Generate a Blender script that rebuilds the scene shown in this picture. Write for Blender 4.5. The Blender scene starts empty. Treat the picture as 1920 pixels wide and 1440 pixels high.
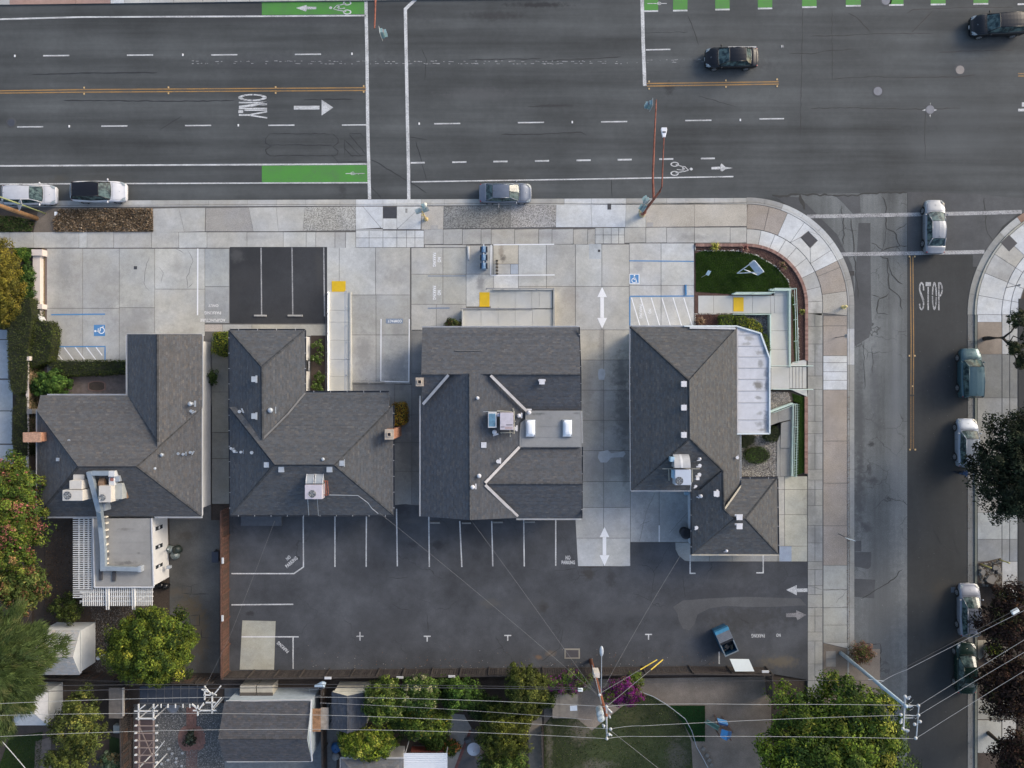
import bpy,math,random
import numpy as np
from mathutils import Vector,Matrix
random.seed(7)
rng=np.random.default_rng(11)
SC=bpy.context.scene
COL=SC.collection
R=math.radians
# ---------------------------------------------------------------- camera, sky, sun, exposure
S=21.0          # reference pixels (1920 wide) per metre on the ground
H=63.5          # camera height
cam_d=bpy.data.cameras.new("camera")
cam_d.sensor_width=36.0
cam_d.lens=18.0/((960.0/S)/H)
cam_d.clip_start=1.0
cam_d.clip_end=2000.0
cam=bpy.data.objects.new("camera",cam_d)
cam.location=(0,0,H)
cam.rotation_euler=(0,0,0)
COL.objects.link(cam)
SC.camera=cam
SUN_AZ=math.atan2(0.86,0.50)      # from+Y towards+X
SUN_EL=R(27)
world=bpy.data.worlds.new("World")
SC.world=world
world.use_nodes=True
wn=world.node_tree
bg=wn.nodes["Background"]
sky=wn.nodes.new("ShaderNodeTexSky")
sky.sky_type='NISHITA'
sky.sun_disc=False
sky.sun_elevation=SUN_EL
sky.sun_rotation=SUN_AZ
sky.air_density=1.0
sky.dust_density=3.0
wn.links.new(sky.outputs[0],bg.inputs[0])
bg.inputs[1].default_value=0.15
sun_d=bpy.data.lights.new("sun",'SUN')
sun_d.energy=0.95
sun_d.angle=R(19)
sun_d.color=(1.0,0.90,0.77)
sun=bpy.data.objects.new("sun",sun_d)
sv=Vector((math.sin(SUN_AZ)*math.cos(SUN_EL),math.cos(SUN_AZ)*math.cos(SUN_EL),math.sin(SUN_EL)))
sun.rotation_euler=(-sv).to_track_quat('-Z','Y').to_euler()
sun.location=(0,0,90)
COL.objects.link(sun)
SC.view_settings.view_transform='Standard'
SC.view_settings.look='None'
SC.view_settings.gamma=1.0
SC.view_settings.exposure=0.74
SC.view_settings.use_curve_mapping=False
# ---------------------------------------------------------------- helpers
def P(px,py,h=0.0):
 k=(H - h)/H/S
 return ((px - 960.0)*k,(720.0 - py)*k,h)
ORG={}
def tag(o,label=None,cat=None,group=None,kind=None):
 if label: o['label']=label
 if cat: o['category']=cat
 if group: o['group']=group
 if kind: o['kind']=kind
 return o
def empty(name,loc,label,cat,group=None,rz=0.0,kind=None):
 o=bpy.data.objects.new(name,None)
 o.empty_display_size=0.3
 COL.objects.link(o)
 o.location=loc
 o.rotation_euler=(0,0,rz)
 ORG[o.name]=Vector(loc)
 return tag(o,label,cat,group,kind)
class MB:
 def __init__(s):
  s.v=[];s.f=[];s.m=[];s.c=[]
 def face(s,pts,mi=0,col=None):
  n=len(s.v)
  s.v.extend([tuple(p) for p in pts])
  s.f.append(tuple(range(n,n+len(pts))))
  s.m.append(mi);s.c.append(col)
  return s
 def prism(s,poly,z0,z1,mi=0,col=None,bottom=False):
  """poly: xy points; vertical prism"""
  a=area2(poly)
  if a<0: poly=list(poly)[::-1]
  n=len(poly)
  b=len(s.v)
  zt=z1 if hasattr(z1,'__len__') else [z1]*n
  if a<0 and hasattr(z1,'__len__'): zt=list(z1)[::-1]
  s.v.extend([(p[0],p[1],z0) for p in poly])
  s.v.extend([(p[0],p[1],z) for p,z in zip(poly,zt)])
  s.f.append(tuple(range(b+n,b+2*n)));s.m.append(mi);s.c.append(col)
  for i in range(n):
   j=(i+1) % n
   s.f.append((b+i,b+j,b+n+j,b+n+i));s.m.append(mi);s.c.append(col)
  if bottom:
   s.f.append(tuple(range(b+n - 1,b - 1,-1)));s.m.append(mi);s.c.append(col)
  return s
 def box(s,c,size,rz=0.0,mi=0,col=None,M=None):
  hx,hy,hz=size[0]/2,size[1]/2,size[2]/2
  b=len(s.v)
  cr,sr=math.cos(rz),math.sin(rz)
  for dz in (-hz,hz):
   for dx,dy in ((-hx,-hy),(hx,-hy),(hx,hy),(-hx,hy)):
    p=Vector((dx*cr - dy*sr,dx*sr+dy*cr,dz))
    if M is not None: p=M @ Vector((dx,dy,dz))
    s.v.append((c[0]+p[0],c[1]+p[1],c[2]+p[2]))
  for q in ((3,2,1,0),(4,5,6,7),(0,1,5,4),(1,2,6,5),(2,3,7,6),(3,0,4,7)):
   s.f.append(tuple(b+i for i in q));s.m.append(mi);s.c.append(col)
  return s
 def tube(s,pts,r,n=6,mi=0,col=None,caps=True):
  pts=[Vector(p) for p in pts]
  rs=r if hasattr(r,'__len__') else [r]*len(pts)
  b=len(s.v)
  for i,p in enumerate(pts):
   d=(pts[min(i+1,len(pts) - 1)] - pts[max(i - 1,0)])
   if d.length<1e-9: d=Vector((0,0,1))
   d.normalize()
   up=Vector((0,0,1)) if abs(d.z)<0.95 else Vector((1,0,0))
   a=d.cross(up).normalized();c=a.cross(d)
   for k in range(n):
    t=2*math.pi*k/n
    q=p+a*(rs[i]*math.cos(t))+c*(rs[i]*math.sin(t))
    s.v.append(tuple(q))
  for i in range(len(pts) - 1):
   for k in range(n):
    k2=(k+1) % n
    s.f.append((b+i*n+k,b+i*n+k2,b+(i+1)*n+k2,b+(i+1)*n+k))
    s.m.append(mi);s.c.append(col)
  if caps:
   s.f.append(tuple(b+k for k in range(n - 1,-1,-1)));s.m.append(mi);s.c.append(col)
   e=b+(len(pts) - 1)*n
   s.f.append(tuple(e+k for k in range(n)));s.m.append(mi);s.c.append(col)
  return s
 def ell(s,c,r,nu=12,nv=8,mi=0,col=None,z0=-1.0):
  """ellipsoid (optionally upper part only)"""
  b=len(s.v)
  t0=math.asin(max(-1,z0))
  for j in range(nv+1):
   t=t0+(math.pi/2 - t0)*j/nv
   for i in range(nu):
    a=2*math.pi*i/nu
    s.v.append((c[0]+r[0]*math.cos(t)*math.cos(a),c[1]+r[1]*math.cos(t)*math.sin(a),c[2]+r[2]*math.sin(t)))
  for j in range(nv):
   for i in range(nu):
    i2=(i+1) % nu
    s.f.append((b+j*nu+i,b+j*nu+i2,b+(j+1)*nu+i2,b+(j+1)*nu+i))
    s.m.append(mi);s.c.append(col)
  return s
 def build(s,name,mat,parent=None,world=True,smooth=False,label=None,cat=None,group=None,kind=None,bevel=0,origin=None):
  if parent is not None:
   o0=ORG[parent.name] if world else Vector((0,0,0))
  elif origin is not None:
   o0=Vector(origin)
  else:
   a=np.array(s.v)
   o0=Vector((float(a[:,0].mean()),float(a[:,1].mean()),float(a[:,2].min())))
  me=bpy.data.meshes.new(name)
  vs=[(x - o0.x,y - o0.y,z - o0.z) for x,y,z in s.v] if o0.length>0 else s.v
  me.from_pydata(vs,[],s.f)
  mats=mat if isinstance(mat,(list,tuple)) else [mat]
  for m in mats: me.materials.append(m)
  if len(mats)>1: me.polygons.foreach_set('material_index',s.m)
  if any(c is not None for c in s.c):
   at=me.color_attributes.new('col','FLOAT_COLOR','CORNER')
   buf=[]
   for f,c in zip(s.f,s.c):
    c=c or (1,1,1)
    buf.extend((c[0],c[1],c[2],1.0)*len(f))
   at.data.foreach_set('color',buf)
  if smooth: me.polygons.foreach_set('use_smooth',[True]*len(me.polygons))
  me.update()
  o=bpy.data.objects.new(name,me)
  COL.objects.link(o)
  if parent is not None:
   o.parent=parent
   ORG[o.name]=ORG[parent.name] if world else Vector((0,0,0))
  else:
   o.location=o0
   ORG[o.name]=o0.copy()
  if bevel:
   b=o.modifiers.new('bevel','BEVEL');b.width=bevel;b.segments=2;b.limit_method='ANGLE'
  tag(o,label,cat,group,kind)
  return o
def area2(p):
 return sum(p[i][0]*p[(i+1) % len(p)][1] - p[(i+1) % len(p)][0]*p[i][1] for i in range(len(p)))
def inset(poly,d):
 p=[(q[0],q[1]) for q in poly]
 if area2(p)<0: p=p[::-1]
 n=len(p);out=[]
 for i in range(n):
  a,b,c=p[i - 1],p[i],p[(i+1) % n]
  e1=Vector((b[0] - a[0],b[1] - a[1]));e2=Vector((c[0] - b[0],c[1] - b[1]))
  if e1.length<1e-6 or e2.length<1e-6: out.append(b);continue
  e1.normalize();e2.normalize()
  n1=Vector((-e1.y,e1.x));n2=Vector((-e2.y,e2.x))
  k=1+n1.dot(n2)
  if k<0.2: k=0.2
  m=(n1+n2)/k
  out.append((b[0]+m.x*d,b[1]+m.y*d))
 return out
def copy_tree(o,parent=None):
 c=o.copy();COL.objects.link(c)
 if parent is not None: c.parent=parent
 ORG[c.name]=ORG.get(o.name,Vector((0,0,0)))
 for ch in list(o.children):
  copy_tree(ch,c)
 return c
def arc(cx,cy,r,a0,a1,n):
 return [(cx+r*math.cos(R(a0+(a1 - a0)*i/n)),cy - r*math.sin(R(a0+(a1 - a0)*i/n))) for i in range(n+1)]
# ---------------------------------------------------------------- materials
MATS={}
def newmat(name):
 m=bpy.data.materials.new(name);m.use_nodes=True
 nt=m.node_tree
 return m,nt,nt.nodes['Principled BSDF']
def N(nt,typ,**kw):
 n=nt.nodes.new(typ)
 for k,v in kw.items():
  if hasattr(n,k): setattr(n,k,v)
 return n
def mixc(nt,fac,a,b,blend='MIX'):
 n=nt.nodes.new('ShaderNodeMix');n.data_type='RGBA';n.blend_type=blend
 def setin(i,v):
  if isinstance(v,(int,float)): n.inputs[i].default_value=v if i==0 else (v,v,v,1)
  elif isinstance(v,tuple): n.inputs[i].default_value=(v[0],v[1],v[2],1)
  else: nt.links.new(v,n.inputs[i])
 setin(0,fac);setin(6,a);setin(7,b)
 return n.outputs[2]
def ramp(nt,v,p0,p1,c0=0.0,c1=1.0):
 n=nt.nodes.new('ShaderNodeMapRange');n.clamp=True
 n.inputs[1].default_value=p0;n.inputs[2].default_value=p1
 n.inputs[3].default_value=c0;n.inputs[4].default_value=c1
 nt.links.new(v,n.inputs[0])
 return n.outputs[0]
def noise(nt,vec,scale,detail=4.0,rough=0.6):
 n=nt.nodes.new('ShaderNodeTexNoise')
 n.inputs['Scale'].default_value=scale;n.inputs['Detail'].default_value=detail
 n.inputs['Roughness'].default_value=rough
 nt.links.new(vec,n.inputs['Vector'])
 return n.outputs[0]
def wpos(nt,sc=(1,1,1),off=(0,0,0)):
 g=nt.nodes.new('ShaderNodeNewGeometry')
 mp=nt.nodes.new('ShaderNodeMapping')
 mp.inputs['Scale'].default_value=sc
 mp.inputs['Location'].default_value=off
 nt.links.new(g.outputs['Position'],mp.inputs['Vector'])
 return mp.outputs[0]
def vmul(nt,col,fac_socket):
 """colour times scalar"""
 n=nt.nodes.new('ShaderNodeVectorMath');n.operation='SCALE'
 if isinstance(col,tuple): n.inputs[0].default_value=col[:3]
 else: nt.links.new(col,n.inputs[0])
 nt.links.new(fac_socket,n.inputs['Scale'])
 return n.outputs[0]
def flat(name,col,rough=0.6,metal=0.0,var=0.12,scale=3.0,coat=0.0,spec=0.5):
 if name in MATS: return MATS[name]
 m,nt,b=newmat(name)
 p=wpos(nt)
 nn=noise(nt,p,scale,5.0,0.6)
 f=ramp(nt,nn,0.3,0.7,1 - var,1+var)
 nt.links.new(vmul(nt,col,f),b.inputs['Base Color'])
 b.inputs['Roughness'].default_value=rough
 b.inputs['Metallic'].default_value=metal
 b.inputs['Coat Weight'].default_value=coat
 b.inputs['Coat Roughness'].default_value=0.08
 b.inputs['Specular IOR Level'].default_value=spec
 MATS[name]=m
 return m
def add_spots(nt,col,spots,pos,sh=0.1):
 """soft stains with noisy outlines: (px,py,rx,ry,colour,strength)"""
 nz=nt.nodes.new('ShaderNodeTexNoise');nz.inputs['Scale'].default_value=2.2;nz.inputs['Detail'].default_value=9;nz.inputs['Roughness'].default_value=.72
 nt.links.new(pos,nz.inputs['Vector'])
 for (px,py,rx,ry,c,st) in spots:
  x,y,_=P(px,py,sh)
  mp=nt.nodes.new('ShaderNodeMapping'); mp.vector_type = 'POINT'
  sx,sy=S/rx,S/ry
  mp.inputs['Scale'].default_value=(sx,sy,0)
  mp.inputs['Location'].default_value=(-x*sx,-y*sy,0)
  nt.links.new(pos,mp.inputs['Vector'])
  ln=nt.nodes.new('ShaderNodeVectorMath');ln.operation='LENGTH'
  nt.links.new(mp.outputs[0],ln.inputs[0])
  ad=nt.nodes.new('ShaderNodeMath');ad.operation='MULTIPLY_ADD'
  ad.inputs[1].default_value=2.4
  nt.links.new(nz.outputs[0],ad.inputs[0]);nt.links.new(ln.outputs['Value'],ad.inputs[2])
  f=ramp(nt,ad.outputs[0],1.55,2.25,st,0.0)
  col=mixc(nt,f,col,c)
 return col
def concrete(name,stains=(),objcol=True,base=(0.36,0.355,0.34),speck=0.13,spscale=30.0,dirt=0.20):
 m,nt,b=newmat(name)
 pos=wpos(nt)
 if objcol:
  oi=nt.nodes.new('ShaderNodeObjectInfo')
  col=oi.outputs['Color']
  f0=ramp(nt,oi.outputs['Random'],0,1,1.22,1.28)
  col=vmul(nt,col,f0)
 else:
  col=base
 n1=noise(nt,pos,0.4,9,0.72)
 n2=noise(nt,pos,3.1,6,0.7)
 n3=noise(nt,pos,spscale,2,0.5)
 f=nt.nodes.new('ShaderNodeMath');f.operation='MULTIPLY'
 nt.links.new(ramp(nt,n1,0.35,0.66,1 - dirt,1+dirt*0.5),f.inputs[0])
 nt.links.new(ramp(nt,n2,0.3,0.7,1 - dirt*0.4,1+dirt*0.4),f.inputs[1])
 f2=nt.nodes.new('ShaderNodeMath');f2.operation='MULTIPLY'
 nt.links.new(f.outputs[0],f2.inputs[0]);nt.links.new(ramp(nt,n3,0.3,0.7,1 - speck,1+speck),f2.inputs[1])
 n4=noise(nt,wpos(nt,off=(31,7,0)),0.3,3,0.5)
 tint=mixc(nt,ramp(nt,n4,0.4,0.62),(1.01,1.0,0.95),(0.98,1.0,1.015))
 colm=nt.nodes.new('ShaderNodeVectorMath');colm.operation='MULTIPLY'
 if isinstance(col,tuple): colm.inputs[0].default_value=col
 else: nt.links.new(col,colm.inputs[0])
 nt.links.new(tint,colm.inputs[1])
 c=vmul(nt,colm.outputs[0],f2.outputs[0])
 if stains: c=add_spots(nt,c,stains,pos)
 nt.links.new(c,b.inputs['Base Color'])
 b.inputs['Roughness'].default_value=0.88
 b.inputs['Specular IOR Level'].default_value=0.3
 bp=nt.nodes.new('ShaderNodeBump');bp.inputs['Strength'].default_value=0.25;bp.inputs['Distance'].default_value=0.01
 nt.links.new(n3,bp.inputs['Height']);nt.links.new(bp.outputs[0],b.inputs['Normal'])
 MATS[name]=m
 return m
def asphalt(name,base,stretch=(1,1,1),streak=0.14,stains=(),speck=0.22,patch=0.16,sh=0.1,cracks=0):
 m,nt,b=newmat(name)
 pos=wpos(nt)
 n1=noise(nt,wpos(nt,stretch),0.45,6,0.6)
 n2=noise(nt,pos,0.16,4,0.55)
 n3=noise(nt,pos,26,3,0.7)
 n5=noise(nt,pos,2.2,6,0.7)
 f=None
 for s_,lo,hi in ((n1,1 - streak,1+streak),(n2,1 - patch,1+patch),(n3,1 - speck,1+speck),(n5,0.93,1.07)):
  r_=ramp(nt,s_,0.32,0.68,lo,hi)
  if f is None: f=r_
  else:
   mm=nt.nodes.new('ShaderNodeMath');mm.operation='MULTIPLY'
   nt.links.new(f,mm.inputs[0]);nt.links.new(r_,mm.inputs[1]);f=mm.outputs[0]
 c=vmul(nt,base,f)
 if cracks:
  wv=nt.nodes.new('ShaderNodeVectorMath');wv.operation='ADD'
  nn=nt.nodes.new('ShaderNodeTexNoise');nn.inputs['Scale'].default_value=1.1;nn.inputs['Detail'].default_value=5
  nt.links.new(pos,nn.inputs['Vector']);nt.links.new(pos,wv.inputs[0]);nt.links.new(nn.outputs['Color'],wv.inputs[1])
  vo=nt.nodes.new('ShaderNodeTexVoronoi'); vo.feature = 'DISTANCE_TO_EDGE';vo.inputs['Scale'].default_value=cracks
  nt.links.new(wv.outputs[0],vo.inputs['Vector'])
  ln=ramp(nt,vo.outputs['Distance'],0.002,0.016 if cracks>.3 else .007,1,0);mk=ramp(nt,noise(nt,wpos(nt,off=(9,2,0)),.25,3),.48,.6)
  mm=nt.nodes.new('ShaderNodeMath');mm.operation='MULTIPLY';nt.links.new(ln,mm.inputs[0]);nt.links.new(mk,mm.inputs[1])
  c=mixc(nt,mm.outputs[0],c,tuple(v*(.45 if cracks>.3 else .72) for v in base))
 if stains: c=add_spots(nt,c,stains,pos,sh)
 nt.links.new(c,b.inputs['Base Color'])
 b.inputs['Roughness'].default_value=0.85
 b.inputs['Specular IOR Level'].default_value=0.3
 bp=nt.nodes.new('ShaderNodeBump');bp.inputs['Strength'].default_value=0.3;bp.inputs['Distance'].default_value=0.01
 nt.links.new(n3,bp.inputs['Height']);nt.links.new(bp.outputs[0],b.inputs['Normal'])
 MATS[name]=m
 return m
def paintmat(name,col,wear=0.35,under=(0.09,0.09,0.09)):
 """road paint worn through to the surface below"""
 m,nt,b=newmat(name)
 pos=wpos(nt)
 a=noise(nt,pos,14,6,0.75)
 w=noise(nt,wpos(nt,off=(5,3,0)),0.8,3,0.5)
 ad=nt.nodes.new('ShaderNodeMath');ad.operation='MULTIPLY_ADD';ad.inputs[1].default_value=0.35
 nt.links.new(w,ad.inputs[0]);nt.links.new(a,ad.inputs[2])
 f=ramp(nt,ad.outputs[0],0.72 - wear*0.25,0.86,0.0,min(1.0,wear*1.8))
 c=mixc(nt,f,col,under)
 sp=noise(nt,pos,40,2,0.5)
 c=vmul(nt,c,ramp(nt,sp,0.3,0.7,0.92,1.08))
 nt.links.new(c,b.inputs['Base Color'])
 b.inputs['Roughness'].default_value=0.75
 MATS[name]=m
 return m
def attrmat(name,rough=0.85,mul=1.0,nscale=20.0,nvar=0.2,trans=0.0,spec=0.3):
 m,nt,b=newmat(name)
 at=nt.nodes.new('ShaderNodeAttribute');at.attribute_name='col'
 nn=noise(nt,wpos(nt),nscale,3,0.6)
 c=vmul(nt,at.outputs['Color'],ramp(nt,nn,0.3,0.7,(1 - nvar)*mul,(1+nvar)*mul))
 nt.links.new(c,b.inputs['Base Color'])
 b.inputs['Roughness'].default_value=rough
 b.inputs['Specular IOR Level'].default_value=spec
 if trans>0:
  tr=nt.nodes.new('ShaderNodeBsdfTranslucent');nt.links.new(c,tr.inputs[0])
  mx=nt.nodes.new('ShaderNodeMixShader');mx.inputs[0].default_value=trans
  out=nt.nodes['Material Output']
  nt.links.new(b.outputs[0],mx.inputs[1]);nt.links.new(tr.outputs[0],mx.inputs[2])
  nt.links.new(mx.outputs[0],out.inputs[0])
 MATS[name]=m
 return m
DK=(0.12,0.12,0.115)
M_conc=concrete('concrete',stains=[
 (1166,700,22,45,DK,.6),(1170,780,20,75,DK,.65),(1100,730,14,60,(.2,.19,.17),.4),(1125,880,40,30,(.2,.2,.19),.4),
 (943,484,8,7,(.1,.09,.08),.8),(940,470,6,20,(.24,.2,.16),.6),(902,530,10,18,(.17,.17,.18),.6),
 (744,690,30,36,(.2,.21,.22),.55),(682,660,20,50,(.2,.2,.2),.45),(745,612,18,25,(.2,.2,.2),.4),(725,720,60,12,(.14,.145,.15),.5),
 (120,500,22,60,(.2,.2,.19),.4),(250,600,60,40,(.22,.21,.2),.4),(180,540,60,60,(.24,.23,.22),.25),(340,640,40,30,(.25,.23,.2),.4),
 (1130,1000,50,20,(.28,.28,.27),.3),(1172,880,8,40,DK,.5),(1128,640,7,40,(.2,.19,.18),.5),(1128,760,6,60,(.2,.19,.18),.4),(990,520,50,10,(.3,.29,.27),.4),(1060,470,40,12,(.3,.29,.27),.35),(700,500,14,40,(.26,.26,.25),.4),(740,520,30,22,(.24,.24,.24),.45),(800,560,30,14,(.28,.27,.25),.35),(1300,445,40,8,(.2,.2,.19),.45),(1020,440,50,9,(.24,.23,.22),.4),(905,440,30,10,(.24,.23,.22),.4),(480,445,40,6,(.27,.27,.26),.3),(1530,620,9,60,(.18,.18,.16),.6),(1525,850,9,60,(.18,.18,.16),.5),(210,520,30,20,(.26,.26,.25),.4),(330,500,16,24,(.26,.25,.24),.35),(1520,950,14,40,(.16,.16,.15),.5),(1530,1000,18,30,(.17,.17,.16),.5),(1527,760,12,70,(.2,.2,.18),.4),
 (1250,980,60,60,(.18,.18,.18),.4),(1196,500,12,22,(.25,.25,.27),.4),(765,850,20,60,(.12,.12,.12),.6),(1070,560,20,26,(.25,.22,.2),.3)])
M_agg=concrete('aggregate',speck=0.55,spscale=11.0,dirt=0.18)
M_aggfine=concrete('fine_aggregate',speck=0.3,spscale=17.0,dirt=0.16)
M_bed=flat('joint_grit',(0.12,0.115,0.11),0.95)
M_road=asphalt('road_asphalt',(0.074,0.0795,0.0805),stretch=(0.05,1.2,1),streak=0.34,patch=0.2,stains=[
 (930,28,60,10,(.045,.045,.047),.7),(1010,8,70,6,(.03,.03,.032),.8),(1255,165,12,16,(.035,.035,.037),.7),(1368,120,90,18,(.05,.052,.056),.5),
 (1900,60,90,25,(.045,.048,.053),.5),(642,358,9,14,(.04,.04,.042),.6),(110,335,20,10,(.08,.075,.06),.4),(1800,250,120,70,(.1,.108,.112),.4),
 (1040,197,50,4,(.045,.045,.047),.6),(560,118,220,22,(.06,.062,.067),.5),(560,30,260,16,(.06,.062,.067),.5),(900,175,90,14,(.115,.117,.12),.45),(930,355,120,8,(.11,.112,.115),.4)])
M_side=asphalt('side_road_asphalt',(0.045,0.047,0.047),stretch=(1.0,0.12,1),streak=0.12,stains=[
 (1770,1110,30,30,(.07,.062,.05),.5),(1758,720,50,30,(.035,.036,.042),.4)])
M_worn=asphalt('worn_concrete_road',(0.136,0.144,0.143),stretch=(1.3,0.08,1),streak=0.32,speck=0.5,patch=0.22,cracks=.4,stains=[
 (1634,833,9,6,(.04,.04,.042),.8),(1632,880,6,16,(.05,.05,.052),.7),(1636,902,14,8,(.06,.06,.062),.7),(1614,800,10,150,(.085,.088,.09),.7),(1612,930,12,90,(.07,.072,.075),.7),
 (1640,720,10,90,(.1,.104,.11),.6),(1625,990,12,12,(.06,.06,.062),.7),(1680,800,10,250,(.18,.187,.195),.4),(1650,1150,70,200,(.115,.118,.12),.5)])
M_lot=asphalt('lot_asphalt',(0.068,0.072,0.079),streak=0.2,patch=0.24,cracks=.16,stains=[
 (920,1131,24,10,(.1,.098,.09),.6),(1018,1138,12,12,(.028,.025,.022),.85),(990,1135,60,20,(.085,.087,.09),.45),(1102,1075,14,14,(.045,.042,.038),.7),
 (1145,1085,10,20,(.04,.04,.042),.6),(820,1022,16,10,(.03,.032,.036),.7),(773,1022,12,8,(.035,.036,.04),.5),(1220,1145,150,12,(.085,.088,.094),.45),(1290,1168,18,18,(.1,.1,.1),.5),
 (1400,1160,90,30,(.045,.043,.04),.5),(1033,1225,12,7,(.2,.15,.1),.5),(1010,1232,8,5,(.22,.13,.07),.6),(1460,1240,40,14,(.14,.12,.09),.8),(1340,1115,150,20,(.05,.052,.058),.6),
 (700,1180,120,40,(.072,.075,.08),.3),(470,1150,10,5,(.03,.03,.032),.7),(774,977,20,6,(.1,.1,.1),.5),(750,955,30,16,(.035,.037,.042),.6)])
M_lotb=asphalt('small_lot_asphalt',(0.042,0.044,0.048),streak=0.12,patch=0.25,stains=[
 (445,478,16,16,(.1,.1,.1),.5),(470,520,40,30,(.058,.058,.06),.4),(600,500,12,40,(.075,.073,.07),.4),(440,545,14,50,(.055,.055,.056),.4)])
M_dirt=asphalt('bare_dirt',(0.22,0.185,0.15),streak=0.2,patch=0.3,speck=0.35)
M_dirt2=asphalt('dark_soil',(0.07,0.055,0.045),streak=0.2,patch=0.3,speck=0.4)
M_mulch=asphalt('mulch',(0.10,0.058,0.048),streak=0.2,patch=0.2,speck=0.6)
M_lawnb=asphalt('lawn_soil',(0.022,0.042,0.010),streak=0.2,patch=0.15,speck=0.4)
M_yard=asphalt('yard_paving',(0.105,0.105,0.1),streak=0.15,patch=0.35,speck=0.3,stains=[
 (355,1140,30,26,(.11,.085,.05),.6),(375,1190,20,60,(.13,.10,.06),.6),(350,1005,20,10,(.06,.05,.04),.5),(330,1110,30,10,(.12,.10,.075),.5)])
M_white=paintmat('white_paint',(0.66,0.67,0.67),0.5)
M_lwhite=paintmat('bright_white_paint',(0.80,0.81,0.82),0.2,(.4,.4,.4))
M_whitew=paintmat('worn_white_paint',(0.52,0.52,0.52),0.75,(.06,.06,.065))
M_faint=paintmat('faint_white_paint',(0.74,0.73,0.72),0.35,(.42,.41,.40))
M_yellow=paintmat('yellow_paint',(0.38,0.215,0.065),0.5)
M_yellowl=paintmat('worn_yellow_paint',(0.26,0.15,0.05),0.9,(.06,.055,.05))
M_green=paintmat('green_paint',(0.07,0.26,0.04),0.34)
M_blue=paintmat('blue_paint',(0.07,0.23,0.47),0.15,(.3,.31,.32))
M_bluef=paintmat('faded_blue_paint',(0.16,0.22,0.31),0.4,(.3,.31,.32))
M_tact=flat('yellow_tactile',(0.68,0.44,0.01),0.6,var=0.1,scale=2)
M_tactd=flat('dark_tactile',(0.045,0.047,0.055),0.7)
M_tar=flat('tar',(0.028,0.028,0.030),0.7)
M_crack=flat('crack',(0.045,0.045,0.043),0.9)
M_wmetal=flat('white_metal',(0.58,0.59,0.60),0.45,var=0.08)
M_gmetal=flat('galvanised',(0.42,0.46,0.5),0.4,metal=0.3,var=0.15)
M_dmetal=flat('dark_metal',(0.06,0.065,0.075),0.4,metal=0.4)
M_black=flat('black_rubber',(0.018,0.018,0.02),0.6)
M_rust=flat('rusty_red_steel',(0.24,0.075,0.045),0.7,var=0.45,scale=4)
M_cream=flat('cream_paint',(0.72,0.67,0.56),0.6,var=0.08)
M_greenp=flat('pale_green_paint',(0.5,0.62,0.56),0.5,var=0.08)
M_brick=None
# ================================================================ ground, roads, pavements
def sheet(pts,h,name,mat,parent=None,**kw):
 mb=MB();q=[P(x,y,h) for x,y in pts]
 if area2(q)<0: q=q[::-1]
 mb.face(q)
 return mb.build(name,mat,parent,**kw)
def rect(x0,y0,x1,y1): return [(x0,y0),(x1,y0),(x1,y1),(x0,y1)]
g=MB().face([(-400,-400,-0.06),(400,-400,-0.06),(400,400,-0.06),(-400,400,-0.06)])
g.build('ground',M_dirt2,origin=(0,0,-0.06),label='dark bare soil under and beyond the yards and streets', cat='ground',kind='structure')
road=sheet([(-2600,-30),(4200,-60),(4200,366),(2300,384),(1980,384),(1590,366),(1440,384),(-2600,392)],0.0,'main_road',M_road,
    label='wide dark grey asphalt avenue with lane lines and green bike lanes', cat='road',kind='structure')
side=sheet([(1701,362),(1868,374),(1990,380),(1990,470),(1850,600),(1826,660),(1826,3200),(1701,3200)],0.004,'side_road',M_side,
    label='dark asphalt side street with double yellow line and STOP marking', cat='road',kind='structure')
worn=sheet([(1476,364),(1701,362),(1701,3200),(1598,3200),(1598,640),(1560,470),(1500,400)],0.004,'worn_roadway',M_worn,
    label='pale cracked concrete half of the side street beside the kerb', cat='road',kind='structure')
PH=[0.007]
def darkpatch(pts,mat=M_road,parent=worn,name='asphalt_patch',h=None):
 PH[0]+=0.0005
 return sheet(pts,h or PH[0],name,mat,parent)
M_patch=asphalt('patch_asphalt',(0.082,0.085,0.088),streak=0.1)
darkpatch([(1610,418),(1632,418),(1633,560),(1635,610),(1630,632),(1602,650),(1602,560)],M_patch)
darkpatch([(1562,364),(1612,364),(1614,398),(1600,402),(1580,380)],M_patch)
darkpatch([(1450,366),(1500,370),(1530,400),(1570,440),(1598,500),(1606,600),(1600,600),(1570,480),(1500,403)],M_patch)
darkpatch([(1590,508),(1602,508),(1602,517),(1590,517)],M_tar)
darkpatch([(1602,1035),(1634,1035),(1633,1062),(1628,1067),(1602,1062)],M_patch)
darkpatch([(1602,1085),(1641,1087),(1639,1122),(1602,1119)],M_patch)
darkpatch([(1602,1014),(1615,1014),(1615,1034),(1602,1034)],M_patch)
darkpatch([(1824,363),(1900,371),(1990,376),(1990,390),(1910,400),(1880,424),(1848,470),(1842,500),(1824,500)],asphalt('mid_grey_road',(0.085,0.088,0.09),streak=.15),side,'concrete_patch')
darkpatch([(1702,360),(1824,364),(1824,478),(1702,478)],M_patch,side,'asphalt_patch',0.009)
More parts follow.
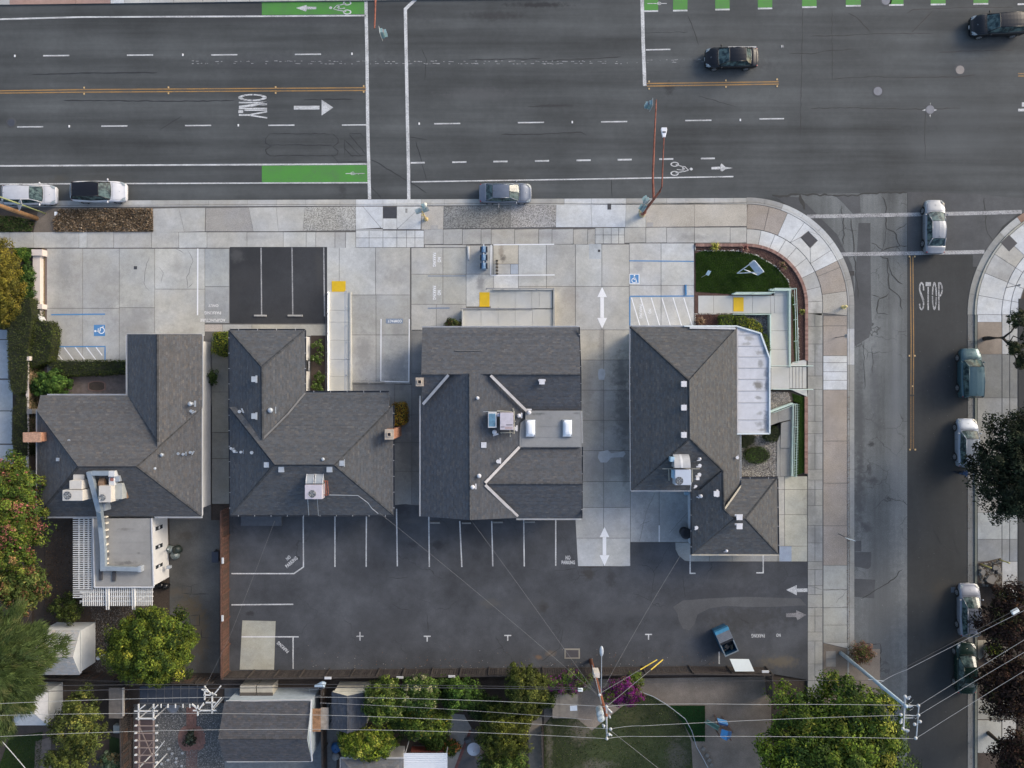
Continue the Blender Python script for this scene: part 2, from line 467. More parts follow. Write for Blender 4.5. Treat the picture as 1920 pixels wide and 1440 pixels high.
def crackline(pts,wpx,parent,h,mat=M_crack,name='crack',jit=2.0,step=7):
 """jittered dark line laid as a thin sheet along px points"""
 q=[]
 for i in range(len(pts) - 1):
  a,b=pts[i],pts[i+1]
  L=math.hypot(b[0] - a[0],b[1] - a[1]);n=max(1,int(L/step))
  for k in range(n):
   t=k/n
   q.append((a[0]+(b[0] - a[0])*t+random.uniform(-jit,jit)*(0.3 if k==0 else 1),a[1]+(b[1] - a[1])*t+random.uniform(-jit,jit)*(0.3 if k==0 else 1)))
 q.append(pts[-1])
 L_,R_=[],[]
 for i,p in enumerate(q):
  a=q[max(0,i - 1)];b=q[min(len(q) - 1,i+1)]
  d=math.hypot(b[0] - a[0],b[1] - a[1]) or 1
  nx,ny=-(b[1] - a[1])/d,(b[0] - a[0])/d
  w=wpx/2*random.uniform(0.6,1.3)*(0.4 if i in (0,len(q) - 1) else 1)
  L_.append(P(p[0]+nx*w,p[1]+ny*w,h));R_.append(P(p[0] - nx*w,p[1] - ny*w,h))
 mb=MB()
 for i in range(len(q) - 1):
  f=[L_[i],L_[i+1],R_[i+1],R_[i]]
  if area2(f)<0: f=f[::-1]
  mb.face(f)
 return mb.build(name,mat,parent)
for pts,w in [
 ([(1655,370),(1663,390),(1662,428),(1680,440),(1684,455),(1688,461),(1655,470)],2),([(1688,461),(1702,461)],1.5),([(1680,432),(1700,418)],1.5),
 ([(1634,455),(1655,468),(1650,480),(1665,485),(1672,515),(1692,533)],1.8),([(1655,468),(1662,428)],1),([(1665,485),(1667,540),(1686,555),(1692,580)],1.8),
 ([(1667,550),(1648,560),(1645,588)],1.8),([(1634,553),(1650,558)],1.2),([(1645,588),(1665,590)],1),([(1578,385),(1583,440),(1578,463),(1570,452)],1.4),
 ([(1596,410),(1600,445),(1604,500),(1609,560)],1.6),([(1500,364),(1560,366),(1590,368),(1650,361),(1700,362)],3),([(1500,364),(1508,393)],6),
 ([(1500,364),(1470,368),(1448,366)],5),([(1620,640),(1622,700),(1621,730)],.9),([(1634,650),(1637,700)],.8),
 ([(1616,1122),(1645,1105),(1676,1085),(1692,1068)],1.8),([(1650,1207),(1651,1270)],1.5),([(1612,1207),(1650,1207)],1)]:
 crackline(pts,w,worn,0.013)
for pts,w in [([(1846,398),(1850,430),(1870,470)],1.4),([(1846,370),(1846,398)],2),([(1790,1010),(1796,1040)],1),([(1752,992),(1765,1020),(1800,1040)],1),([(1720,985),(1722,1030)],1.2),([(1790,905),(1812,920)],1.4)]:
 crackline(pts,w,side,0.014)
for pts,w in [
 ([(505,251),(624,251)],1.0),([(505,272),(624,272)],1.0),([(508,292),(624,292)],1.0),([(505,251),(498,260),(498,268),(508,274),(498,281),(500,288),(508,293)],1.3),
 ([(624,251),(634,260),(634,268),(624,275),(634,283),(632,290),(622,293)],1.3),([(622,290),(634,304),(690,302)],1),([(655,250),(676,250),(686,262)],1.1),([(646,262),(676,292)],1.1),
 ([(655,252),(686,290)],1.1),([(646,278),(662,294)],1.1),([(646,262),(646,290)],1),([(656,292),(688,292)],1),
 ([(690,298),(702,302),(770,343),(800,362)],1.2),([(640,306),(690,342),(716,374)],1.0),([(790,90),(800,112),(796,150)],.9),([(780,265),(800,340)],1),
 ([(760,256),(800,262)],1),([(940,252),(990,252),(1090,248),(1100,254)],1.3),([(1015,115),(1060,112),(1140,108),(1165,106)],1.2),([(880,112),(1015,110)],1.2),([(990,200),(1060,197)],1.2),
 ([(1290,30),(1302,60),(1310,85)],1.1),([(1200,62),(1290,60)],.8),([(1520,68),(1590,66),(1640,63),(1700,63),(1750,62)],1),([(1590,24),(1605,32),(1632,60)],1.2),([(1750,20),(1732,38),(1710,60)],1.2),
 ([(1560,20),(1560,150)],.8),([(1505,10),(1503,140),(1500,260)],.8),([(1480,100),(1520,101),(1545,96),(1600,92)],1),([(1690,146),(1720,145),(1800,144),(1830,140)],1.2),([(1520,203),(1600,202),(1700,205),(1800,203)],1),
 ([(1735,200),(1734,300)],.8),([(1560,148),(1640,143),(1690,146)],.8),([(1700,25),(1712,18),(1800,14),(1900,14)],1),([(1900,94),(1800,96),(1760,98)],1),([(60,140),(160,137),(295,136)],1.4),([(120,188),(250,189),(330,190),(440,188)],1.4),
 ([(570,187),(662,186)],1.2),([(300,243),(340,218)],1.2),([(700,0),(705,30)],.6),([(1310,180),(1380,200)],.8),([(1146,334),(1148,370)],1.2)]:
 crackline(pts,w*1.35,road,0.006,M_tar,'tar_seal',0.8,8)
# ---- lane markings
def mark(pts,parent,mat=M_white,name='lane_line',h=0.012):
 return sheet(pts,h,name,mat,parent)
def lmark(x0,y0,x1,y1,w,parent,mat=M_white,name='lane_line',h=0.012):
 d=math.hypot(x1 - x0,y1 - y0);nx,ny=-(y1 - y0)/d*w/2,(x1 - x0)/d*w/2
 return mark([(x0+nx,y0+ny),(x1+nx,y1+ny),(x1 - nx,y1 - ny),(x0 - nx,y0 - ny)],parent,mat,name,h)
def pmark(pts,w,parent,mat=M_white,name='lane_line',h=0.012):
 """mitred polyline as one sheet"""
 L_,R_=[],[]
 for i,p in enumerate(pts):
  a=pts[max(0,i - 1)];b=pts[min(len(pts) - 1,i+1)]
  d1=Vector((p[0] - a[0],p[1] - a[1]));d2=Vector((b[0] - p[0],b[1] - p[1]))
  if d1.length<1e-6: d1=d2
  if d2.length<1e-6: d2=d1
  d1.normalize();d2.normalize()
  n1=Vector((-d1.y,d1.x));n2=Vector((-d2.y,d2.x));m=(n1+n2)/max(0.3,1+n1.dot(n2))
  L_.append(P(p[0]+m.x*w/2,p[1]+m.y*w/2,h));R_.append(P(p[0] - m.x*w/2,p[1] - m.y*w/2,h))
 mb=MB()
 for i in range(len(pts) - 1):
  f=[L_[i],L_[i+1],R_[i+1],R_[i]]
  if area2(f)<0: f=f[::-1]
  mb.face(f)
 return mb.build(name,mat,parent)
pmark([(-300,45),(0,36),(150,32),(480,30.5),(686,29)],3,road)
for x0,y in ((81,104.5),(238,103.5),(396,103),(553,102)): lmark(x0,y,x0+49,y - .5,2.4,road,name='lane_dash')
for x0,y in ((-76,106),): lmark(x0,y,x0+49,y,2.4,road,name='lane_dash')
for x0,y in ((32,238),(190,236.5),(347,235.5),(503,235)): lmark(x0,y,x0+49,y - .4,2.4,road,name='lane_dash')
lmark(641,234.5,687,234,2.4,road,name='lane_dash')
for x0,y,L in ((814,232,49),(971,230,49),(1127,228.5,49),(1285,226,49),(1424,223,46)): lmark(x0,y,x0+L,y - .6,2.4,road,name='lane_dash')
lmark(1211,93.5,1257,92.5,2.4,road,name='lane_dash')
lmark(1365,88.3,1418,88,2.4,road,name='lane_dash')
pmark([(-300,175),(0,170.2),(150,168),(686,164.5)],2.2,road,M_yellow,'yellow_line')
pmark([(-300,180),(0,174.6),(150,172.8),(686,169.5)],2.2,road,M_yellow,'yellow_line')
for y,x0,y2 in ((156.6,1213,153.2),(161.4,1213,157.6)): lmark(x0,y,1460,y2,2.2,road,M_yellow,'yellow_line')
for y in (138,142.5): lmark(1909,y,1990,y,2.2,road,M_yellow,'yellow_line')
pmark([(-300,311),(0,311),(688,307.5)],3,road)
pmark([(-300,345),(0,345),(689,342.5)],2.4,road)
pmark([(772,341),(1146,335),(1375,331)],2.4,road)
pmark([(686,2),(688,100),(689.5,235),(693,373)],6,road,name='crosswalk_line')
pmark([(782,-4),(760,17),(762,120),(764,230),(766,320),(766.5,375)],6,road,name='crosswalk_line')
pmark([(1205,-40),(1204,0),(1206,80),(1209,161)],6.5,road,name='crosswalk_line')
for i,x0 in enumerate((770,848,925,1003,1081,1158,1236,1314)):
 y=305.3 - i*1.15
 lmark(x0,y,x0+26.5,y - .4,3,road,name='bike_lane_dash')
mark([(491,2),(683,0),(685,26.5),(491,28)],road,M_green,'green_bike_box',0.009)
mark([(491,310.5),(688,309.5),(690,341),(491,342)],road,M_green,'green_bike_box',0.009)
for i,(x0,x1,y) in enumerate(((1208,1234,20),(1262,1289,19),(1341,1368,17),(1421,1448,15),(1504,1531,12.5),(1586,1614,10),(1667,1694,8.5),(1745,1773,7.5),(1825,1853,6.5))):
 mark([(x0,-40),(x1,-40),(x1,y - 1),(x0,y - .6)],road,M_green,'green_bike_bar',0.009)
 lmark(x0,y+1,x1,y+.6,3,road,name='bike_lane_dash')
lmark(1908,8,1940,7.5,3.2,road,name='bike_lane_dash')
mark([(1909,204),(1950,203),(1950,208),(1909,209)],road)
mark([(1916,192),(1950,192),(1950,200),(1916,200)],road)
pmark([(1513,406),(1600,404.5),(1726,402),(1840,399.5),(1916,397)],7,side,M_whitew,'crosswalk_line',0.018)
pmark([(1574,477),(1700,475),(1846,472)],7,side,M_whitew,'crosswalk_line',0.018)
for dx in (0,4.6):
 pmark([(1707+dx,481),(1708.5+dx,640),(1708+dx,740)],1.7,side,M_yellow,'yellow_line',0.013)
 pmark([(1708+dx,742),(1708+dx,842)],2.2,side,M_yellowl,'yellow_line',0.013)
mb=MB()
for x,y in ((28,105),(343,103),(660,101),(130,237),(447,235),(786,232),(1073,229),(1388,225),(1467,87),(1466,87)):
 a=P(x,y);mb.box((a[0],a[1],0.02),(0.12,0.2,0.03))
mb.build('road_stud',flat('stud_white',(.75,.75,.75)),road,kind='stuff')
mb=MB()
for x,y in ((158,164.5),(158,176),(316,164),(316,175),(517,163.5),(517,174.5),(682,161.5),(682,172.5),(1217,153),(1217,166.5),(1361,151),(1361,163),(1457,149),(1457,162),
    (1705,667),(1715,667),(1711,724),(1706,843),(1716,843),(1705,481),(1715,481)):
 a=P(x,y);mb.box((a[0],a[1],0.02),(0.12,0.14,0.03))
mb.build('road_stud',flat('stud_amber',(.6,.42,.2)),road,kind='stuff')
mb=MB()
for i in range(170):
 x=random.uniform(330,1325) if i % 4 else random.uniform(700,1200)
 y=117+random.choice((-2.2,2.2))+random.uniform(-.8,.8) - (x>1150)*4*(x - 1150)/170
 a=P(x,y,0.0115);w=random.uniform(.03,.16)
 mb.face([(a[0] - w,a[1] - .02,a[2]),(a[0]+w,a[1] - .025,a[2]),(a[0]+w,a[1]+.02,a[2]),(a[0] - w,a[1]+.02,a[2])])
mb.build('worn_line_flecks',M_whitew,road,kind='stuff')
def strokes(segs,parent,mat,name,h=0.012):
 mb=MB()
 for q in segs:
  f=[P(x,y,h) for x,y in q]
  if area2(f)<0: f=f[::-1]
  mb.face(f)
 return mb.build(name,mat,parent)
def bar(x0,y0,x1,y1,w,gap=0):
 """split bar with a small gap in the middle"""
 d=math.hypot(x1 - x0,y1 - y0);ux,uy=(x1 - x0)/d,(y1 - y0)/d;nx,ny=-uy*w/2,ux*w/2
 if not gap: return [[(x0+nx,y0+ny),(x1+nx,y1+ny),(x1 - nx,y1 - ny),(x0 - nx,y0 - ny)]]
 out=[];k=max(1,int(gap));L=d/k
 for i in range(k):
  a=i*L+0.35;b=(i+1)*L - 0.35
  A=(x0+ux*a,y0+uy*a);B=(x0+ux*b,y0+uy*b)
  out.append([(A[0]+nx,A[1]+ny),(B[0]+nx,B[1]+ny),(B[0] - nx,B[1] - ny),(A[0] - nx,A[1] - ny)])
 return out
def oring(cx,cy,rx,ry,tx,ty,n=24,gaps=8,a0=0,a1=360):
 out=[]
 for i in range(n):
  t0=R(a0+(a1 - a0)*i/n);t1=R(a0+(a1 - a0)*(i+1)/n)
  if gaps and i % (n//gaps)==0: t0+=(t1 - t0)*.3
  out.append([(cx+rx*math.cos(t0),cy+ry*math.sin(t0)),(cx+rx*math.cos(t1),cy+ry*math.sin(t1)),
     (cx+(rx - tx)*math.cos(t1),cy+(ry - ty)*math.sin(t1)),(cx+(rx - tx)*math.cos(t0),cy+(ry - ty)*math.sin(t0))])
 return out
seg=oring(473.5,182.8,27,6.6,8,2.6)
seg+=bar(447.5,192.3,501,192.3,2.8,2)+bar(447.5,203.5,501,203.5,2.8,2)+[[(501,191),(501,194.5),(448,203),(448,198.5)]]
seg+=[[(501,195.4),(501,197),(470,199),(470,200.4)]]
seg+=bar(447.5,204.2+4.5,501,204.2+4.5,.01) if False else []
seg+=bar(458,206.6,501,206.6,2.4,1)+bar(451.5,206.6,451.5,212,9,0)
seg+=bar(447.5,215.6,470,215.6,3,1)+bar(470,214.8,501,209.3,2.6,0)+bar(470,216.4,501,221,2.6,0)
strokes(seg,road,M_white,'lane_word')
strokes([[(551,198.5),(599,198.2),(599,205.3),(551,205.5)],[(603,187),(625,201.5),(603,216.5)]],road,M_white,'lane_arrow')
T=528.5;B_=582;seg=[]
def soft(cx,w): pass
seg+=oring(1728,541,5,12.2,2.6,3.4,14,4,150,360)+oring(1728,541,5,12.2,2.6,3.4,3,0,0,20)
seg+=[[(1723.3,546),(1726,544),(1733,562),(1730,566)]]+oring(1728,569.5,5,12.4,2.6,3.4,14,4,-30,180)
seg+=bar(1740.5,529,1740.5,536.5,10,0)+bar(1740.3,537.5,1740.3,B_ - .3,2.7,3)
seg+=oring(1752,555,4.8,26.8,2.4,6,24,8)
seg+=bar(1760.3,529,1760.3,B_,2.6,4)+oring(1761.5,542.5,6.3,14,2.6,3.8,12,4,-90,90)
strokes(seg,side,M_whitew,'lane_word',0.014)
def bike(cx,cy,sx,sy,parent,name='bike_symbol',h=0.014,flip=1):
 seg=[]
 for dy in (-1,1): seg+=oring(cx - flip*12*sx,cy+dy*7.4*sy,8*sx,4.0*sy,2.6*sx,1.4*sy,18,0)
 f=flip
 for a in ((-10,-6.5,2,-4),(2,-4,7,1),(2,-4,5,4.4),(5,4.4,14,2.4),(14,2.4,7,-3.6),(7,-3.6,2,-4),(-10,6.5,5,4.4),(-8,1,5,2.5)):
  seg+=bar(cx+f*a[0]*sx,cy+a[1]*sy,cx+f*a[2]*sx,cy+a[3]*sy,1.5)
 seg+=oring(cx+f*19*sx,cy+0.4*sy,3*sx,2.2*sy,3*sx,2.2*sy,12,0)
 return strokes(seg,parent,M_white,name,h)
bike(1277,316.5,1.0,1.15,road)
bike(639,14,1.0,1.15,road,flip=-1)
strokes([[(1334,313.2),(1351,312.4),(1351,309),(1353,306.5),(1360,313),(1374,315),(1360,317.4),(1354,321.5),(1351,320),(1351,317.4),(1334,317.6)]],road,M_white,'lane_arrow')
strokes([[(593,12.8),(575,12.4),(575,9),(555,15),(574,21.5),(575,17.5),(593,17.2)]],road,M_white,'lane_arrow',0.014)
seg=bar(648,325.4,684,325.2,1.2)+oring(661,325.2,4,3,1.2,1,12,0)+bar(662,322,666,328,1)+bar(672,325,672,327.5,1.6)
strokes(seg,road,M_white,'bike_detector_symbol',0.014)
seg=bar(1214,6.6,1250,6.4,1.2)+oring(1236,6.4,4,3,1.2,1,12,0)
strokes(seg,road,M_white,'bike_detector_symbol',0.014)
def manhole(x,y,r,mat,lab):
 c=P(x,y)
 t=empty('manhole_cover', (c[0], c[1], 0.0), lab, 'manhole cover', 'manhole covers in the avenue')
 mb=MB()
 mb.prism([(c[0]+r/S*math.cos(a*.3142),c[1]+r/S*math.sin(a*.3142)) for a in range(20)],0.0,0.014)
 mb.build('lid',mat,t)
 mb=MB();n=24;ro=(r+3)/S
 for i in range(n):
  a,b=2*math.pi*i/n,2*math.pi*(i+1)/n
  mb.face([(c[0]+ro*math.cos(a),c[1]+ro*math.sin(a),.009),(c[0]+ro*math.cos(b),c[1]+ro*math.sin(b),.009),(c[0]+r/S*1.02*math.cos(b),c[1]+r/S*1.02*math.sin(b),.009),(c[0]+r/S*1.02*math.cos(a),c[1]+r/S*1.02*math.sin(a),.009)])
 mb.build('collar',M_patch,t)
M_lid=flat('lid_iron', (.16, .17, .2), .6); M_lid2 = flat('lid_iron_warm', (.22, .2, .19), .6); M_lid3 = flat('lid_iron_dark',(.06,.065,.08),.6)
manhole(1646,171,8,M_lid,'grey blue manhole cover left of the other two in the intersection')
manhole(1800,131,8,M_lid2,'pinkish grey manhole cover nearest the dark car at upper right')
manhole(1744,205.5,8,M_lid,'manhole cover ringed with four white paint ticks')
manhole(21,230,7,M_lid3,'dark manhole cover at the left end of the lower lane dashes')
manhole(1661,1,8,M_lid,'manhole cover beside the green bars at the top edge')
strokes([[(1729,207),(1735,204),(1735,208)],[(1751,205),(1757,206),(1752,208)],[(1743,215),(1745,215),(1744,221)],[(1744,193),(1745,193),(1744.6,198)]],road,M_white,'survey_paint',0.012)
# ================================================================ pavements: slabs as parts
HS=0.12
CM=(.36,.355,.34);CL=(.40,.40,.385);CN=(.45,.46,.47);CNW=(.47,.475,.475);CT=(.345,.33,.30);CD=(.325,.32,.305);CG=(.34,.336,.325)
def slab(parent,pts,col=CM,mat=None,h=HS,gap=0.019,name='slab',thick=0.06):
 q=inset([P(x,y,h)[:2] for x,y in pts],gap)
 o=MB().prism(q,h - thick,h).build(name,mat or M_conc,parent)
 o.color=(col[0],col[1],col[2],1)
 return o
BEDS=[]
def bed(pts,label,name='pavement', cat='pavement',h=HS,mat=None):
 q=[P(x,y,h)[:2] for x,y in pts];BEDS.append(1)
 return MB().prism(q,-0.05,h - 0.025 - 0.003*(len(BEDS) % 4)).build(name,mat or M_bed,None,label=label,cat=cat,kind='structure')
sw=bed([(-400,386),(0,386),(1400,381)]+arc(1400,572,191,90,0,16)+[(1590.5,3200),(1515,3200),(1514,572)]+arc(1400,572,114,0,90,12)+[(1302,457),(-400,464)],
   'concrete sidewalk along the avenue turning the corner to the side street', 'sidewalk', 'sidewalk')
xs=[-400,-60,60,180,284,336,391,464,519,573,637,667,718,744,790,833,900,1058,1109,1174,1208,1250,1286,1340,1375,1400]
for i in range(len(xs) - 1):
 a,b=xs[i],xs[i+1]
 ya=376.5 - 5.5*(a>0)*a/1400;yb=376.5 - 5.5*(b>0)*b/1400
 c=CN if 667<=a<790 or 1058<=a<1174 else random.choice((CM,CG,CD) if a<1060 else (CD,CG))
 slab(sw,[(a,ya),(b,yb),(b,yb+9),(a,ya+9)],c,name='gutter_slab',gap=.01,h=0.03,thick=.05)
 slab(sw,[(a,ya+9.3),(b,yb+9.3),(b,yb+12),(a,ya+12)],c,name='kerb',gap=.006)
an=[90,80,70,58,46,36,26,14,5,0]
for i in range(len(an) - 1):
 c=(.42,.425,.42) if 26<=an[i+1] and an[i]<=70 else (.27,.265,.255)
 o_=arc(1400,572,202,an[i],an[i+1],4);i_=arc(1400,572,193,an[i],an[i+1],4);k_=arc(1400,572,189.5,an[i],an[i+1],4)
 slab(sw,o_+i_[::-1],c,name='gutter_slab',gap=.01,h=0.03,thick=.05)
 slab(sw,i_+k_[::-1],c,name='kerb',gap=.006)
ys=[572,616,684,732,805,880,897,1007,1056,1098,1139,1172,1215,1290,1400,1600]
for i in range(len(ys) - 1):
 c=(.36,.365,.37) if ys[i]==616 else (.25,.25,.24)
 slab(sw,rect(1592.5,ys[i],1602,ys[i+1]),c,name='gutter_slab',gap=.01,h=0.03,thick=.05)
 slab(sw,rect(1589,ys[i],1592.3,ys[i+1]),c,name='kerb',gap=.006)
AG=(.27,.26,.25);AT=(.36,.335,.30)
for pts,c,m in [
 ([(287,391),(335,390),(346,435),(287,436)],CM,None),([(335,390),(385,389.5),(384,434),(346,435)],CM,None),
 ([(386,390),(466,389),(475,434),(385,434)],AG,M_aggfine),([(466,389),(518,388.5),(522,434),(475,434)],CM,None),([(518,388.5),(572,388),(568,433),(522,434)],CM,None),
 ([(572,388),(667,387),(667,432),(568,433)],(.29,.285,.27),M_agg),
 ([(667,387),(680,387),(714,427),(667,430)],CN,None),([(680,387),(718,387),(718,428),(715,428)],CN,None),([(718,409.5),(744,409.5),(744,430),(718,430)],CN,None),
 ([(744,387),(790,387),(747,427),(744,428)],CN,None),([(790,387),(789,430),(744,430),(747,427)],CN,None),([(667,430),(718,430),(718,432),(667,432)],CN,None),
 ([(790,387),(832,386.5),(831,430),(790,431)],AT,M_aggfine),([(832,387),(900,386),(900,428),(831,429)],(.17,.17,.165),M_agg),([(900,386),(958,385),(957,427),(900,428)],(.2,.195,.185),M_agg),
 ([(958,385),(1043,384),(1042,426),(957,427)],AG,M_agg),([(1043,384),(1108,383),(1110,426),(1042,426)],CN,None),([(1108,383),(1174,382),(1173,426),(1110,426)],CN,None),
 ([(1174,382),(1211,382),(1211,426),(1173,426)],CL,None),([(1211,382),(1302,381),(1302,425),(1211,426)],AT,M_aggfine),([(1302,381),(1402,382),(1400,424),(1302,425)],AT,M_aggfine)]:
 slab(sw,pts,c,m,gap=.012)
slab(sw,rect(718.5,388,743.5,409),CD,M_tactd,name='tactile_panel',gap=.01)
def ringq(r0,r1,a0,a1,n=4): return arc(1400,572,r1,a0,a1,n)+arc(1400,572,r0,a0,a1,n)[::-1]
AB=(.27,.235,.205)
for a0,a1,c,m in ((90,77,AB,M_aggfine),(77,66,AB,M_aggfine),(66,55,CNW,None),(33,26,CNW,None),(26,22,AB,M_aggfine),(22,8,AB,M_aggfine),(8,-6,(.33,.31,.28),M_aggfine)):
 slab(sw,ringq(143,189,a0,a1),c,m)
slab(sw,arc(1400,572,189,55,44,3)+[(1515.5,433.5),(1501,445)]+[(1400+143*math.cos(R(55)),572 - 143*math.sin(R(55)))],CNW)
slab(sw,arc(1400,572,189,44,33,3)+[(1400+143*math.cos(R(33)),572 - 143*math.sin(R(33))),(1519,465),(1533,451),(1515.5,433.5)],CNW)
slab(sw,[(1501,445),(1519,465)]+arc(1400,572,143,33,55,3),CNW)
slab(sw,[(1515.5,434.5),(1532,451),(1519,464),(1502,445.5)],CD,M_tactd,name='tactile_panel',gap=.02)
for a0,a1,c in ((90,79,CM),(79,68,CNW),(68,59,CNW),(59,49,CNW),(49,38,CNW),(38,26,CNW),(26,14,CD),(14,3,CM),(3,-8,CM)):
 slab(sw,ringq(115,142.5,a0,a1),c)
xs=[-400,-120,18,62,148,163,213,284,335,388,463,531,574,592,628,648,667]
for i in range(len(xs) - 1):
 slab(sw,[(xs[i],435.2),(xs[i+1],435),(xs[i+1],464.6),(xs[i],464.9)],random.choice((CM,CG,CL,CM)))
for x0,x1 in ((667,692),(692,718),(718,744),(744,762),(762,778),(778,795)):
 slab(sw,rect(x0,432,x1,446),CN);slab(sw,rect(x0,446,x1,464),CN)
xs=[795,831,867,902,921,965,1010,1035,1075,1102,1116]
for i in range(len(xs) - 1):
 slab(sw,[(xs[i],430),(xs[i+1],429),(xs[i+1],457.6),(xs[i],458.6)],random.choice((CG,CT,CG,CD)))
for x0,x1 in ((1116,1131),(1131,1146),(1146,1160),(1160,1171)):
 slab(sw,rect(x0,427,x1,440.5),CL);slab(sw,rect(x0,440.5,x1,457),CL)
for x0,x1 in ((1171,1211),(1211,1250),(1250,1302),(1302,1369),(1369,1400)):
 slab(sw,[(x0,426.5),(x1,426),(x1,455),(x0,455.5)],random.choice((CM,CD,CG)))
for y0,y1,c,m in ((592,611,AB,M_aggfine),(611,667,AB,M_aggfine),(667,680,CNW,None),(680,697,CN,None),(697,713,CN,None),(713,731,CN,None),(731,827,AB,M_aggfine),(827,906,AB,M_aggfine),(906,986,AB,M_aggfine),(986,1060,AB,M_aggfine),
      (1060,1105,(.31,.31,.29),None),(1105,1139,(.30,.30,.28),None),(1139,1172,(.29,.29,.27),None),(1172,1205,(.28,.28,.26),None)):  # lower slabs toned down: vignette and shade painted into their colour
 slab(sw,rect(1543.5,y0,1588.5,y1),c,m)
slab(sw,[(1544,1205),(1589,1205),(1589,1216)],CM)
ys=[587,612,645,679,705,730,760,790,813,850,880,900,918,948,985,1018,1053,1068,1098,1115,1139,1155,1185,1202,1245,1290,1340]  # walk slabs below in darker greys, with shade painted in
for i in range(len(ys) - 1):
 if i % 3==1:
  slab(sw,rect(1514.5,ys[i],1542.5,ys[i+1]),(.275,.27,.25))
 else:
  slab(sw,rect(1514.5,ys[i],1528,ys[i+1]),random.choice(((.28,.275,.255),(.265,.262,.25))));slab(sw,rect(1528,ys[i],1542.5,ys[i+1]),random.choice(((.28,.275,.255),(.265,.262,.25))))
slab(sw,rect(1515,1340,1542,1700),CM);slab(sw,rect(1544,1640,1589,1800),CM)
sheet([(1544,1206),(1589,1217),(1650,1217),(1650,1300),(1640,1640),(1544,1640)],HS - 0.01,'bare_strip',M_dirt,label='bare brown dirt verge at the foot of the grey utility pole', cat='dirt',kind='structure')
nsw=bed([(-400,20),(0,9),(235,4.5),(480,3),(686,1.5),(700,-4),(1180,-8),(1180,-200),(-400,-200)],'concrete sidewalk on the far side of the avenue', 'sidewalk', 'sidewalk')
for x0,x1,c in ((-200,-60,CM),(-60,18,CM),(18,141,(.3,.2,.17)),(141,207,(.3,.2,.17)),(207,233,CNW),(233,280,CM),(280,325,CM),(325,380,CM),(380,425,CM),(425,468,CM),(468,540,CM),(540,610,CM),(610,680,CM),(680,780,CM),(780,900,CM),(900,1050,CM),(1050,1180,CM)):
 f=lambda x: 9 - 6*min(1,max(0,x/480)) - 8*max(0,(x - 480)/700)
 slab(nsw,[(x0,f(x0)),(x1,f(x1)),(x1,f(x1) - 60),(x0,f(x0) - 60)],c)
ec=lambda r,a0,a1,n: arc(2040,590,r,a0,a1,n)
esw=bed([(2300,379)]+[(2040,377)]+ec(211,92,180,16)[1:]+[(1829,3200),(1912,3200),(1912,590)]+ec(128,180,92,10)+[(2300,462)],
   'concrete sidewalk across the side street at the right edge', 'sidewalk', 'sidewalk')
for a0,a1 in ((95,105),(105,116),(116,126),(126,137),(137,147),(147,158),(158,170),(170,180)):
 c=(.36,.365,.365) if a0<137 else (.24,.24,.23)
 if a0==116: c=(.25,.16,.12)
 slab(esw,ec(226,a0,a1,3)+ec(213,a0,a1,3)[::-1],c,name='gutter_slab',gap=.01,h=.03,thick=.05)
 slab(esw,ec(212.5,a0,a1,3)+ec(209,a0,a1,3)[::-1],(.3,.3,.27),name='kerb',gap=.006)
 c={137: CT,147: CG,158: CN,170: CN}.get(a0,CN)
 slab(esw,ec(208.5,a0,a1,3)+ec(162,a0,a1,3)[::-1],c)
 slab(esw,ec(161.5,a0,a1,3)+ec(146,a0,a1,3)[::-1],CN);slab(esw,ec(145.5,a0,a1,3)+ec(130,a0,a1,3)[::-1],CN)
slab(esw,[(1892,440),(1908,456),(1892,472),(1876,455)],CD,M_tactd,name='tactile_panel',gap=.01,h=HS+.004)
ys=[590,640,700,760,830,926,990,1060,1120,1197,1300,1412,1550]
for i in range(len(ys) - 1):
 slab(esw,rect(1814.5,ys[i],1827.5,ys[i+1]),(.15,.152,.15),name='gutter_slab',gap=.01,h=.03,thick=.05)
 slab(esw,rect(1828,ys[i],1832.5,ys[i+1]),(.13,.14,.125),name='kerb',gap=.006)
for y0,y1,c in ((664,746,(.2,.2,.19)),(746,850,(.28,.28,.27)),(850,961,CG),(961,1011,(.36,.38,.39)),(1011,1053,(.24,.25,.26)),(1310,1349,(.3,.3,.28))):
 slab(esw,rect(1833,y0,1878.5,y1),tuple(v*.8 for v in c))  # colours scaled down to paint in the shade at this edge
 slab(esw,rect(1879,y0,1893,y1),tuple(v*.8 for v in c));slab(esw,rect(1893.5,y0,1908,y1),tuple(v*.8 for v in c))
slab(esw,rect(1879,590,1893,664),CG);slab(esw,rect(1893.5,590,1908,664),CG)
slab(esw,rect(1833,590,1878,604),CN)
sheet(rect(1833,604,1878.5,664),HS,'dirt_square',M_dirt,label='square of brown dirt around the trunk of the leaning street tree', cat='dirt',kind='structure')
for y0,y1 in ((1053,1090),(1090,1130)): slab(esw,rect(1879,y0,1908,y1),CG)
for y0,y1 in ((1200,1235),): slab(esw,rect(1833,y0,1890,y1),(.33,.31,.26))
slab(esw,rect(1833,1350,1878,1412),(.3,.3,.28))
for y0,y1 in ((1350,1440),(1440,1560)): slab(esw,rect(1879,y0,1905,y1),CG)
sheet(rect(1909.5,560,2600,1500),HS+.01,'driveway',M_side,label='dark asphalt driveway at the far right edge',cat='driveway',kind='structure')
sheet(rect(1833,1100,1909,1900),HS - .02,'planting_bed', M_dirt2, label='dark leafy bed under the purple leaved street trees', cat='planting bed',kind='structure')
sheet(rect(1909,1130,2300,1900),HS+.02,'planting_bed', M_dirt2, label='shaded brown yard at the lower right edge', cat='planting bed',kind='structure')
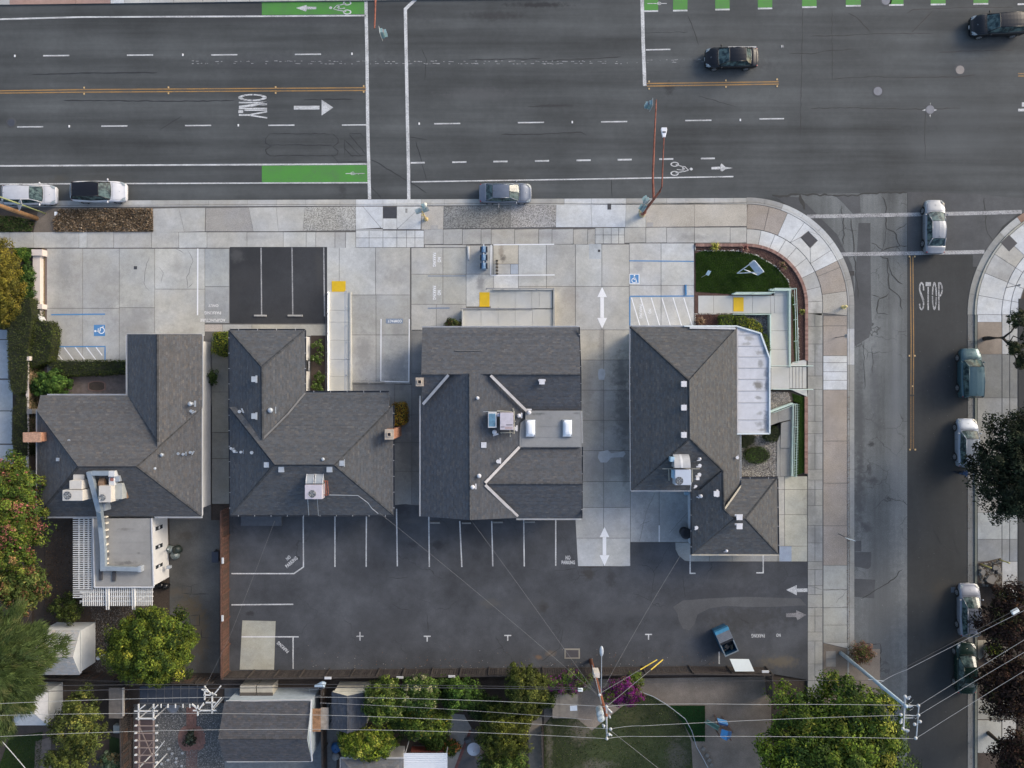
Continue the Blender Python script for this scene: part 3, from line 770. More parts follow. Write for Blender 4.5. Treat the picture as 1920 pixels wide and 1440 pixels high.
# ---- office lots (concrete slabs)
lot=bed([(83,464),(1302,456),(1302,612),(1182,622),(1182,1062),(1079,1062),(1079,975),(740,975),(740,760),(395,760),(395,975),(318,975),(318,700),(83,700)],
   'pale concrete parking court in front of and between the office houses', 'parking_court', 'parking lot')
def grid(parent,xs,ys,cols,**kw):
 for j in range(len(ys) - 1):
  for i in range(len(xs) - 1):
   slab(parent,rect(xs[i],ys[j],xs[i+1],ys[j+1]),random.choice(cols),**kw)
A=((.335,.335,.325),(.35,.35,.335),(.32,.32,.31))
for y0,y1 in ((466,578),(578,700)):
 slab(lot,rect(87,y0,155,y1),(.33,.325,.31));slab(lot,rect(155,y0,223.5,y1),A[0])
slab(lot,rect(223.5,466,290,577),A[1]);slab(lot,rect(223.5,577,290,700),A[2])
slab(lot,rect(290,466,384,542),(.38,.38,.365));slab(lot,rect(290,542,384,630),(.37,.365,.345))
slab(lot,rect(384,466,430,537.5),(.29,.30,.30));slab(lot,rect(384,537.5,430,606),(.28,.285,.285))
slab(lot,rect(384,608,417,622),(.36,.32,.29),M_aggfine);slab(lot,rect(417,608,472,630),CG);slab(lot,rect(472,608,612,630),(.31,.30,.27))
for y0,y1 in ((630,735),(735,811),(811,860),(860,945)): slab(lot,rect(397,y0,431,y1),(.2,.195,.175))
grid(lot,[613,636,704,769],[464,553],(CM,CL));grid(lot,[658,705,769],[553,628,720],((.31,.31,.30),CG))
slab(lot,rect(613,553,658,760),CM)
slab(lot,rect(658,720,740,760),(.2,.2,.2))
slab(lot,rect(796,459,874,464.2),CM);grid(lot,[771,830.5,874],[464.6,514,570.5],(CM,(.35,.345,.32)));slab(lot,rect(771,570.5,818,620),CM);slab(lot,rect(818,570.5,874,620),CG)
slab(lot,rect(874,460,925,514),CG);slab(lot,rect(874,514,925,575),CL)
slab(lot,rect(925,459,972,495),(.4,.365,.3));slab(lot,rect(925,495,957,514),CM);slab(lot,rect(957,495,972,514),(.33,.36,.4));slab(lot,rect(925,514,972,575),CNW)
for i,(x0,x1) in enumerate(((972,1024.5),(1024.5,1079),(1079,1128.5),(1128.5,1180))):
 slab(lot,rect(x0,458,x1,537),(CL,CM,CL,CM)[i]);slab(lot,rect(x0,537,x1,618.5),(CM,CT,CM,CM)[i])
slab(lot,rect(1104,457,1128,486),(.35,.37,.39),h=HS+.003)
grid(lot,[1180,1239.5,1301.5],[456,535,613],((.41,.415,.41),(.40,.40,.395)))
for i,(y0,y1) in enumerate(((618.5,675),(675,731.5),(731.5,788),(788,845),(845,903),(903,951.5),(951.5,1009),(1009,1062))):
 c=[(.36,.345,.31),(.31,.305,.29),(.29,.285,.27),(.27,.27,.26),(.27,.27,.265),(.28,.285,.28),(.35,.35,.345),(.36,.365,.365)][i]
 slab(lot,rect(1078,y0,1132,y1),c);slab(lot,rect(1132,y0,1182,y1),c)
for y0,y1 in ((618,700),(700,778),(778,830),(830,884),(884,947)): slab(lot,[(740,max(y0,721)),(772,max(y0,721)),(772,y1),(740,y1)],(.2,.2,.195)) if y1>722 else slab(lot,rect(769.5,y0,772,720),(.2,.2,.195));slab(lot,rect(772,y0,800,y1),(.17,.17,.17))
strp=[(1122,693),(1128,691),(1134,693),(1135,700),(1133,712),(1123,712),(1121,703)]
sheet(strp,HS+.004,'cement_patch', flat('cement_patch',(.42,.45,.47),.8),lot)
sheet([(1123,847),(1140,844),(1146,850),(1170,846),(1173,851),(1168,857),(1146,858),(1138,867),(1126,867),(1121,858)],HS+.004,'cement_patch', MATS['cement_patch'],lot)
slb=sheet(rect(431,463,613,606),HS+.006,'parking_lot', M_lotb, label='small square black asphalt parking area with three stalls', cat='parking lot',kind='structure')
M_lp=M_white
for x0,y0,x1,y1 in ((489.5,464,490.5,590),(547.5,464,549,590),(607,464,608.5,593)): lmark(x0,y0,x1,y1,2.2,slb,M_whitew,'stall_line',HS+.012)
rlot=sheet([(430,952),(738,952),(738,947),(760,945),(788,949),(1079,972),(1084,1063),(1110,1064),(1182,1061),(1183,1017),(1266,1017),(1266,1030),(1272,1042),(1284,1052),(1296,1053.5),(1514,1053.5),(1515,1275),(1440,1262),(430,1262)],HS+.006,'rear_parking_lot',M_lot,
    label='long dark asphalt parking lot behind the office houses', cat='parking lot',kind='structure')
M_lotl=asphalt('faded_lot_asphalt',(0.10,0.102,0.105),streak=0.1)
sheet([(1280,1126),(1330,1122),(1400,1119),(1500,1122),(1512,1135),(1440,1138),(1400,1138),(1360,1136),(1330,1141),(1308,1152),(1302,1170),(1292,1182),(1280,1178),(1273,1164),(1270,1150),(1262,1138)],HS+.010,'faded_seal_coat',M_lotl,rlot)
pm=[((568.5,968),(569,1063),(551,1075.5),(434,1075.5)),((434,1134),(550,1133)),((628,968),(628,1063)),((687,968),(686.5,1063)),((743.5,954),(745,1062)),((804,968),(805,1063)),((862,977),(866,1063)),((922,977),(924,1062)),((982,972),(983,1062)),((1042,972),(1042,1061)),
  ((1294,1040),(1294,1075),(1304,1075)),((1431,1040),(1431,1074),(1418,1074)),((549.5,1195),(549.5,1254)),((516,1194),(560,1194)),((1348.5,1222),(1348.5,1245))]
for q in pm: pmark(list(q),2.3,rlot,M_white,'stall_line',HS+.014)
for x,y,kind in ((675,1193,'+'),(801,1195,'T'),(952,1193.5,'T'),(1216,1191.5,'T')):
 seg=bar(x - 6.5,y - 2,x+6.5,y - 2,2.2)+bar(x,y - 8 if kind=='+' else y - .9,x,y+8,2.2)
 if kind=='+': seg=bar(x - 6.5,y,x - 1.2,y,2)+bar(x+1.2,y,x+6.5,y,2)+bar(x,y - 8,x,y+8,2.2)
 strokes(seg,rlot,M_white,'stall_tick',HS+.014)
pad=slab(rlot,[(454,1163),(517,1164.5),(514,1256),(449,1256)],(.33,.325,.28),h=HS+.03,name='concrete_pad')
pmark([(453,1194),(516,1194)],2.2,rlot,M_faint,'stall_line',HS+.036)
for x in (477,500): pass
strokes([[(1474,1106),(1494,1097),(1494,1103.4),(1514,1103.4),(1514,1110),(1494,1110),(1494,1116)]],rlot,M_white,'lot_arrow',HS+.014)
strokes([[(1512,1153),(1493,1144),(1493,1149),(1474,1150),(1474,1157),(1493,1157),(1495,1163)]],rlot,paintmat('ghost_paint', (.3, .29, .29), .7, (.06, .06, .065)), 'lot_arrow',HS+.014)
mb=MB()
for i in range(260):
 x=random.uniform(560,1340);y=1254 - abs(random.gauss(0,18));a=P(x,y,HS+.012);w=random.uniform(.01,.032)
 mb.face([(a[0] - w,a[1] - w,a[2]),(a[0]+w,a[1] - w,a[2]+.01),(a[0]+w,a[1]+w,a[2]),(a[0] - w,a[1]+w,a[2]+.015)],col=random.choice(((.26,.22,.16),(.2,.1,.05),(.3,.3,.3),(.14,.08,.05))))
M_attr=attrmat('mottled',.9)
mb.build('fallen_leaves', M_attr, label='scattered dry leaves and grit on the asphalt along the rear fence', cat='leaf litter',kind='stuff')
def darrow(x,y0,y1):
 strokes([[(x,y0),(x+9,y0+19),(x+3.4,y0+19),(x - 3.4,y0+19),(x - 9,y0+19)],[(x - 3.4,y0+19.2),(x+3.4,y0+19.2),(x+3.4,y1 - 20.2),(x - 3.4,y1 - 20.2)],[(x,y1),(x - 9.2,y1 - 20),(x+9.2,y1 - 20)]],lot,M_lwhite,'driveway_arrow',HS+.012)
darrow(1129,538,616);darrow(1133.4,988,1061)
L_=lambda x0,y0,x1,y1,w,m,n='stall_line': lmark(x0,y0,x1,y1,w,lot,m,n,HS+.010)
L_(1180,489,1301,490,2,M_blue);L_(1181,555.5,1301,555,2.2,M_blue);L_(1181,557,1181,610,2.2,M_blue)
L_(96,590,197,589,2.4,M_blue);L_(95,650,198,649.5,2.2,M_blue);L_(197,651,197,676,2.2,M_blue)
for x in (1184,1201,1221,1241,1262,1282): L_(x,558,x+16,611,2,M_lwhite)
for x,l in ((99,1),(120,1),(141,1),(162,1),(180,.62)): L_(x,651,x+19*l,676 - 25*(1 - l),2,M_lwhite)
L_(92,664,99,676,2,M_lwhite)
L_(371,466,370.5,591,2.4,M_lwhite);L_(714.5,598,714,715,2,M_lwhite);L_(767.5,598,766.5,716,2,M_lwhite);L_(714,715,767,716,2,M_lwhite);L_(658.5,598,658,716,2,M_lwhite)
L_(925,459,1039,458,2,M_lwhite);L_(921,459,920,517,2,M_lwhite);L_(919,516.5,1040,515.5,2,M_lwhite);L_(802,517.5,873,517.3,1.6,M_bluef);L_(802,578,843,577.5,2.4,M_bluef);L_(1236,985,1236,1016,2,M_faint)
def wheelchair(x0,y0,s,rot,border=False):
 cx,cy=x0+s/2,y0+s/2
 if border: mark(rect(x0 - 1.4,y0 - 1.4,x0+s+1.4,y0+s+1.4),lot,M_lwhite,'accessible_symbol_border',HS+.009)
 mark(rect(x0,y0,x0+s,y0+s),lot,M_blue,'accessible_symbol',HS+.012)
 k=s/20.0
 seg=oring(0,3.4,6.2,6.2,1.7,1.7,16,0,20,265)+bar(-1.2,-5,-1.2,1.6,1.8)+bar(-1.2,1.4,4.6,1.4,1.8)+bar(4.4,1,6.4,7.4,1.8)+bar(-1.2,-2.2,3.6,-2.2,1.6)+bar(6.2,7,8.2,6.2,1.6)+oring(-1.2,-7.6,1.9,1.9,1.9,1.9,10,0)
 c,s_=math.cos(R(rot)),math.sin(R(rot))
 seg=[[(cx+k*(x*c+y*s_),cy+k*(-x*s_+y*c)) for x,y in q] for q in seg]
 strokes(seg,lot,M_lwhite,'accessible_symbol_figure',HS+.016)
wheelchair(176,609,21,90);wheelchair(1181.5,515,16,-10,True)
def words(txt,cx,cy,w,hh,rot,parent,mat=M_lwhite,h=HS+.013,name='painted_word'):
 cu=bpy.data.curves.new(name,'FONT');cu.body=txt;cu.size=1.0;cu.space_character=1.1;cu.offset=.03
 ob=bpy.data.objects.new(name,cu);COL.objects.link(ob)
 dg=bpy.context.evaluated_depsgraph_get();me=bpy.data.meshes.new_from_object(ob.evaluated_get(dg))
 vs=np.array([v.co[:] for v in me.vertices]);fs=[tuple(p.vertices) for p in me.polygons]
 bpy.data.objects.remove(ob);bpy.data.curves.remove(cu);bpy.data.meshes.remove(me)
 mn,mx=vs.min(0),vs.max(0);k=(H - h)/H/S
 X=((vs[:,0] - (mn[0]+mx[0])/2)/(mx[0] - mn[0]))*w*k;Y=((vs[:,1] - (mn[1]+mx[1])/2)/(mx[1] - mn[1]))*hh*k
 c,s_=math.cos(R(rot)),math.sin(R(rot));o=P(cx,cy,h)
 mb=MB();mb.v=[(o[0]+x*c - y*s_,o[1]+x*s_+y*c,h) for x,y in zip(X,Y)]
 mb.f=fs;mb.m=[0]*len(fs);mb.c=[None]*len(fs)
 return mb.build(name,mat,parent)
words('NO',823.5,487,9,6.5,-90,lot);words('PARKING',814.5,487,26,6,-90,lot)
words('NO',823.5,549,9,6.5,-90,lot);words('PARKING',814.5,549,26,6,-90,lot)
words('NO',1218.5,583.5,9,5.5,-90,lot);words('PARKING',1201.5,584,26,5.5,-90,lot)
words('NO',540.5,1046,8.5,6.5,42,rlot,h=HS+.018,mat=M_white);words('PARKING',546.5,1054,27,7,41,rlot,h=HS+.018,mat=M_white)
words('NO',1065,1045.5,9,7.5,0,rlot,h=HS+.018,mat=M_white);words('PARKING',1065.5,1054.5,25,7,0,rlot,h=HS+.018,mat=M_white)
words('PARKING',530.5,1213.5,27,6.5,137,rlot,h=HS+.018,mat=M_white)
words('PARKING',1421.5,1192,25,7,180,rlot,h=HS+.018,mat=M_white);words('NO',1459.5,1191,8,6,180,rlot,h=HS+.018,mat=M_white)
words('ACUPUNCTURE',399,600.5,47,5.6,180,lot,M_faint);words('PARKING',399,586.5,31,6,180,lot,M_faint);words('ONLY',400,573,19,5,180,lot,M_faint)
mark(rect(723.5,597.5,755.5,606.5),lot,M_bluef,'compact_panel', HS + .010); words('COMPACT',740,602,26,5,180,lot,M_lwhite,HS+.015)
pt=bed([(1182,915),(1300,915),(1300,893),(1514.5,893),(1514.5,1053.5),(1296,1053.5),(1284,1052),(1272,1042),(1266,1030),(1266,1017),(1182,1017)],'concrete apron around the back of the corner house', 'apron', 'pavement')
slab(pt,rect(1182,915,1236,1016.5),(.30,.305,.305));slab(pt,rect(1236,915,1300,1016.5),(.30,.31,.315))
slab(pt,[(1266,1017),(1330,1017),(1330,1053),(1296,1053),(1284,1051.5),(1272,1041.5),(1266.5,1030)],(.27,.275,.27))
for x0,x1 in ((1330,1373),(1373,1431),(1431,1460)): slab(pt,rect(x0,1020,x1,1053),(.25,.245,.23))
for y0,y1 in ((893,918),(918,965),(965,1024),(1024,1053)):
 slab(pt,rect(1458,y0,1471,y1),CT);slab(pt,rect(1471,y0,1514,y1),(.35,.34,.29))
slab(pt,rect(1461,1024,1484.5,1053),(.26,.30,.37),h=HS+.004)
M_hair=flat('hairline',(.2,.2,.195),.9)
for pts in ([(330,466),(346,476)],[(352,470),(362,490),(350,520),(352,540),(362,530)],[(280,480),(272,510),(270,530),(280,545)],[(298,500),(306,512),(302,530)]): crackline(pts,.9,lot,HS+.004,M_hair,'crack',1.5)
for pts in ([(1228,925),(1212,960),(1198,1016)],[(1200,985),(1222,975)],[(1255,1000),(1290,960)]): crackline(pts,.9,pt,HS+.004,M_hair,'crack',1.2)
for pts in ([(1515,1099),(1530,1102),(1544,1105)],[(1544,1108),(1592,1105)],[(1516,1140),(1530,1138),(1545,1140),(1590,1138)],[(1568,1130),(1585,1110)]): crackline(pts,1.2,sw,HS+.004,M_hair,'crack',1.2)
for pts in ([(730,1083),(745,1085),(765,1082)],[(735,1132),(750,1142),(770,1144)],[(1015,1240),(1050,1215),(1055,1180)],[(800,1150),(803,1185)],[(1280,1080),(1285,1120)],[(1040,1070),(1080,1066)]): crackline(pts,1.0,rlot,HS+.011,M_tar,'crack',1.2)
# ================================================================ buildings
M_shin=attrmat('shingle',.92,1.0,9.0,0.12,spec=.2)
M_roofb=flat('roof_felt',(0.035,0.036,0.04),.95)
M_wallw=flat('white_stucco',(0.60,0.59,0.57),.8,var=.06)
M_brickm=flat('chimney_brick',(0.42,0.24,0.16),.85,var=.35,scale=9)
M_glass=flat('window_glass',(0.03,0.035,0.04),.08,var=.1)
def clip_rect(poly,x0,x1,y0,y1):
 for ax,lim,sg in ((0,x0,1),(0,x1,-1),(1,y0,1),(1,y1,-1)):
  out=[]
  n=len(poly)
  if n==0: return []
  for i in range(n):
   a,b=poly[i],poly[(i+1) % n]
   ia=(a[ax] - lim)*sg>=0;ib=(b[ax] - lim)*sg>=0
   if ia: out.append(a)
   if ia !=ib:
    t=(lim - a[ax])/(b[ax] - a[ax]);out.append((a[0]+(b[0] - a[0])*t,a[1]+(b[1] - a[1])*t))
  poly=out
 return poly
DIRS={'N': (0,1),'S': (0,-1),'E': (1,0),'W': (-1,0)}
def roof_face(parent,pts,d,tone,course=0.14,tab=0.27,cvar=.13,name='roof_slope'):
 W3=[P(*p) for p in pts]
 dx,dy=DIRS[d]
 v=[-(p[0]*dx+p[1]*dy) for p in W3]     # grows up-slope
 u=[(p[0]*dy - p[1]*dx) for p in W3]
 z=[p[2] for p in W3]
 a,b=np.polyfit(v,z,1) if max(v) - min(v)>.1 else (0,z[0])
 a=max(0.0,a)
 poly=list(zip(u,v))
 def XYZ(uu,vv,off):
  x=uu*dy - vv*dx;y=-uu*dx - vv*dy
  return (x,y,a*vv+b+off)
 base=MB();q=[XYZ(p[0],p[1],0) for p in poly]
 if area2(q)<0: q=q[::-1]
 base.face(q)
 o=base.build(name,M_roofb,parent)
 mb=MB()
 vmin,vmax=min(v),max(v);umin,umax=min(u),max(u)
 st=course/math.sqrt(1+a*a)
 nc=int((vmax - vmin)/st)+1
 for i in range(nc):
  v0=vmin+i*st;v1=v0+st
  band=clip_rect(poly,umin - 1,umax+1,v0,v1)
  if len(band)<3: continue
  b0=min(p[0] for p in band);b1=max(p[0] for p in band)
  off=(i*0.37) % 1*tab
  j0=int((b0 - off)/tab) - 1;j1=int((b1 - off)/tab)+2
  crow=random.uniform(.94,1.06)
  for j in range(j0,j1):
   ua=off+j*tab;ub=ua+tab
   c=clip_rect(band,ua,ub,v0 - 1,v1+1)
   if len(c)<3: continue
   k=crow*random.uniform(1 - cvar,1+cvar);wm=random.uniform(-.05,.06)
   if random.random()<.08: k*=1.16;wm+=.06
   col=(tone[0]*k*(1+wm),tone[1]*k,tone[2]*k*(1 - wm))
   top=[XYZ(p[0],p[1],.032 - .026*(p[1] - v0)/st) for p in c]
   if area2(top)<0: top=top[::-1]
   mb.face(top,col=col)
   ea=[p for p in c if abs(p[1] - v0)<1e-6]
   if len(ea)>=2:
    e0=min(p[0] for p in ea);e1=max(p[0] for p in ea)
    mb.face([XYZ(e0,v0,.032),XYZ(e1,v0,.032),XYZ(e1,v0,0),XYZ(e0,v0,0)],col=(tone[0]*.3,tone[1]*.3,tone[2]*.3))  # riser tone cut to paint the shade under each course
 mb.build('shingles',M_shin,o,kind='stuff')
 return o
def ridge_caps(parent,runs,tone,w=.22):
 mb=MB()
 for a,b in runs:
  A,B=Vector(P(*a)),Vector(P(*b));L=(B - A).length;n=max(1,int(L/.2))
  d=(B - A).normalized();s=d.cross(Vector((0,0,1))).normalized()
  for i in range(n):
   p=A+d*(i*L/n);q=A+d*((i+1.15)*L/n);k=random.uniform(.7,1.15)
   z0,z1=.075,.05
   for sg in (1,-1):
    f=[p+s*(w*.55*sg)+Vector((0,0,z0 - .07)),p+Vector((0,0,z0)),q+Vector((0,0,z1)),q+s*(w*.55*sg)+Vector((0,0,z1 - .07))]
    if area2([(t.x,t.y) for t in f])<0: f=f[::-1]
    mb.face(f,col=tuple(c*k for c in tone))
 return mb.build('ridge_caps',M_shin,parent,kind='stuff')
def strip3(parent,a,b,w,mat,name='valley_flashing',dz=.05,th=.03):
 A,B=Vector(P(*a)),Vector(P(*b));d=(B - A);s=d.cross(Vector((0,0,1))).normalized()*(w/2)
 mb=MB();up=Vector((0,0,dz));dn=Vector((0,0,dz - th))
 t=[A+s+up,B+s+up,B - s+up,A - s+up];l=[A+s+dn,B+s+dn,B - s+dn,A - s+dn]
 if area2([(q.x,q.y) for q in t])<0: t=t[::-1];l=l[::-1]
 mb.face(t)
 for i in range(4): mb.face([l[i],l[(i+1) % 4],t[(i+1) % 4],t[i]])
 return mb.build(name,mat,parent)
def gutter(parent,a,b,mat,w=.1,drop=.1,out=.05,brackets=True):
 A,B=Vector(P(*a)),Vector(P(*b));d=(B - A).normalized();s=d.cross(Vector((0,0,1))).normalized()
 mb=MB()
 for sg in (-1,1):   # two lips and a floor make a channel
  c=(A+B)/2+s*(sg*w/2)
  L=(B - A).length;ang=math.atan2(d.y,d.x)
  mb.box((c.x,c.y,c.z - drop/2+.03),(L,.022,drop),ang)
 c=(A+B)/2
 mb.box((c.x,c.y,c.z - drop+.03),(L,w,.015),ang)
 o=mb.build('gutter',mat,parent)
 if brackets:
  n=int(L/1.3);m2=MB()
  for i in range(n):
   p=A+d*((i+.5)*L/n);m2.box((p.x,p.y,p.z+.035),(.035,w*1.25,.012),ang)
  if n: m2.build('gutter_brackets',M_wmetal,o,kind='stuff')
 return o
def building(name,label,outline,eave,wallmat,ins=.42,cat='house',base=0.0,group=None,soffit=True):
 pts=[P(x,y,eave)[:2] for x,y in outline]
 c=(sum(p[0] for p in pts)/len(pts),sum(p[1] for p in pts)/len(pts),0)
 t=empty(name,c,label,cat,group)
 MB().prism(inset(pts,ins),base,eave - .25).build('wall',wallmat,t)
 MB().prism(inset(pts,.04),eave - .3,eave - .2,bottom=True).build('soffit',wallmat,t)
 return t
# ---- roof fittings (parts of their house)
def vent(parent,px,py,h,kind='hood',s=1.0,rz=0.0,mat=None):
 x,y,z=P(px,py,h);mat=mat or M_gmetal
 mb=MB();M=lambda a,b: (x+a*math.cos(rz) - b*math.sin(rz),y+a*math.sin(rz)+b*math.cos(rz))
 if kind=='hood':      # low box vent on a flashing plate
  mb.box((x,y,z+.03),(.62*s,.16*s,.03),rz)
  c=M(0,.16*s);mb.box((c[0],c[1],z+.12),(.4*s,.36*s,.2),rz)
  c=M(0,.12*s);mb.box((c[0],c[1],z+.235),(.46*s,.44*s,.03),rz)
 elif kind=='turbine':
  mb.box((x,y,z+.02),(.5*s,.14*s,.03),rz)
  c=M(0,.25*s);mb.tube([(c[0],c[1],z - .05),(c[0],c[1],z+.35)],.13*s,12)
  mb.ell((c[0],c[1],z+.42),(.2*s,.2*s,.14*s),12,6)
 elif kind=='pipe':
  mb.box((x,y,z+.02),(.34*s,.1*s,.03),rz)
  c=M(0,.12*s);mb.tube([(c[0],c[1],z - .05),(c[0],c[1],z+.3*s)],.05*s,8)
  mb.prism([(c[0]+.12*s*math.cos(t*.785),c[1]+.12*s*math.sin(t*.785)) for t in range(8)],z+.3*s,z+.34*s,bottom=True)
 return mb.build('roof_vent',mat,parent)
def chimney(parent,px0,py0,px1,py1,h0,h1,flue=True,mat=None,capc=None):
 a,b=P(px0,py0,h1),P(px1,py1,h1)
 x0,x1=sorted((a[0],b[0]));y0,y1=sorted((a[1],b[1]))
 mb=MB()
 q=[(x0,y0),(x1,y0),(x1,y1),(x0,y1)]
 o=MB().prism(q,0,h1 - .12).build('chimney',mat or M_brickm,parent)
 mb.prism(inset(q,-.05),h1 - .12,h1,bottom=True);mb.build('chimney_cap', capc or flat('mortar_cap',(.42,.36,.29),.8),o)
 if flue:
  cx,cy=(x0+x1)/2,(y0+y1)/2;m2=MB();r,r2,t=.15,.1,.1
  for s_ in ((cx - r,cy,.04,2*r),(cx+r,cy,.04,2*r)): m2.box((s_[0],s_[1],h1+t/2),(s_[2],s_[3],t))
  for s_ in ((cx,cy - r),(cx,cy+r)): m2.box((s_[0],s_[1],h1+t/2 - .002),(2*r - .04,.04,t))
  m2.build('flue',flat('flue_clay',(.5,.42,.34),.8),o)
  MB().box((cx,cy,h1+.005),(2*r - .05,2*r - .05,.01)).build('flue_opening',M_black,o)
 m3=MB();k=0
 z=.3
 while z<h1 - .2:
  for (ax,ay,bx,by) in ((x0,y0,x1,y0),(x1,y0,x1,y1),(x1,y1,x0,y1),(x0,y1,x0,y0)):
   L=math.hypot(bx - ax,by - ay);n=max(2,int(L/.22));ang=math.atan2(by - ay,bx - ax)
   for i in range(n):
    t=(i+.5+(k % 2)*.25)/n
    if t>.97: continue
    cc=random.uniform(.7,1.25)
    m3.box((ax+(bx - ax)*t,ay+(by - ay)*t,z),(L/n - .02,.02,.065),ang,col=(.44*cc,.22*cc,.14*cc))
  z+=.08;k+=1
 m3.build('bricks',MATS['mottled'],o,kind='stuff')
 return o
E=3.0
# ---------------- house 1
T1=(.110,.110,.112)
H1=building('gabled_office_house','leftmost office house with faded brown grey shingle roof and white right wall',[(238,627),(379,627),(379,968),(69,968),(70,770),(76,741),(238,741)],E,M_wallw,.5)
rk,rw=5.35,4.9
roof_face(H1,[(238,627,E),(295,627,rw),(295,826,rw),(240,741,E)],'W',T1)
roof_face(H1,[(379,627,E),(379,764,E),(295,838,rw),(295,627,rw)],'E',T1)
roof_face(H1,[(76,741,E),(240,741,E),(295,826,4.9),(295,840,4.95),(256,874,rk),(148,874,rk),(72,771,3.4)],'N',T1)
roof_face(H1,[(70,771,E),(148,874,rk),(70,968,E)],'W',T1)
roof_face(H1,[(378,764,E),(378,968,E),(256,874,rk)],'E',T1)
roof_face(H1,[(70,968,E),(148,874,rk),(256,874,rk),(378,968,E)],'S',(.095,.096,.099))
D1=tuple(c*.62 for c in T1)
ridge_caps(H1,[((295,627,rw),(295,828,rw)),((148,874,rk),(256,874,rk)),((71,771,E+.1),(148,874,rk)),((71,967,E),(148,874,rk)),((377,967,E),(256,874,rk)),((377,764,E),(256,874,rk))],D1)
for a,b in (((238,627),(379,627)),((237.5,628),(237.5,741)),((88,740),(238,740)),((69,768),(69,970)),((69,970),(186,970)),((290,970),(379,970)),((379.5,628),(379.5,764)),((378,766),(378,968))):
 gutter(H1,(a[0],a[1],E),(b[0],b[1],E),M_wmetal,w=.09,brackets=False)
for x,y,k,s,rz in ((138,826,'pipe',1.2,1.57),(113,861,'hood',.6,1.57),(275,850,'pipe',1.2,1),(312,852,'turbine', .8, 1.57), (340, 850, 'pipe', 1, 1.57), (349, 851, 'pipe', 1, 1.57), (362, 849, 'pipe', 1, 1), (300, 877, 'turbine', 1.0, 1.57), (366, 757, 'turbine', 1.0, 1.57), (363, 773, 'pipe', 1.1, .5), (307, 772, 'pipe',.3,0)):
 vent(H1,x,y,4.2 if x<330 else 3.6,k,s,rz)
chimney(H1,44,812,75,828,3,4.4,flue=False,capc=flat('brick_top',(.42,.25,.17),.85,var=.35,scale=8))
for x0,x1 in ((383,386),): pass
for y in ():
 a=P(395,y,1.5);wf=MB().box((P(396,0,0)[0]+.03,a[1],1.6),(.06,1.2,1.0)).build('window',M_wmetal,H1)
 MB().box((P(396,0,0)[0]+.05,a[1],1.6),(.06,1.05,.85)).build('pane',M_glass,wf)
# ---------------- annex with flat roof
M_flat=asphalt('flat_roof_membrane',(0.30,0.295,0.28),streak=.08,patch=.1,speck=.1,stains=[(240,1055,20,4,(.12,.12,.12),.7),(202,1008,5,5,(.15,.15,.14),.6),(235,992,14,3,(.17,.16,.15),.6),(203,1040,4,4,(.13,.13,.13),.7),(260,1037,4,3,(.15,.14,.13),.6),(225,1078,30,3,(.2,.2,.2),.5)],sh=2.96)
AN=empty('flat_roofed_annex', P(240, 1040, 0), 'flat roofed white annex behind the leftmost office house', 'annex')
an=[P(x,y,2.9)[:2] for x,y in ((172,972),(284,972),(288,1100),(176,1100))]
MB().prism(inset(an,.05),0,2.85).build('wall',M_wallw,AN)
MB().prism(an,2.85,2.95,bottom=True).build('roof_deck',M_flat,AN)
for y0,y1 in ((976,997),(997,1018),(1018,1039),(1039,1060),(1060,1099)):
 a,b=P(177,y0,3),P(282,y1,3)
 MB().prism([(a[0],a[1] - .02),(b[0],a[1] - .02),(b[0],b[1]+.02),(a[0],b[1]+.02)],2.94,2.962).build('roof_sheet',M_flat,AN)
for a,b in (((284,972),(288,1100)),((176,1101),(288,1101)),((174,972),(177,1100))):
 strip3(AN,(a[0],a[1],3),(b[0],b[1],3),.1,M_wmetal,'roof_edge_trim',.02,.12)
for y in (989,1024,1061):
 xw=an[1][0]+.0;a=P(297,y,1.7)
 f=MB().box((an[1][0]+.0,a[1],1.75),(.14,.46,1.35)).build('window',M_wmetal,AN)
 MB().box((an[1][0]+.05,a[1],1.75),(.08,.34,1.22)).build('pane',M_glass,f)
 MB().box((an[1][0]+.08,a[1],1.75),(.06,.2,.2)).build('window_latch',M_wmetal,f)
for y in (1100 - 35*i for i in range(0)): pass
for i in range(9):
 z=.25+i*.3
 MB().box((an[1][0] - .03,(an[0][1]+an[2][1])/2,z),(.06,an[0][1] - an[2][1] - .2,.285)).build('siding_board',M_wallw,AN)
MB().tube([P(315,1030,.3),P(315,1030,2.6)],.05,8).build('downpipe',M_wmetal,AN)
MB().box(P(317,1063,1.3),(.3,.25,.35)).build('meter_box',M_gmetal,AN)
PG=empty('slatted_pergola',P(160,1080,0),'white slatted pergola wrapped round two sides of the flat roofed annex', 'pergola')
M_slat=flat('white_slat',(.62,.63,.62),.7,var=.12)
def beam(a,b,w,h,parent,name,mat,z=None):
 A,B=Vector(a),Vector(b);c=(A+B)/2;d=B - A
 return MB().box((c.x,c.y,c.z),(math.hypot(d.x,d.y),w,h),math.atan2(d.y,d.x)).build(name,mat,parent)
for i in range(38):
 y=972+i*4.0
 beam(P(137,y,2.75),P(175 if y<1105 else max(145,175 - (y - 1105)*.7),y,2.75),.07,.07,PG,'slat',M_slat)
for x in (148.5,157.5,166,173): beam(P(x,972,2.66),P(x,1105,2.66),.1,.1,PG,'beam',M_slat)
for i in range(35):
 x=156+i*3.8
 beam(P(x,1102+max(0,12 - i*2),2.75),P(x,1136,2.75),.07,.07,PG,'slat',M_slat)
for y in (1110,1118,1127): beam(P(150,y,2.66),P(287,y,2.66),.09,.09,PG,'beam',M_slat)
for x,y in ((140,1024),(140,1078),(149,1131),(195,1134),(245,1134)): MB().tube([P(x,y,2.7)[:2]+(0,),P(x,y,2.7)[:2]+(2.62,)],.05,6).build('post',M_slat,PG)
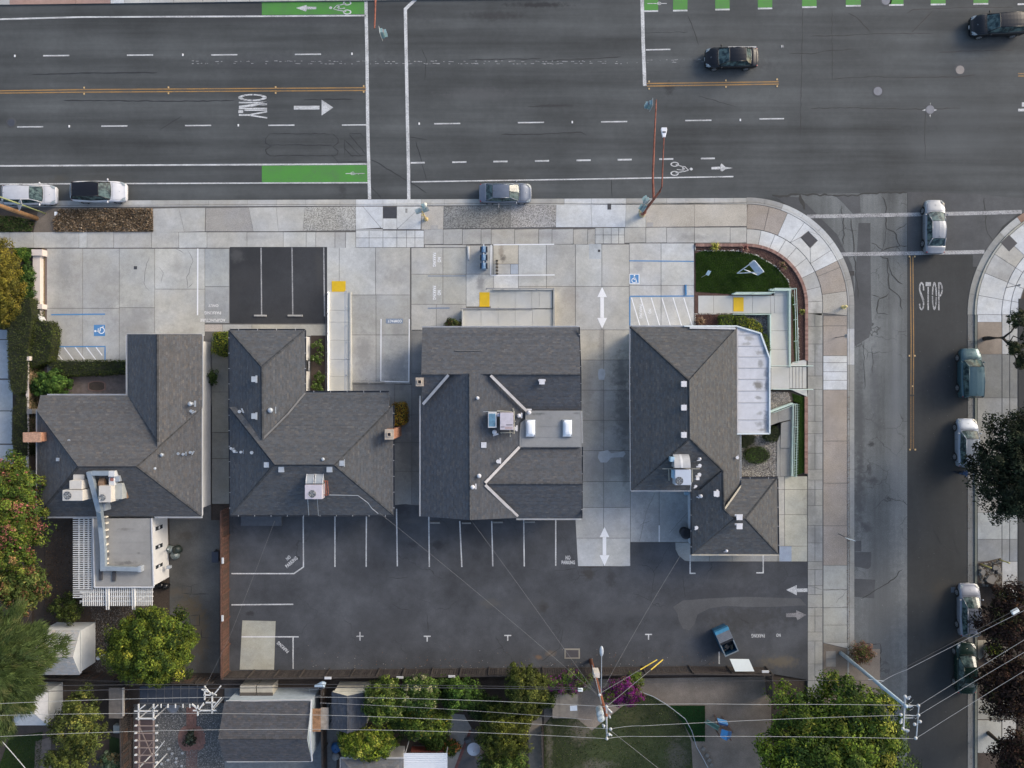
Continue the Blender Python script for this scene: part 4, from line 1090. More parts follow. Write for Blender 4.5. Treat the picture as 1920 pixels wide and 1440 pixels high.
for x in (199,203,248,252): beam(P(x,1100,2.85),P(x+1,1143,2.85),.06,.12,PG,'rafter',M_slat)
# ---------------- house 2
T2=(.094,.099,.106)
H2=building('hipped_office_house','second office house from the left with dark hipped L shaped shingle roof',[(430,619),(572,619),(572,735),(729,735),(729,760),(737,760),(738,966),(432,966),(430,763)],E,M_wallw,.42)
rk=5.3;rw=4.75
roof_face(H2,[(430,619,E),(491,688,rw),(492,824,rw),(443,763,3.3),(430,763,E)],'W',T2)
roof_face(H2,[(430,619,E),(572,619,E),(491,688,rw)],'N',T2)
roof_face(H2,[(572,619,E),(573,735,E),(492,824,rw),(491,688,rw)],'E',T2)
roof_face(H2,[(573,735,E),(729,735,E),(730,766,3.5),(626,871,5.5),(515,871,5.5),(430,763,3.5),(443,763,3.5),(492,824,4.6)],'N',T2)
roof_face(H2,[(430,763,E),(515,871,rk),(432,966,E)],'W',T2)
roof_face(H2,[(737,760,E),(738,966,E),(626,871,rk)],'E',T2)
roof_face(H2,[(432,966,E),(515,871,rk),(626,871,rk),(738,966,E)],'S',T2)
D2=tuple(c*.7 for c in T2)
ridge_caps(H2,[((431,620,E),(491,688,rw)),((571,620,E),(491,688,rw)),((491,688,rw),(492,822,rw)),((515,871,rk),(626,871,rk)),((431,764,E),(515,871,rk)),((433,965,E),(515,871,rk)),((737,965,E),(626,871,rk)),((736,761,E),(626,871,rk))],D2)
M_vall=flat('grey_flashing',(.15,.15,.15),.6)
strip3(H2,(444,764,3.1),(492,823,4.7),.14,M_vall);strip3(H2,(572,737,3.05),(540,776,3.9),.14,M_vall);strip3(H2,(540,776,3.9),(493,823,4.7),.14,M_vall)
for a,b in (((430,618),(572,618)),((429.5,619),(429.5,763)),((429.5,764),(431.5,967)),((572.5,619),(572.5,734)),((573,734),(729,734)),((738,760),(739,967)),((432,967),(738,967))):
 gutter(H2,(a[0],a[1],E),(b[0],b[1],E),M_dmetal,w=.1)
for x,y,h,k,s,rz in ((481,711,4.6,'hood',1,1.57),(481,780,4.6,'hood',1,1.57),(516,769,4.2,'turbine', 1.1, 1.57), (455, 770, 3.8, 'pipe', 1.2, 2), (504, 871, 4.9, 'hood', .95, 1.57), (529, 877, 5.0, 'hood', 1, 3.14), (619, 877, 5.0, 'hood', 1, 3.14), (612, 860, 5, 'turbine',.7,1.57),
       (645,868,4.9,'hood',.95,1.57),(437,842,3.3,'pipe',.9,.8),(442,848,3.4,'pipe',1.1,0),(457,847,3.7,'pipe',1,1.57),(478,849,4.1,'pipe',1.2,1.2)):
 vent(H2,x,y,h,k,s,rz,flat('vent_blue_grey',(.42,.46,.50),.5,metal=.2))
chimney(H2,722.5,806,737,823,3,4.6)
MB().box(P(577.5,686,2.0),(.1,.95,1.2)).build('sign_panel',M_black,H2)
for i in range(9):
 a=P(578.5,678+i*2,2.3);MB().box((a[0]+.04,a[1],a[2]),(.05,.05,.22)).build('sign_letter_stroke',M_wmetal,H2)
a=P(516,972,0);MB().box((P(492,973,0)[0],P(0,975,0)[1],.2),(3.6,.9,.3)).build('rear_step',flat('step_grey',(.09,.1,.115),.8),H2)
# ---------------- house 3
T3=(.094,.099,.108)
H3=building('cross_gabled_office_house','large middle office house with cross gabled charcoal roof and two skylights', [(792, 614), (1086, 613), (1088, 770), (1089, 838), (1092, 907), (1090, 972), (970, 972), (883, 974), (788, 967), (789, 757), (790, 703)], E + .1, flat('grey_stucco',(.36,.35,.33),.8),.5)
E3=3.1;n3=5.3;m3h=5.6
roof_face(H3,[(792,614,E3),(1086,613,E3),(1088,701,4.9),(790,702,4.9)],'N',T3)
roof_face(H3,[(920,701,4.9),(1088,701,4.9),(1089,770,3.5),(990,770,3.5)],'S',T3)
roof_face(H3,[(790,702,4.9),(841,702,4.9),(792,757,3.6)],'S',T3)
roof_face(H3,[(841,702,4.2),(880,700,5.2),(881,975,5.2),(788,968,E3),(789,757,E3)],'W',T3)
roof_face(H3,[(880,700,5.2),(914,700,4.7),(922,703,4.5),(990,771,3.7),(974,790,3.8),(974,838,3.8),(908,906,4.8),(971,970,3.6),(881,975,5.2)],'E',T3)
roof_face(H3,[(974,838,3.5),(1089,838,3.5),(1092,906,4.7),(908,907,4.7)],'N',T3)
roof_face(H3,[(908,907,4.7),(1092,906,4.7),(1090,972,E3),(970,972,E3)],'S',T3)
fl=[P(x,y,3.6)[:2] for x,y in ((985,770),(1088,770),(1089,838),(974,838),(974,812),(976,792),(985,786))]
MB().prism([P(x,y,3.6)[:2] for x,y in ((964,764),(996,764),(996,842),(964,842))],3.0,3.62).build('cricket',flat('dark_flashing',(.09,.095,.10),.8),H3)
MB().prism(fl,3.2,3.85,bottom=True).build('flat_roof',asphalt('grey_membrane',(.25,.255,.255),streak=.05,patch=.08,speck=.08,stains=[(1011,776,14,3,(.11,.12,.115),.8),(1080,775,8,3,(.14,.14,.14),.6)],sh=3.86),H3)
for y0,y1 in ((784,800),(800,820),(820,837)):
 a,b=P(978 if y0>790 else 988,y0,3.87),P(1087,y1,3.87)
 MB().prism([(a[0],a[1] - .015),(b[0],a[1] - .015),(b[0],b[1]+.015),(a[0],b[1]+.015)],3.84,3.868).build('roof_sheet',MATS['grey_membrane'],H3)
ridge_caps(H3,[((790,702,5.0),(841,702,5.0)),((922,702,4.95),(1088,702,4.95)),((908,907,4.75),(1092,907,4.75)),((880,702,5.2),(881,974,5.2))],tuple(c*.8 for c in T3),.16)
M_vw=flat('white_flashing',(.50,.48,.47),.6)
for a,b in (((841,703,4.95),(793,758,3.7)),((920,704,4.9),(988,771,3.85)),((974,838,3.85),(910,905,4.8)),((910,909,4.8),(971,968,3.7))): strip3(H3,a,b,.22,M_vw,dz=.12,th=.1)
for a,b,m in (((792,613),(1086,612),M_wmetal),((1086,613),(1089,702),M_dmetal),((787.5,742),(787.5,968),M_wmetal),((968,973.5),(1090,973.5),M_wmetal),((1090.5,771),(1092,831),M_wmetal),((1089,702),(1089,770),M_dmetal),((1092,838),(1091,972),M_dmetal)):
 gutter(H3,(a[0],a[1],E3 if m is M_wmetal else 3.5),(b[0],b[1],E3 if m is M_wmetal else 3.5),m,w=.09)
chimney(H3,780.5,709,793,723,3,4.9)
for x0,x1 in ((987,1003),(1056.5,1072)):
 a,b=P(x0,788,4.2),P(x1,818,4.2)
 q=[(a[0],b[1]),(b[0],b[1]),(b[0],a[1]),(a[0],a[1])]
 o=MB().prism(inset(q,-.05),3.85,4.08).build('skylight',M_gmetal,H3)
 m=MB();cx,cy=(a[0]+b[0])/2,(a[1]+b[1])/2;wx,wy=(b[0] - a[0])/2,(a[1] - b[1])/2
 n=8
 G=[[(cx+wx*(2*i/n - 1),cy+wy*(2*j/n - 1),4.08+.2*(1 - (2*i/n - 1)**4)*(1 - (2*j/n - 1)**4)) for i in range(n+1)] for j in range(n+1)]
 for j in range(n):
  for i in range(n): m.face([G[j][i],G[j][i+1],G[j+1][i+1],G[j+1][i]])
 m.build('skylight_dome',flat('acrylic_white',(.80,.84,.88),.12,var=.02,coat=.6),o,smooth=True)
M_vwht=flat('vent_white',(.62,.62,.64),.5)
for x,y,h,k,s,rz in ((1016,713,4.7,'hood',1,3.14),(900,746,4.8,'turbine', .7, 1.57), (910, 834, 4.7, 'hood', 1, 1.57), (938, 864, 4.4, 'pipe', 1.4, 1.57), (904, 891, 4.8, 'turbine', .9, 1.57), (892, 912, 5, 'turbine', .9, 1.57), (992, 768, 3.9, 'turbine', .9, 3.14), (978, 779, 3.9, 'turbine', .9, 1.57), (969, 803, 4, 'pipe', 1.4, 1.57), (929, 815, 4.5, 'turbine',1,.3)):
 vent(H3,x,y,h,k,s,rz,M_vwht)
MB().tube([P(895,750,4.9),P(895,772,4.85),P(958,772,4.5)],.03,6).build('conduit',M_gmetal,H3)
MB().box(P(879,657,4.1),(2.3,.05,.06)).build('snow_rail', flat('old_rail',(.2,.2,.19),.8),H3)
# ---------------- house 4 (corner)
T4=(.100,.103,.106);T4sun=(.112,.112,.109)  # east slopes lighter and warmer: sunlight painted into their tone
H4=building('corner_office_house', 'corner office house with charcoal hipped roof and white flat roofed sunroom', [(1181, 612), (1381, 612), (1382, 812), (1388, 815), (1389, 897), (1457, 897), (1459, 1039), (1297, 1039), (1296, 919), (1183, 919)], E, flat('blue_white_stucco',(.52,.58,.64),.8,var=.08),.4)
r1,r2=5.3,4.5
roof_face(H4,[(1181,612,E),(1291,713,r1),(1293,822,r1),(1183,919,E)],'W',T4)
roof_face(H4,[(1181,612,E),(1381,614,E),(1293,713,r1),(1291,713,r1)],'N',T4)
roof_face(H4,[(1381,614,E),(1382,812,E),(1388,815,E),(1389,910,E),(1358,955,3.9),(1355,882,4.1),(1293,822,r1),(1292,713,r1)],'E',T4sun)
roof_face(H4,[(1183,919,E),(1293,822,r1),(1355,882,3.9),(1313,919,E)],'S',T4)
roof_face(H4,[(1313,919,3.4),(1355,882,4.2),(1357,955,4.3),(1375,972,4.6),(1297,1039,E),(1296,919,E)],'W',T4)
roof_face(H4,[(1389,897,E),(1457,897,E),(1397,971,r2),(1375,972,r2),(1358,955,4.2),(1389,910,3.2)],'N',T4)
roof_face(H4,[(1457,897,E),(1459,1039,E),(1397,972,r2)],'E',T4sun)
roof_face(H4,[(1297,1039,E),(1375,972,r2),(1397,972,r2),(1459,1039,E)],'S',T4)
D4=tuple(c*.6 for c in T4)
ridge_caps(H4,[((1182,613,E),(1291,713,r1)),((1380,615,E),(1293,713,r1)),((1292,713,r1),(1293,822,r1)),((1184,918,E),(1293,822,r1)),((1293,822,r1),(1355,882,4.2)),((1355,882,4.2),(1357,955,4.3)),((1298,1038,E),(1375,972,r2)),((1458,1038,E),(1397,972,r2)),((1456,898,E),(1397,972,r2)),((1375,972,r2),(1397,972,r2)),((1313,918,3.2),(1354,883,4.1)),((1357,955,4.3),(1375,972,r2))],D4,.2)
strip3(H4,(1389,911,3.2),(1359,953,4.2),.14,flat('tan_flashing',(.38,.35,.28),.7),dz=.1,th=.08)
for a,b,m in (((1180.5,611.5),(1283,611.5),M_wmetal),((1181,612),(1183,920),M_wmetal),((1183,920),(1313,920),M_wmetal),((1388.5,815),(1388.5,911),M_wmetal),((1389,896),(1458,896),M_dmetal),((1458,897),(1460,1040),M_dmetal),((1297,1040),(1460,1040),M_cream),((1296,921),(1296,1040),M_dmetal)):
 gutter(H4,(a[0],a[1],E),(b[0],b[1],E),m,w=.1)
for x,y,h,k,s,rz in ((1284,720,5.1,'hood',1,1.57),(1284,764,5.1,'hood',1,1.57),(1284,815,5.1,'hood',1,1.57),(1345,925,4.2,'hood',1,1.57),(1385,966,4.6,'hood',1.05,3.14),(1385,983,4.6,'hood',1.05,3.14),(1310,933,3.3,'turbine', .8, -.4), (1310, 863, 4.6, 'turbine', .6, 0), (1310, 875, 4.5, 'pipe', 1.2, 0), (1309, 892, 4.1, 'pipe', 1.3, 0), (1307, 898, 4.0, 'hood', .6, 0), (1304, 913, 3.5, 'pipe', 1, .6), (1306, 990, 3.2, 'pipe', 1.3, .8), (1360, 1034, 3.1, 'turbine', .6, 0), (1383, 857, 3.1, 'pipe',1.2,1.57)):
 vent(H4,x,y,h,k,s,rz,MATS['vent_white'])
M_sun=asphalt('silver_coating',(.52,.53,.56),streak=.05,patch=.08,speck=.06,stains=[(1421,722,10,9,(.22,.21,.19),.95),(1403,634,12,6,(.3,.29,.27),.7),(1400,645,10,4,(.28,.28,.26),.6),(1424,661,7,6,(.28,.27,.25),.7),(1426,682,6,8,(.24,.24,.23),.7),
 (1436,700,5,12,(.16,.18,.2),.7),(1437,722,4,10,(.15,.17,.2),.8),(1421,746,9,4,(.25,.25,.24),.7),(1424,775,6,4,(.28,.28,.27),.7),(1436,790,5,26,(.15,.17,.2),.8),(1424,795,8,6,(.25,.25,.25),.7),(1430,806,12,3,(.25,.24,.22),.7),(1434,655,5,12,(.18,.2,.22),.7),(1395,622,8,3,(.3,.3,.29),.6)],sh=3.03)
SR=[P(x,y,3.1)[:2] for x,y in ((1381.5,613),(1425,626),(1441.5,672),(1441.5,812),(1381.5,812))]
MB().prism(inset(SR,.12),0,2.9).build('sunroom_wall',M_wallw,H4)
MB().prism(SR,2.9,3.02,bottom=True).build('sunroom_roof',M_sun,H4)
for y0,y1 in ((628,649),(649,669),(669,690),(690,711),(711,733),(733,755),(755,787),(787,811)):
 a=P(1384,y0,3.04);b=P(1440,y1,3.04);xr=b[0] if y0>665 else P(1427+(y0 - 628)*.32,0,3)[0]
 MB().prism([(a[0],b[1]+.015),(xr,b[1]+.015),(xr,a[1] - .015),(a[0],a[1] - .015)],3.01,3.036).build('roof_sheet',M_sun,H4)
for y0 in (628,649,669,690,711,733,755,787):
 strip3(H4,(1384,y0,3.05),(1440 if y0>665 else 1428+(y0 - 628)*.32,y0,3.05),.05,flat('seam_grey',(.36,.37,.39),.6),'roof_seam',.012,.01)
ed=[(1283,611.5),(1381,611.5),(1426,625),(1443,672),(1443,813),(1380,813.5)]
for i in range(len(ed) - 1): strip3(H4,ed[i]+(3.12,),ed[i+1]+(3.12,),.12,flat('pale_trim',(.62,.68,.70),.5),'parapet_trim',.06,.22)
strip3(H4,(1293,614.5,3.2),(1379,616,3.2),.16,M_wmetal,'parapet_trim',.04,.05);strip3(H4,(1382,617,3.15),(1382.5,812,3.15),.08,M_vw,'parapet_trim',.06,.08)
for i in range(6):
 a=P(1443,680+i*22,1.5);f=MB().box((SR[2][0] - .1,a[1],1.6),(.08,.9,1.3)).build('window',M_wmetal,H4)
 MB().box((SR[2][0] - .08,a[1],1.6),(.08,.78,1.15)).build('pane',M_glass,f)
# ---------------- yards behind the fence: houses and sheds
M_metalroof=flat('pale_metal_roof',(.52,.53,.55),.45,var=.1)
def gable_shed(name,label,corners,eave,ridge,axis,wallmat,tone,cat='shed',roofmat=None,ins=.12,shingle=True):
 """corners: px rect x0,y0,x1,y1 of the eaves; axis 'x' or 'y' = ridge direction"""
 x0,y0,x1,y1=corners
 t=building(name,label,rect(x0,y0,x1,y1),eave,wallmat,ins,cat)
 if axis=='x':
  ym=(y0+y1)/2
  ym=720+(ym - 720)*(H - eave)/(H - ridge)
  xa=960+(x0 - 960)*(H - eave)/(H - ridge);xb=960+(x1 - 960)*(H - eave)/(H - ridge)
  F=[([(x0,y0,eave),(x1,y0,eave),(xb,ym,ridge),(xa,ym,ridge)],'N'),([(x0,y1,eave),(x1,y1,eave),(xb,ym,ridge),(xa,ym,ridge)],'S')]
  ends=[[(x0,y0,eave),(xa,ym,ridge),(x0,y1,eave)],[(x1,y0,eave),(xb,ym,ridge),(x1,y1,eave)]]
  rg=((xa,ym,ridge),(xb,ym,ridge))
 else:
  xm=(x0+x1)/2
  xm=960+(xm - 960)*(H - eave)/(H - ridge)
  ya=720+(y0 - 720)*(H - eave)/(H - ridge);yb=720+(y1 - 720)*(H - eave)/(H - ridge)
  F=[([(x0,y0,eave),(x0,y1,eave),(xm,yb,ridge),(xm,ya,ridge)],'W'),([(x1,y0,eave),(x1,y1,eave),(xm,yb,ridge),(xm,ya,ridge)],'E')]
  ends=[[(x0,y0,eave),(xm,ya,ridge),(x1,y0,eave)],[(x0,y1,eave),(xm,yb,ridge),(x1,y1,eave)]]
  rg=((xm,ya,ridge),(xm,yb,ridge))
 for f,d in F: roof_face(t,f,d,tone,cvar=.15 if tone[0]<.2 else .05)
 for e in ends: MB().face([P(*q) for q in e]).build('gable_end',wallmat,t)
 ridge_caps(t,[rg],tuple(c*.9 for c in tone),.16)
 return t
G1=gable_shed('backyard_house','dark grey roofed small house in the yard beside the pebble garden', (421, 1315, 584, 1427), 2.9, 4.2, 'x', flat('pale_blue_siding', (.36, .42, .46), .7), (.078, .08, .088), 'house')
for a,b in (((424,1315),(584,1312)),((425,1428),(585,1427))): gutter(G1,a+(2.9,),b+(2.9,),M_wmetal,w=.07,brackets=False)
for a,b in (((584,1313,2.95),(581.5,1371,4.25)),((581.5,1371,4.25),(585,1427,2.95))): strip3(G1,a,b,.1,M_wmetal,'barge_board',.05,.1)
vent(G1,567,1388,4.1,'pipe',1.4,.5,M_dmetal)
G2=gable_shed('garden_shed', 'small dark shed with barn shaped roof tight against the rear fence', (622, 1297, 688, 1366), 2.4, 3.2, 'y', flat('cream_siding', (.60, .57, .47), .7), (.078, .085, .1), 'shed')
a=[P(x,y,0)[:2] for x,y in ((626,1287),(686,1287),(688,1280),(632,1280))]
G3=gable_shed('white_shed','white walled shed with pale shingle roof left of the round yellow green tree', (70, 1182, 150, 1265), 2.5, 3.5, 'x', flat('bright_white_siding', (.62, .64, .64), .6, var=.05), (.42, .43, .44), 'shed')
for i in range(10):
 yy=1190+i*7.4;A=P(160,yy,1.2)
G4=building('white_canopy_shed', 'square white hip roofed shed under the conifer at lower left', rect(24, 1296, 90, 1360), 2.3, flat('bright_white_siding', (.62, .64, .64)), .15, 'shed')
for f in ([(24,1296,2.3),(90,1296,2.3),(56,1332,3.1)],[(90,1296,2.3),(90,1360,2.3),(56,1332,3.1)],[(90,1360,2.3),(24,1360,2.3),(56,1332,3.1)],[(24,1360,2.3),(24,1296,2.3),(56,1332,3.1)]):
 q=[P(*p) for p in f]
 if area2(q)<0: q=q[::-1]
 MB().face(q).build('roof_panel',M_metalroof,G4)
G5=building('hip_roofed_outbuilding', 'pale grey hip roofed outbuilding cut by the bottom edge', rect(639, 1422, 757, 1560), 2.7, M_wallw, .3, 'outbuilding')
roof_face(G5,[(639,1422,2.7),(757,1422,2.7),(720,1462,3.5),(676,1462,3.5)],'N',(.15,.155,.16),cvar=.1)
roof_face(G5,[(639,1422,2.7),(676,1462,3.5),(676,1530,3.5),(639,1560,2.7)],'W',(.15,.155,.16),cvar=.1)
roof_face(G5,[(757,1422,2.7),(720,1462,3.5),(720,1530,3.5),(757,1560,2.7)],'E',(.15,.155,.16),cvar=.1)
for a,b in (((638,1421),(757,1421)),((638.5,1422),(638.5,1500))): gutter(G5,a+(2.7,),b+(2.7,),M_wmetal,w=.08,brackets=False)
G6=empty('patio_cover',P(798,1430,0),'white corrugated metal patio cover at the bottom edge','patio cover')
m=MB();x0,x1=P(757,0,2.6)[0],P(839,0,2.6)[0];y0=P(0,1412,2.6)[1]
for i in range(30):
 a=y0 - i*.16;z=2.6
 m.face([(x0,a - .16,z),(x1,a - .16,z),(x1,a - .11,z+.05),(x0,a - .11,z+.05)]);m.face([(x0,a - .11,z+.05),(x1,a - .11,z+.05),(x1,a,z),(x0,a,z)])
m.build('corrugated_sheet',flat('white_corrugated',(.66,.70,.74),.4,var=.04),G6)
for x in (x0+.1,x1 - .1): MB().tube([(x,y0 - .15,0),(x,y0 - .15,2.6)],.05,6).build('post',M_wmetal,G6)
# ================================================================ rooftop machines
M_unit=flat('unit_beige',(.56,.53,.48),.5,var=.06)
M_unit2=flat('unit_blue_grey',(.47,.52,.60),.45,var=.05)
M_unit3=flat('unit_pinkish',(.50,.47,.52),.5,var=.08)
M_fan=flat('fan_dark',(.03,.03,.035),.5)
def hbox(parent,name,px0,py0,px1,py1,z0,z1,mat,bev=.02):
 a,b=P(px0,py0,z1),P(px1,py1,z1)
 x0,x1=sorted((a[0],b[0]));y0,y1=sorted((a[1],b[1]))
 return MB().box(((x0+x1)/2,(y0+y1)/2,(z0+z1)/2),(x1 - x0,y1 - y0,z1 - z0)).build(name,mat,parent,bevel=bev)
def fan(parent,px,py,r,z):
 x,y,_=P(px,py,z);o=MB()
 o.prism([(x+r*math.cos(t*.314),y+r*math.sin(t*.314)) for t in range(20)],z - .02,z+.012);o=o.build('fan_opening',M_fan,parent)
 m=MB()
 for k in range(4):
  a=k*math.pi/2+.4
  m.face([(x+.05*math.cos(a),y+.05*math.sin(a),z+.02),(x+r*.8*math.cos(a - .3),y+r*.8*math.sin(a - .3),z+.02),(x+r*.85*math.cos(a+.35),y+r*.85*math.sin(a+.35),z+.04)])
 m.build('fan_blade', flat('blade',(.12,.115,.12),.5),o)
 m=MB()
 for k in range(8):
  a=k*math.pi/4;m.tube([(x,y,z+.05),(x+r*math.cos(a),y+r*math.sin(a),z+.04)],.008,4)
 for rr in (.5,.75,1):
  m.tube([(x+rr*r*math.cos(t*.3927),y+rr*r*math.sin(t*.3927),z+.045) for t in range(17)],.008,4)
 m.build('fan_guard',M_gmetal,o)
U1=empty('rooftop_air_unit', P(150, 915, 4), 'wide beige rooftop air unit left of the long grey duct', 'air conditioner', 'rooftop air units')
hbox(U1,'cabinet',117,919,155,939,4.4,5.6,M_unit);hbox(U1,'rear_cabinet',130,901,153.5,917.5,4.4,5.5,M_unit);hbox(U1,'supply_duct',137,890,157,901,4.4,5.1,M_unit)
hbox(U1,'stand',130,924,170,936,3.6,4.4,M_gmetal);fan(U1,126.5,929,.33,5.61)
U2=empty('rooftop_air_unit', P(205, 925, 4), 'beige rooftop air unit with rusty curved duct right of the long grey duct', 'air conditioner', 'rooftop air units')
hbox(U2,'cabinet',185,911,208,942,4.3,5.5,M_unit);hbox(U2,'side_cabinet', 210, 906, 229, 936, 4.2, 4.9, flat('side_grey', (.36, .38, .37), .5)); hbox(U2, 'rusty_platform', 214, 906, 238, 935, 3.9, 4.2, flat('rusty_brown',(.26,.17,.11),.8,var=.4))
fan(U2,192,933,.27,5.51)
m=MB();c=P(191,910,5)
for i in range(6):
 a0,a1=math.pi*i/12,math.pi*(i+1)/12;r_=.85
 m.face([(c[0] - .25,c[1]+r_*math.sin(a0),4.3+r_*math.cos(a0)),(c[0]+.2,c[1]+r_*math.sin(a0),4.3+r_*math.cos(a0)),(c[0]+.2,c[1]+r_*math.sin(a1),4.3+r_*math.cos(a1)),(c[0] - .25,c[1]+r_*math.sin(a1),4.3+r_*math.cos(a1))])
 for sx in (-.25,.2): m.face([(c[0]+sx,c[1],4.3),(c[0]+sx,c[1]+r_*math.sin(a0),4.3+r_*math.cos(a0)),(c[0]+sx,c[1]+r_*math.sin(a1),4.3+r_*math.cos(a1))])
m.build('curved_duct',MATS['rusty_brown'],U2)
hbox(U2,'white_elbow',204,895,214,910,4.3,5.2,M_wmetal);hbox(U2,'elbow_outlet',206,896,212.5,902,5.18,5.24,flat('brick_red',(.35,.15,.12),.7));hbox(U2,'louvre',214,892,224,903,4.4,5.1,M_gmetal)
M_duct=flat('duct_grey_blue',(.30,.35,.39),.42,metal=.25,var=.12)
D_=empty('roof_duct',P(190,980,3),'long grey sheet metal duct running from house roof over annex roof', 'duct')
def duct(parent,a,b,w,h,name='duct_section'):
 A,B=Vector(P(*a)),Vector(P(*b));d=B - A;L=d.length;d.normalize()
 s=d.cross(Vector((0,0,1))).normalized();u=s.cross(d)
 M=Matrix((d,s,u)).transposed();c=(A+B)/2
 return MB().box(c,(L,w,h),M=M).build(name,mat=M_duct,parent=parent,bevel=.015)
duct(D_,(168,884,5.4),(187,958,4.6),.42,.35);duct(D_,(187,958,4.6),(190,985,3.5),.42,.35);duct(D_,(190,985,3.45),(194,1027,3.4),.42,.35);duct(D_,(194,1027,3.4),(194.5,1070,3.4),.42,.35);duct(D_,(198,1065,3.4),(262,1067,3.35),.36,.34)
duct(D_,(172,887,5.35),(206,887,5.35),.38,.34);hbox(D_,'duct_end', 203, 883, 215, 894, 4.9, 5.5, M_wmetal); hbox(D_, 'duct_drop', 258, 1062, 264, 1073, 2.95, 3.5, M_gmetal); hbox(D_, 'duct_foot', 185, 1068, 191, 1088, 2.96, 3.1, flat('tar_pad', (.06, .06, .065), .8)); hbox(D_, 'duct_foot', 210, 1072, 216, 1090, 2.96, 3.1, MATS['tar_pad'])
for y in (968,980,993,1006,1020,1034,1048,1056): hbox(D_,'duct_strap',195,y,199,y+3,2.96,3.35,M_cream,0)
hbox(D_,'duct_bracket',189,944,197,958,3.5,4.4,M_gmetal)
U3=empty('rooftop_air_unit', P(590, 918, 4), 'pinkish rooftop air unit with two pale curved ducts on the hipped house', 'air conditioner', 'rooftop air units')
hbox(U3,'cabinet',571.5,909,604,936,4.4,5.3,M_unit3);fan(U3,585.5,926,.31,5.31)
M_dg=flat('duct_pale',(.34,.37,.39),.5,var=.05)
for x0,x1 in ((575,588.5),(591.5,606)):
 m=MB();a=P(x0,0,5);b=P(x1,0,5);yb=P(0,906,5)[1]
 for i in range(8):
  t0,t1=math.pi/2*i/8,math.pi/2*(i+1)/8;r_=1.05
  p0=(r_*math.sin(t0),4.15+r_*math.cos(t0));p1=(r_*math.sin(t1),4.15+r_*math.cos(t1))
  m.face([(a[0],yb+p0[0],p0[1]),(b[0],yb+p0[0],p0[1]),(b[0],yb+p1[0],p1[1]),(a[0],yb+p1[0],p1[1])])
  for X in (a[0],b[0]): m.face([(X,yb,4.15),(X,yb+p0[0],p0[1]),(X,yb+p1[0],p1[1])])
 dd=m.build('curved_duct',M_dg,U3);m=MB()
 for X in (a[0],b[0]): m.tube([(X,yb+1.07*math.sin(t*.196),4.15+1.07*math.cos(t*.196)) for t in range(9)],.03,5)
 m.build('duct_rib',M_wmetal,dd)
m=MB()
for x,y in ((609,902),(614,902),(611,928),(616,928)): m.tube([P(x,y,4.0),P(x,y,5.0)],.03,5)
for a,b in (((607,902),(615,902)),((608,928),(616,928)),((610,902),(612,930)),((614,902),(616,928))): m.tube([P(a[0],a[1],4.9),P(b[0],b[1],4.9)],.04,5)
m.build('rusty_stand',M_rust,U3)
m=MB();m.tube([P(577,936,4.6),P(579,966,3.1)],.03,6);m.tube([P(595,936,4.6),P(597,967,3.1)],.02,6);m.tube([P(616,928,4.7),P(671,929,4.2),P(690,943,3.9),P(697,953,3.6),P(709,963,3.3)],.025,6)
m.build('conduit',M_gmetal,U3)
U4=empty('rooftop_air_unit', P(938, 792, 4), 'lilac grey box rooftop air unit beside an open blue tray on the middle house', 'air conditioner', 'rooftop air units')
hbox(U4,'cabinet',937.5,774,962.5,806,4.7,5.7,M_unit3);hbox(U4,'tray_rim',915,773,931,802,4.9,5.45,M_wmetal);hbox(U4,'tray_panel', 916.5, 775.5, 929, 800, 5.4, 5.47, flat('blue_tray', (.12, .24, .34), .5, var=.4, scale=2)); hbox(U4, 'pipe_box',932,775,937,781,5,5.5,M_unit3)
hbox(U4,'panel_seam', 949, 796, 961, 797.4, 5.7, 5.715, M_dmetal, 0); hbox(U4, 'panel_seam', 939, 800, 946, 801, 5.7, 5.715, M_dmetal, 0); hbox(U4, 'rust_panel', 947, 800, 961, 804.5, 5.7, 5.712, flat('pink_rust',(.42,.33,.33),.7),0)
m=MB()
for a,b,z in (((938,811),(965,811),4.6),((964,770),(964,813),4.7),((961.5,765),(963,778),4.7),((932,770),(960,772),4.9),((956,806),(957,819),4.5)): m.tube([P(a[0],a[1],z),P(b[0],b[1],z)],.05,5)
m.build('stand_frame', flat('stand_tan',(.33,.32,.27),.7),U4)
for x,y in ((940,812),(961.5,812),(963,768),(966,790)): MB().tube([P(x,y,3.8),P(x,y,4.8)],.05,6).build('stand_leg', MATS['stand_tan'],U4)
U5=empty('rooftop_air_unit', P(1278, 885, 4), 'pale blue rooftop air unit with broad grey hood on the corner house', 'air conditioner', 'rooftop air units')
hbox(U5,'cabinet',1266,880.5,1296,909.5,4.2,5.2,M_unit2);fan(U5,1273.5,901.5,.33,5.21)
m=MB();a=P(1265,0,5.3);b=P(1295,0,5.3);yt,yb=P(0,850.5,5)[1],P(0,876.5,5)[1]
for i in range(8):
 t0,t1=i/8,(i+1)/8;f=lambda t: 4.2+1.1*math.sqrt(max(0,1 - (t*.98)**2))
 g_=lambda t: yb+(yt - yb)*t
 m.face([(a[0],g_(t0),f(t0)),(b[0],g_(t0),f(t0)),(b[0],g_(t1),f(t1)),(a[0],g_(t1),f(t1))])
 for X in (a[0],b[0]): m.face([(X,g_(t0),4.1),(X,g_(t0),f(t0)),(X,g_(t1),f(t1)),(X,g_(t1),4.1)])
hd=m.build('duct_hood',flat('hood_grey',(.40,.41,.42),.5),U5)
m=MB();f=lambda t: 4.22+1.1*math.sqrt(max(0,1 - (t*.98)**2));xm=P(1278.5,0,5.3)[0]
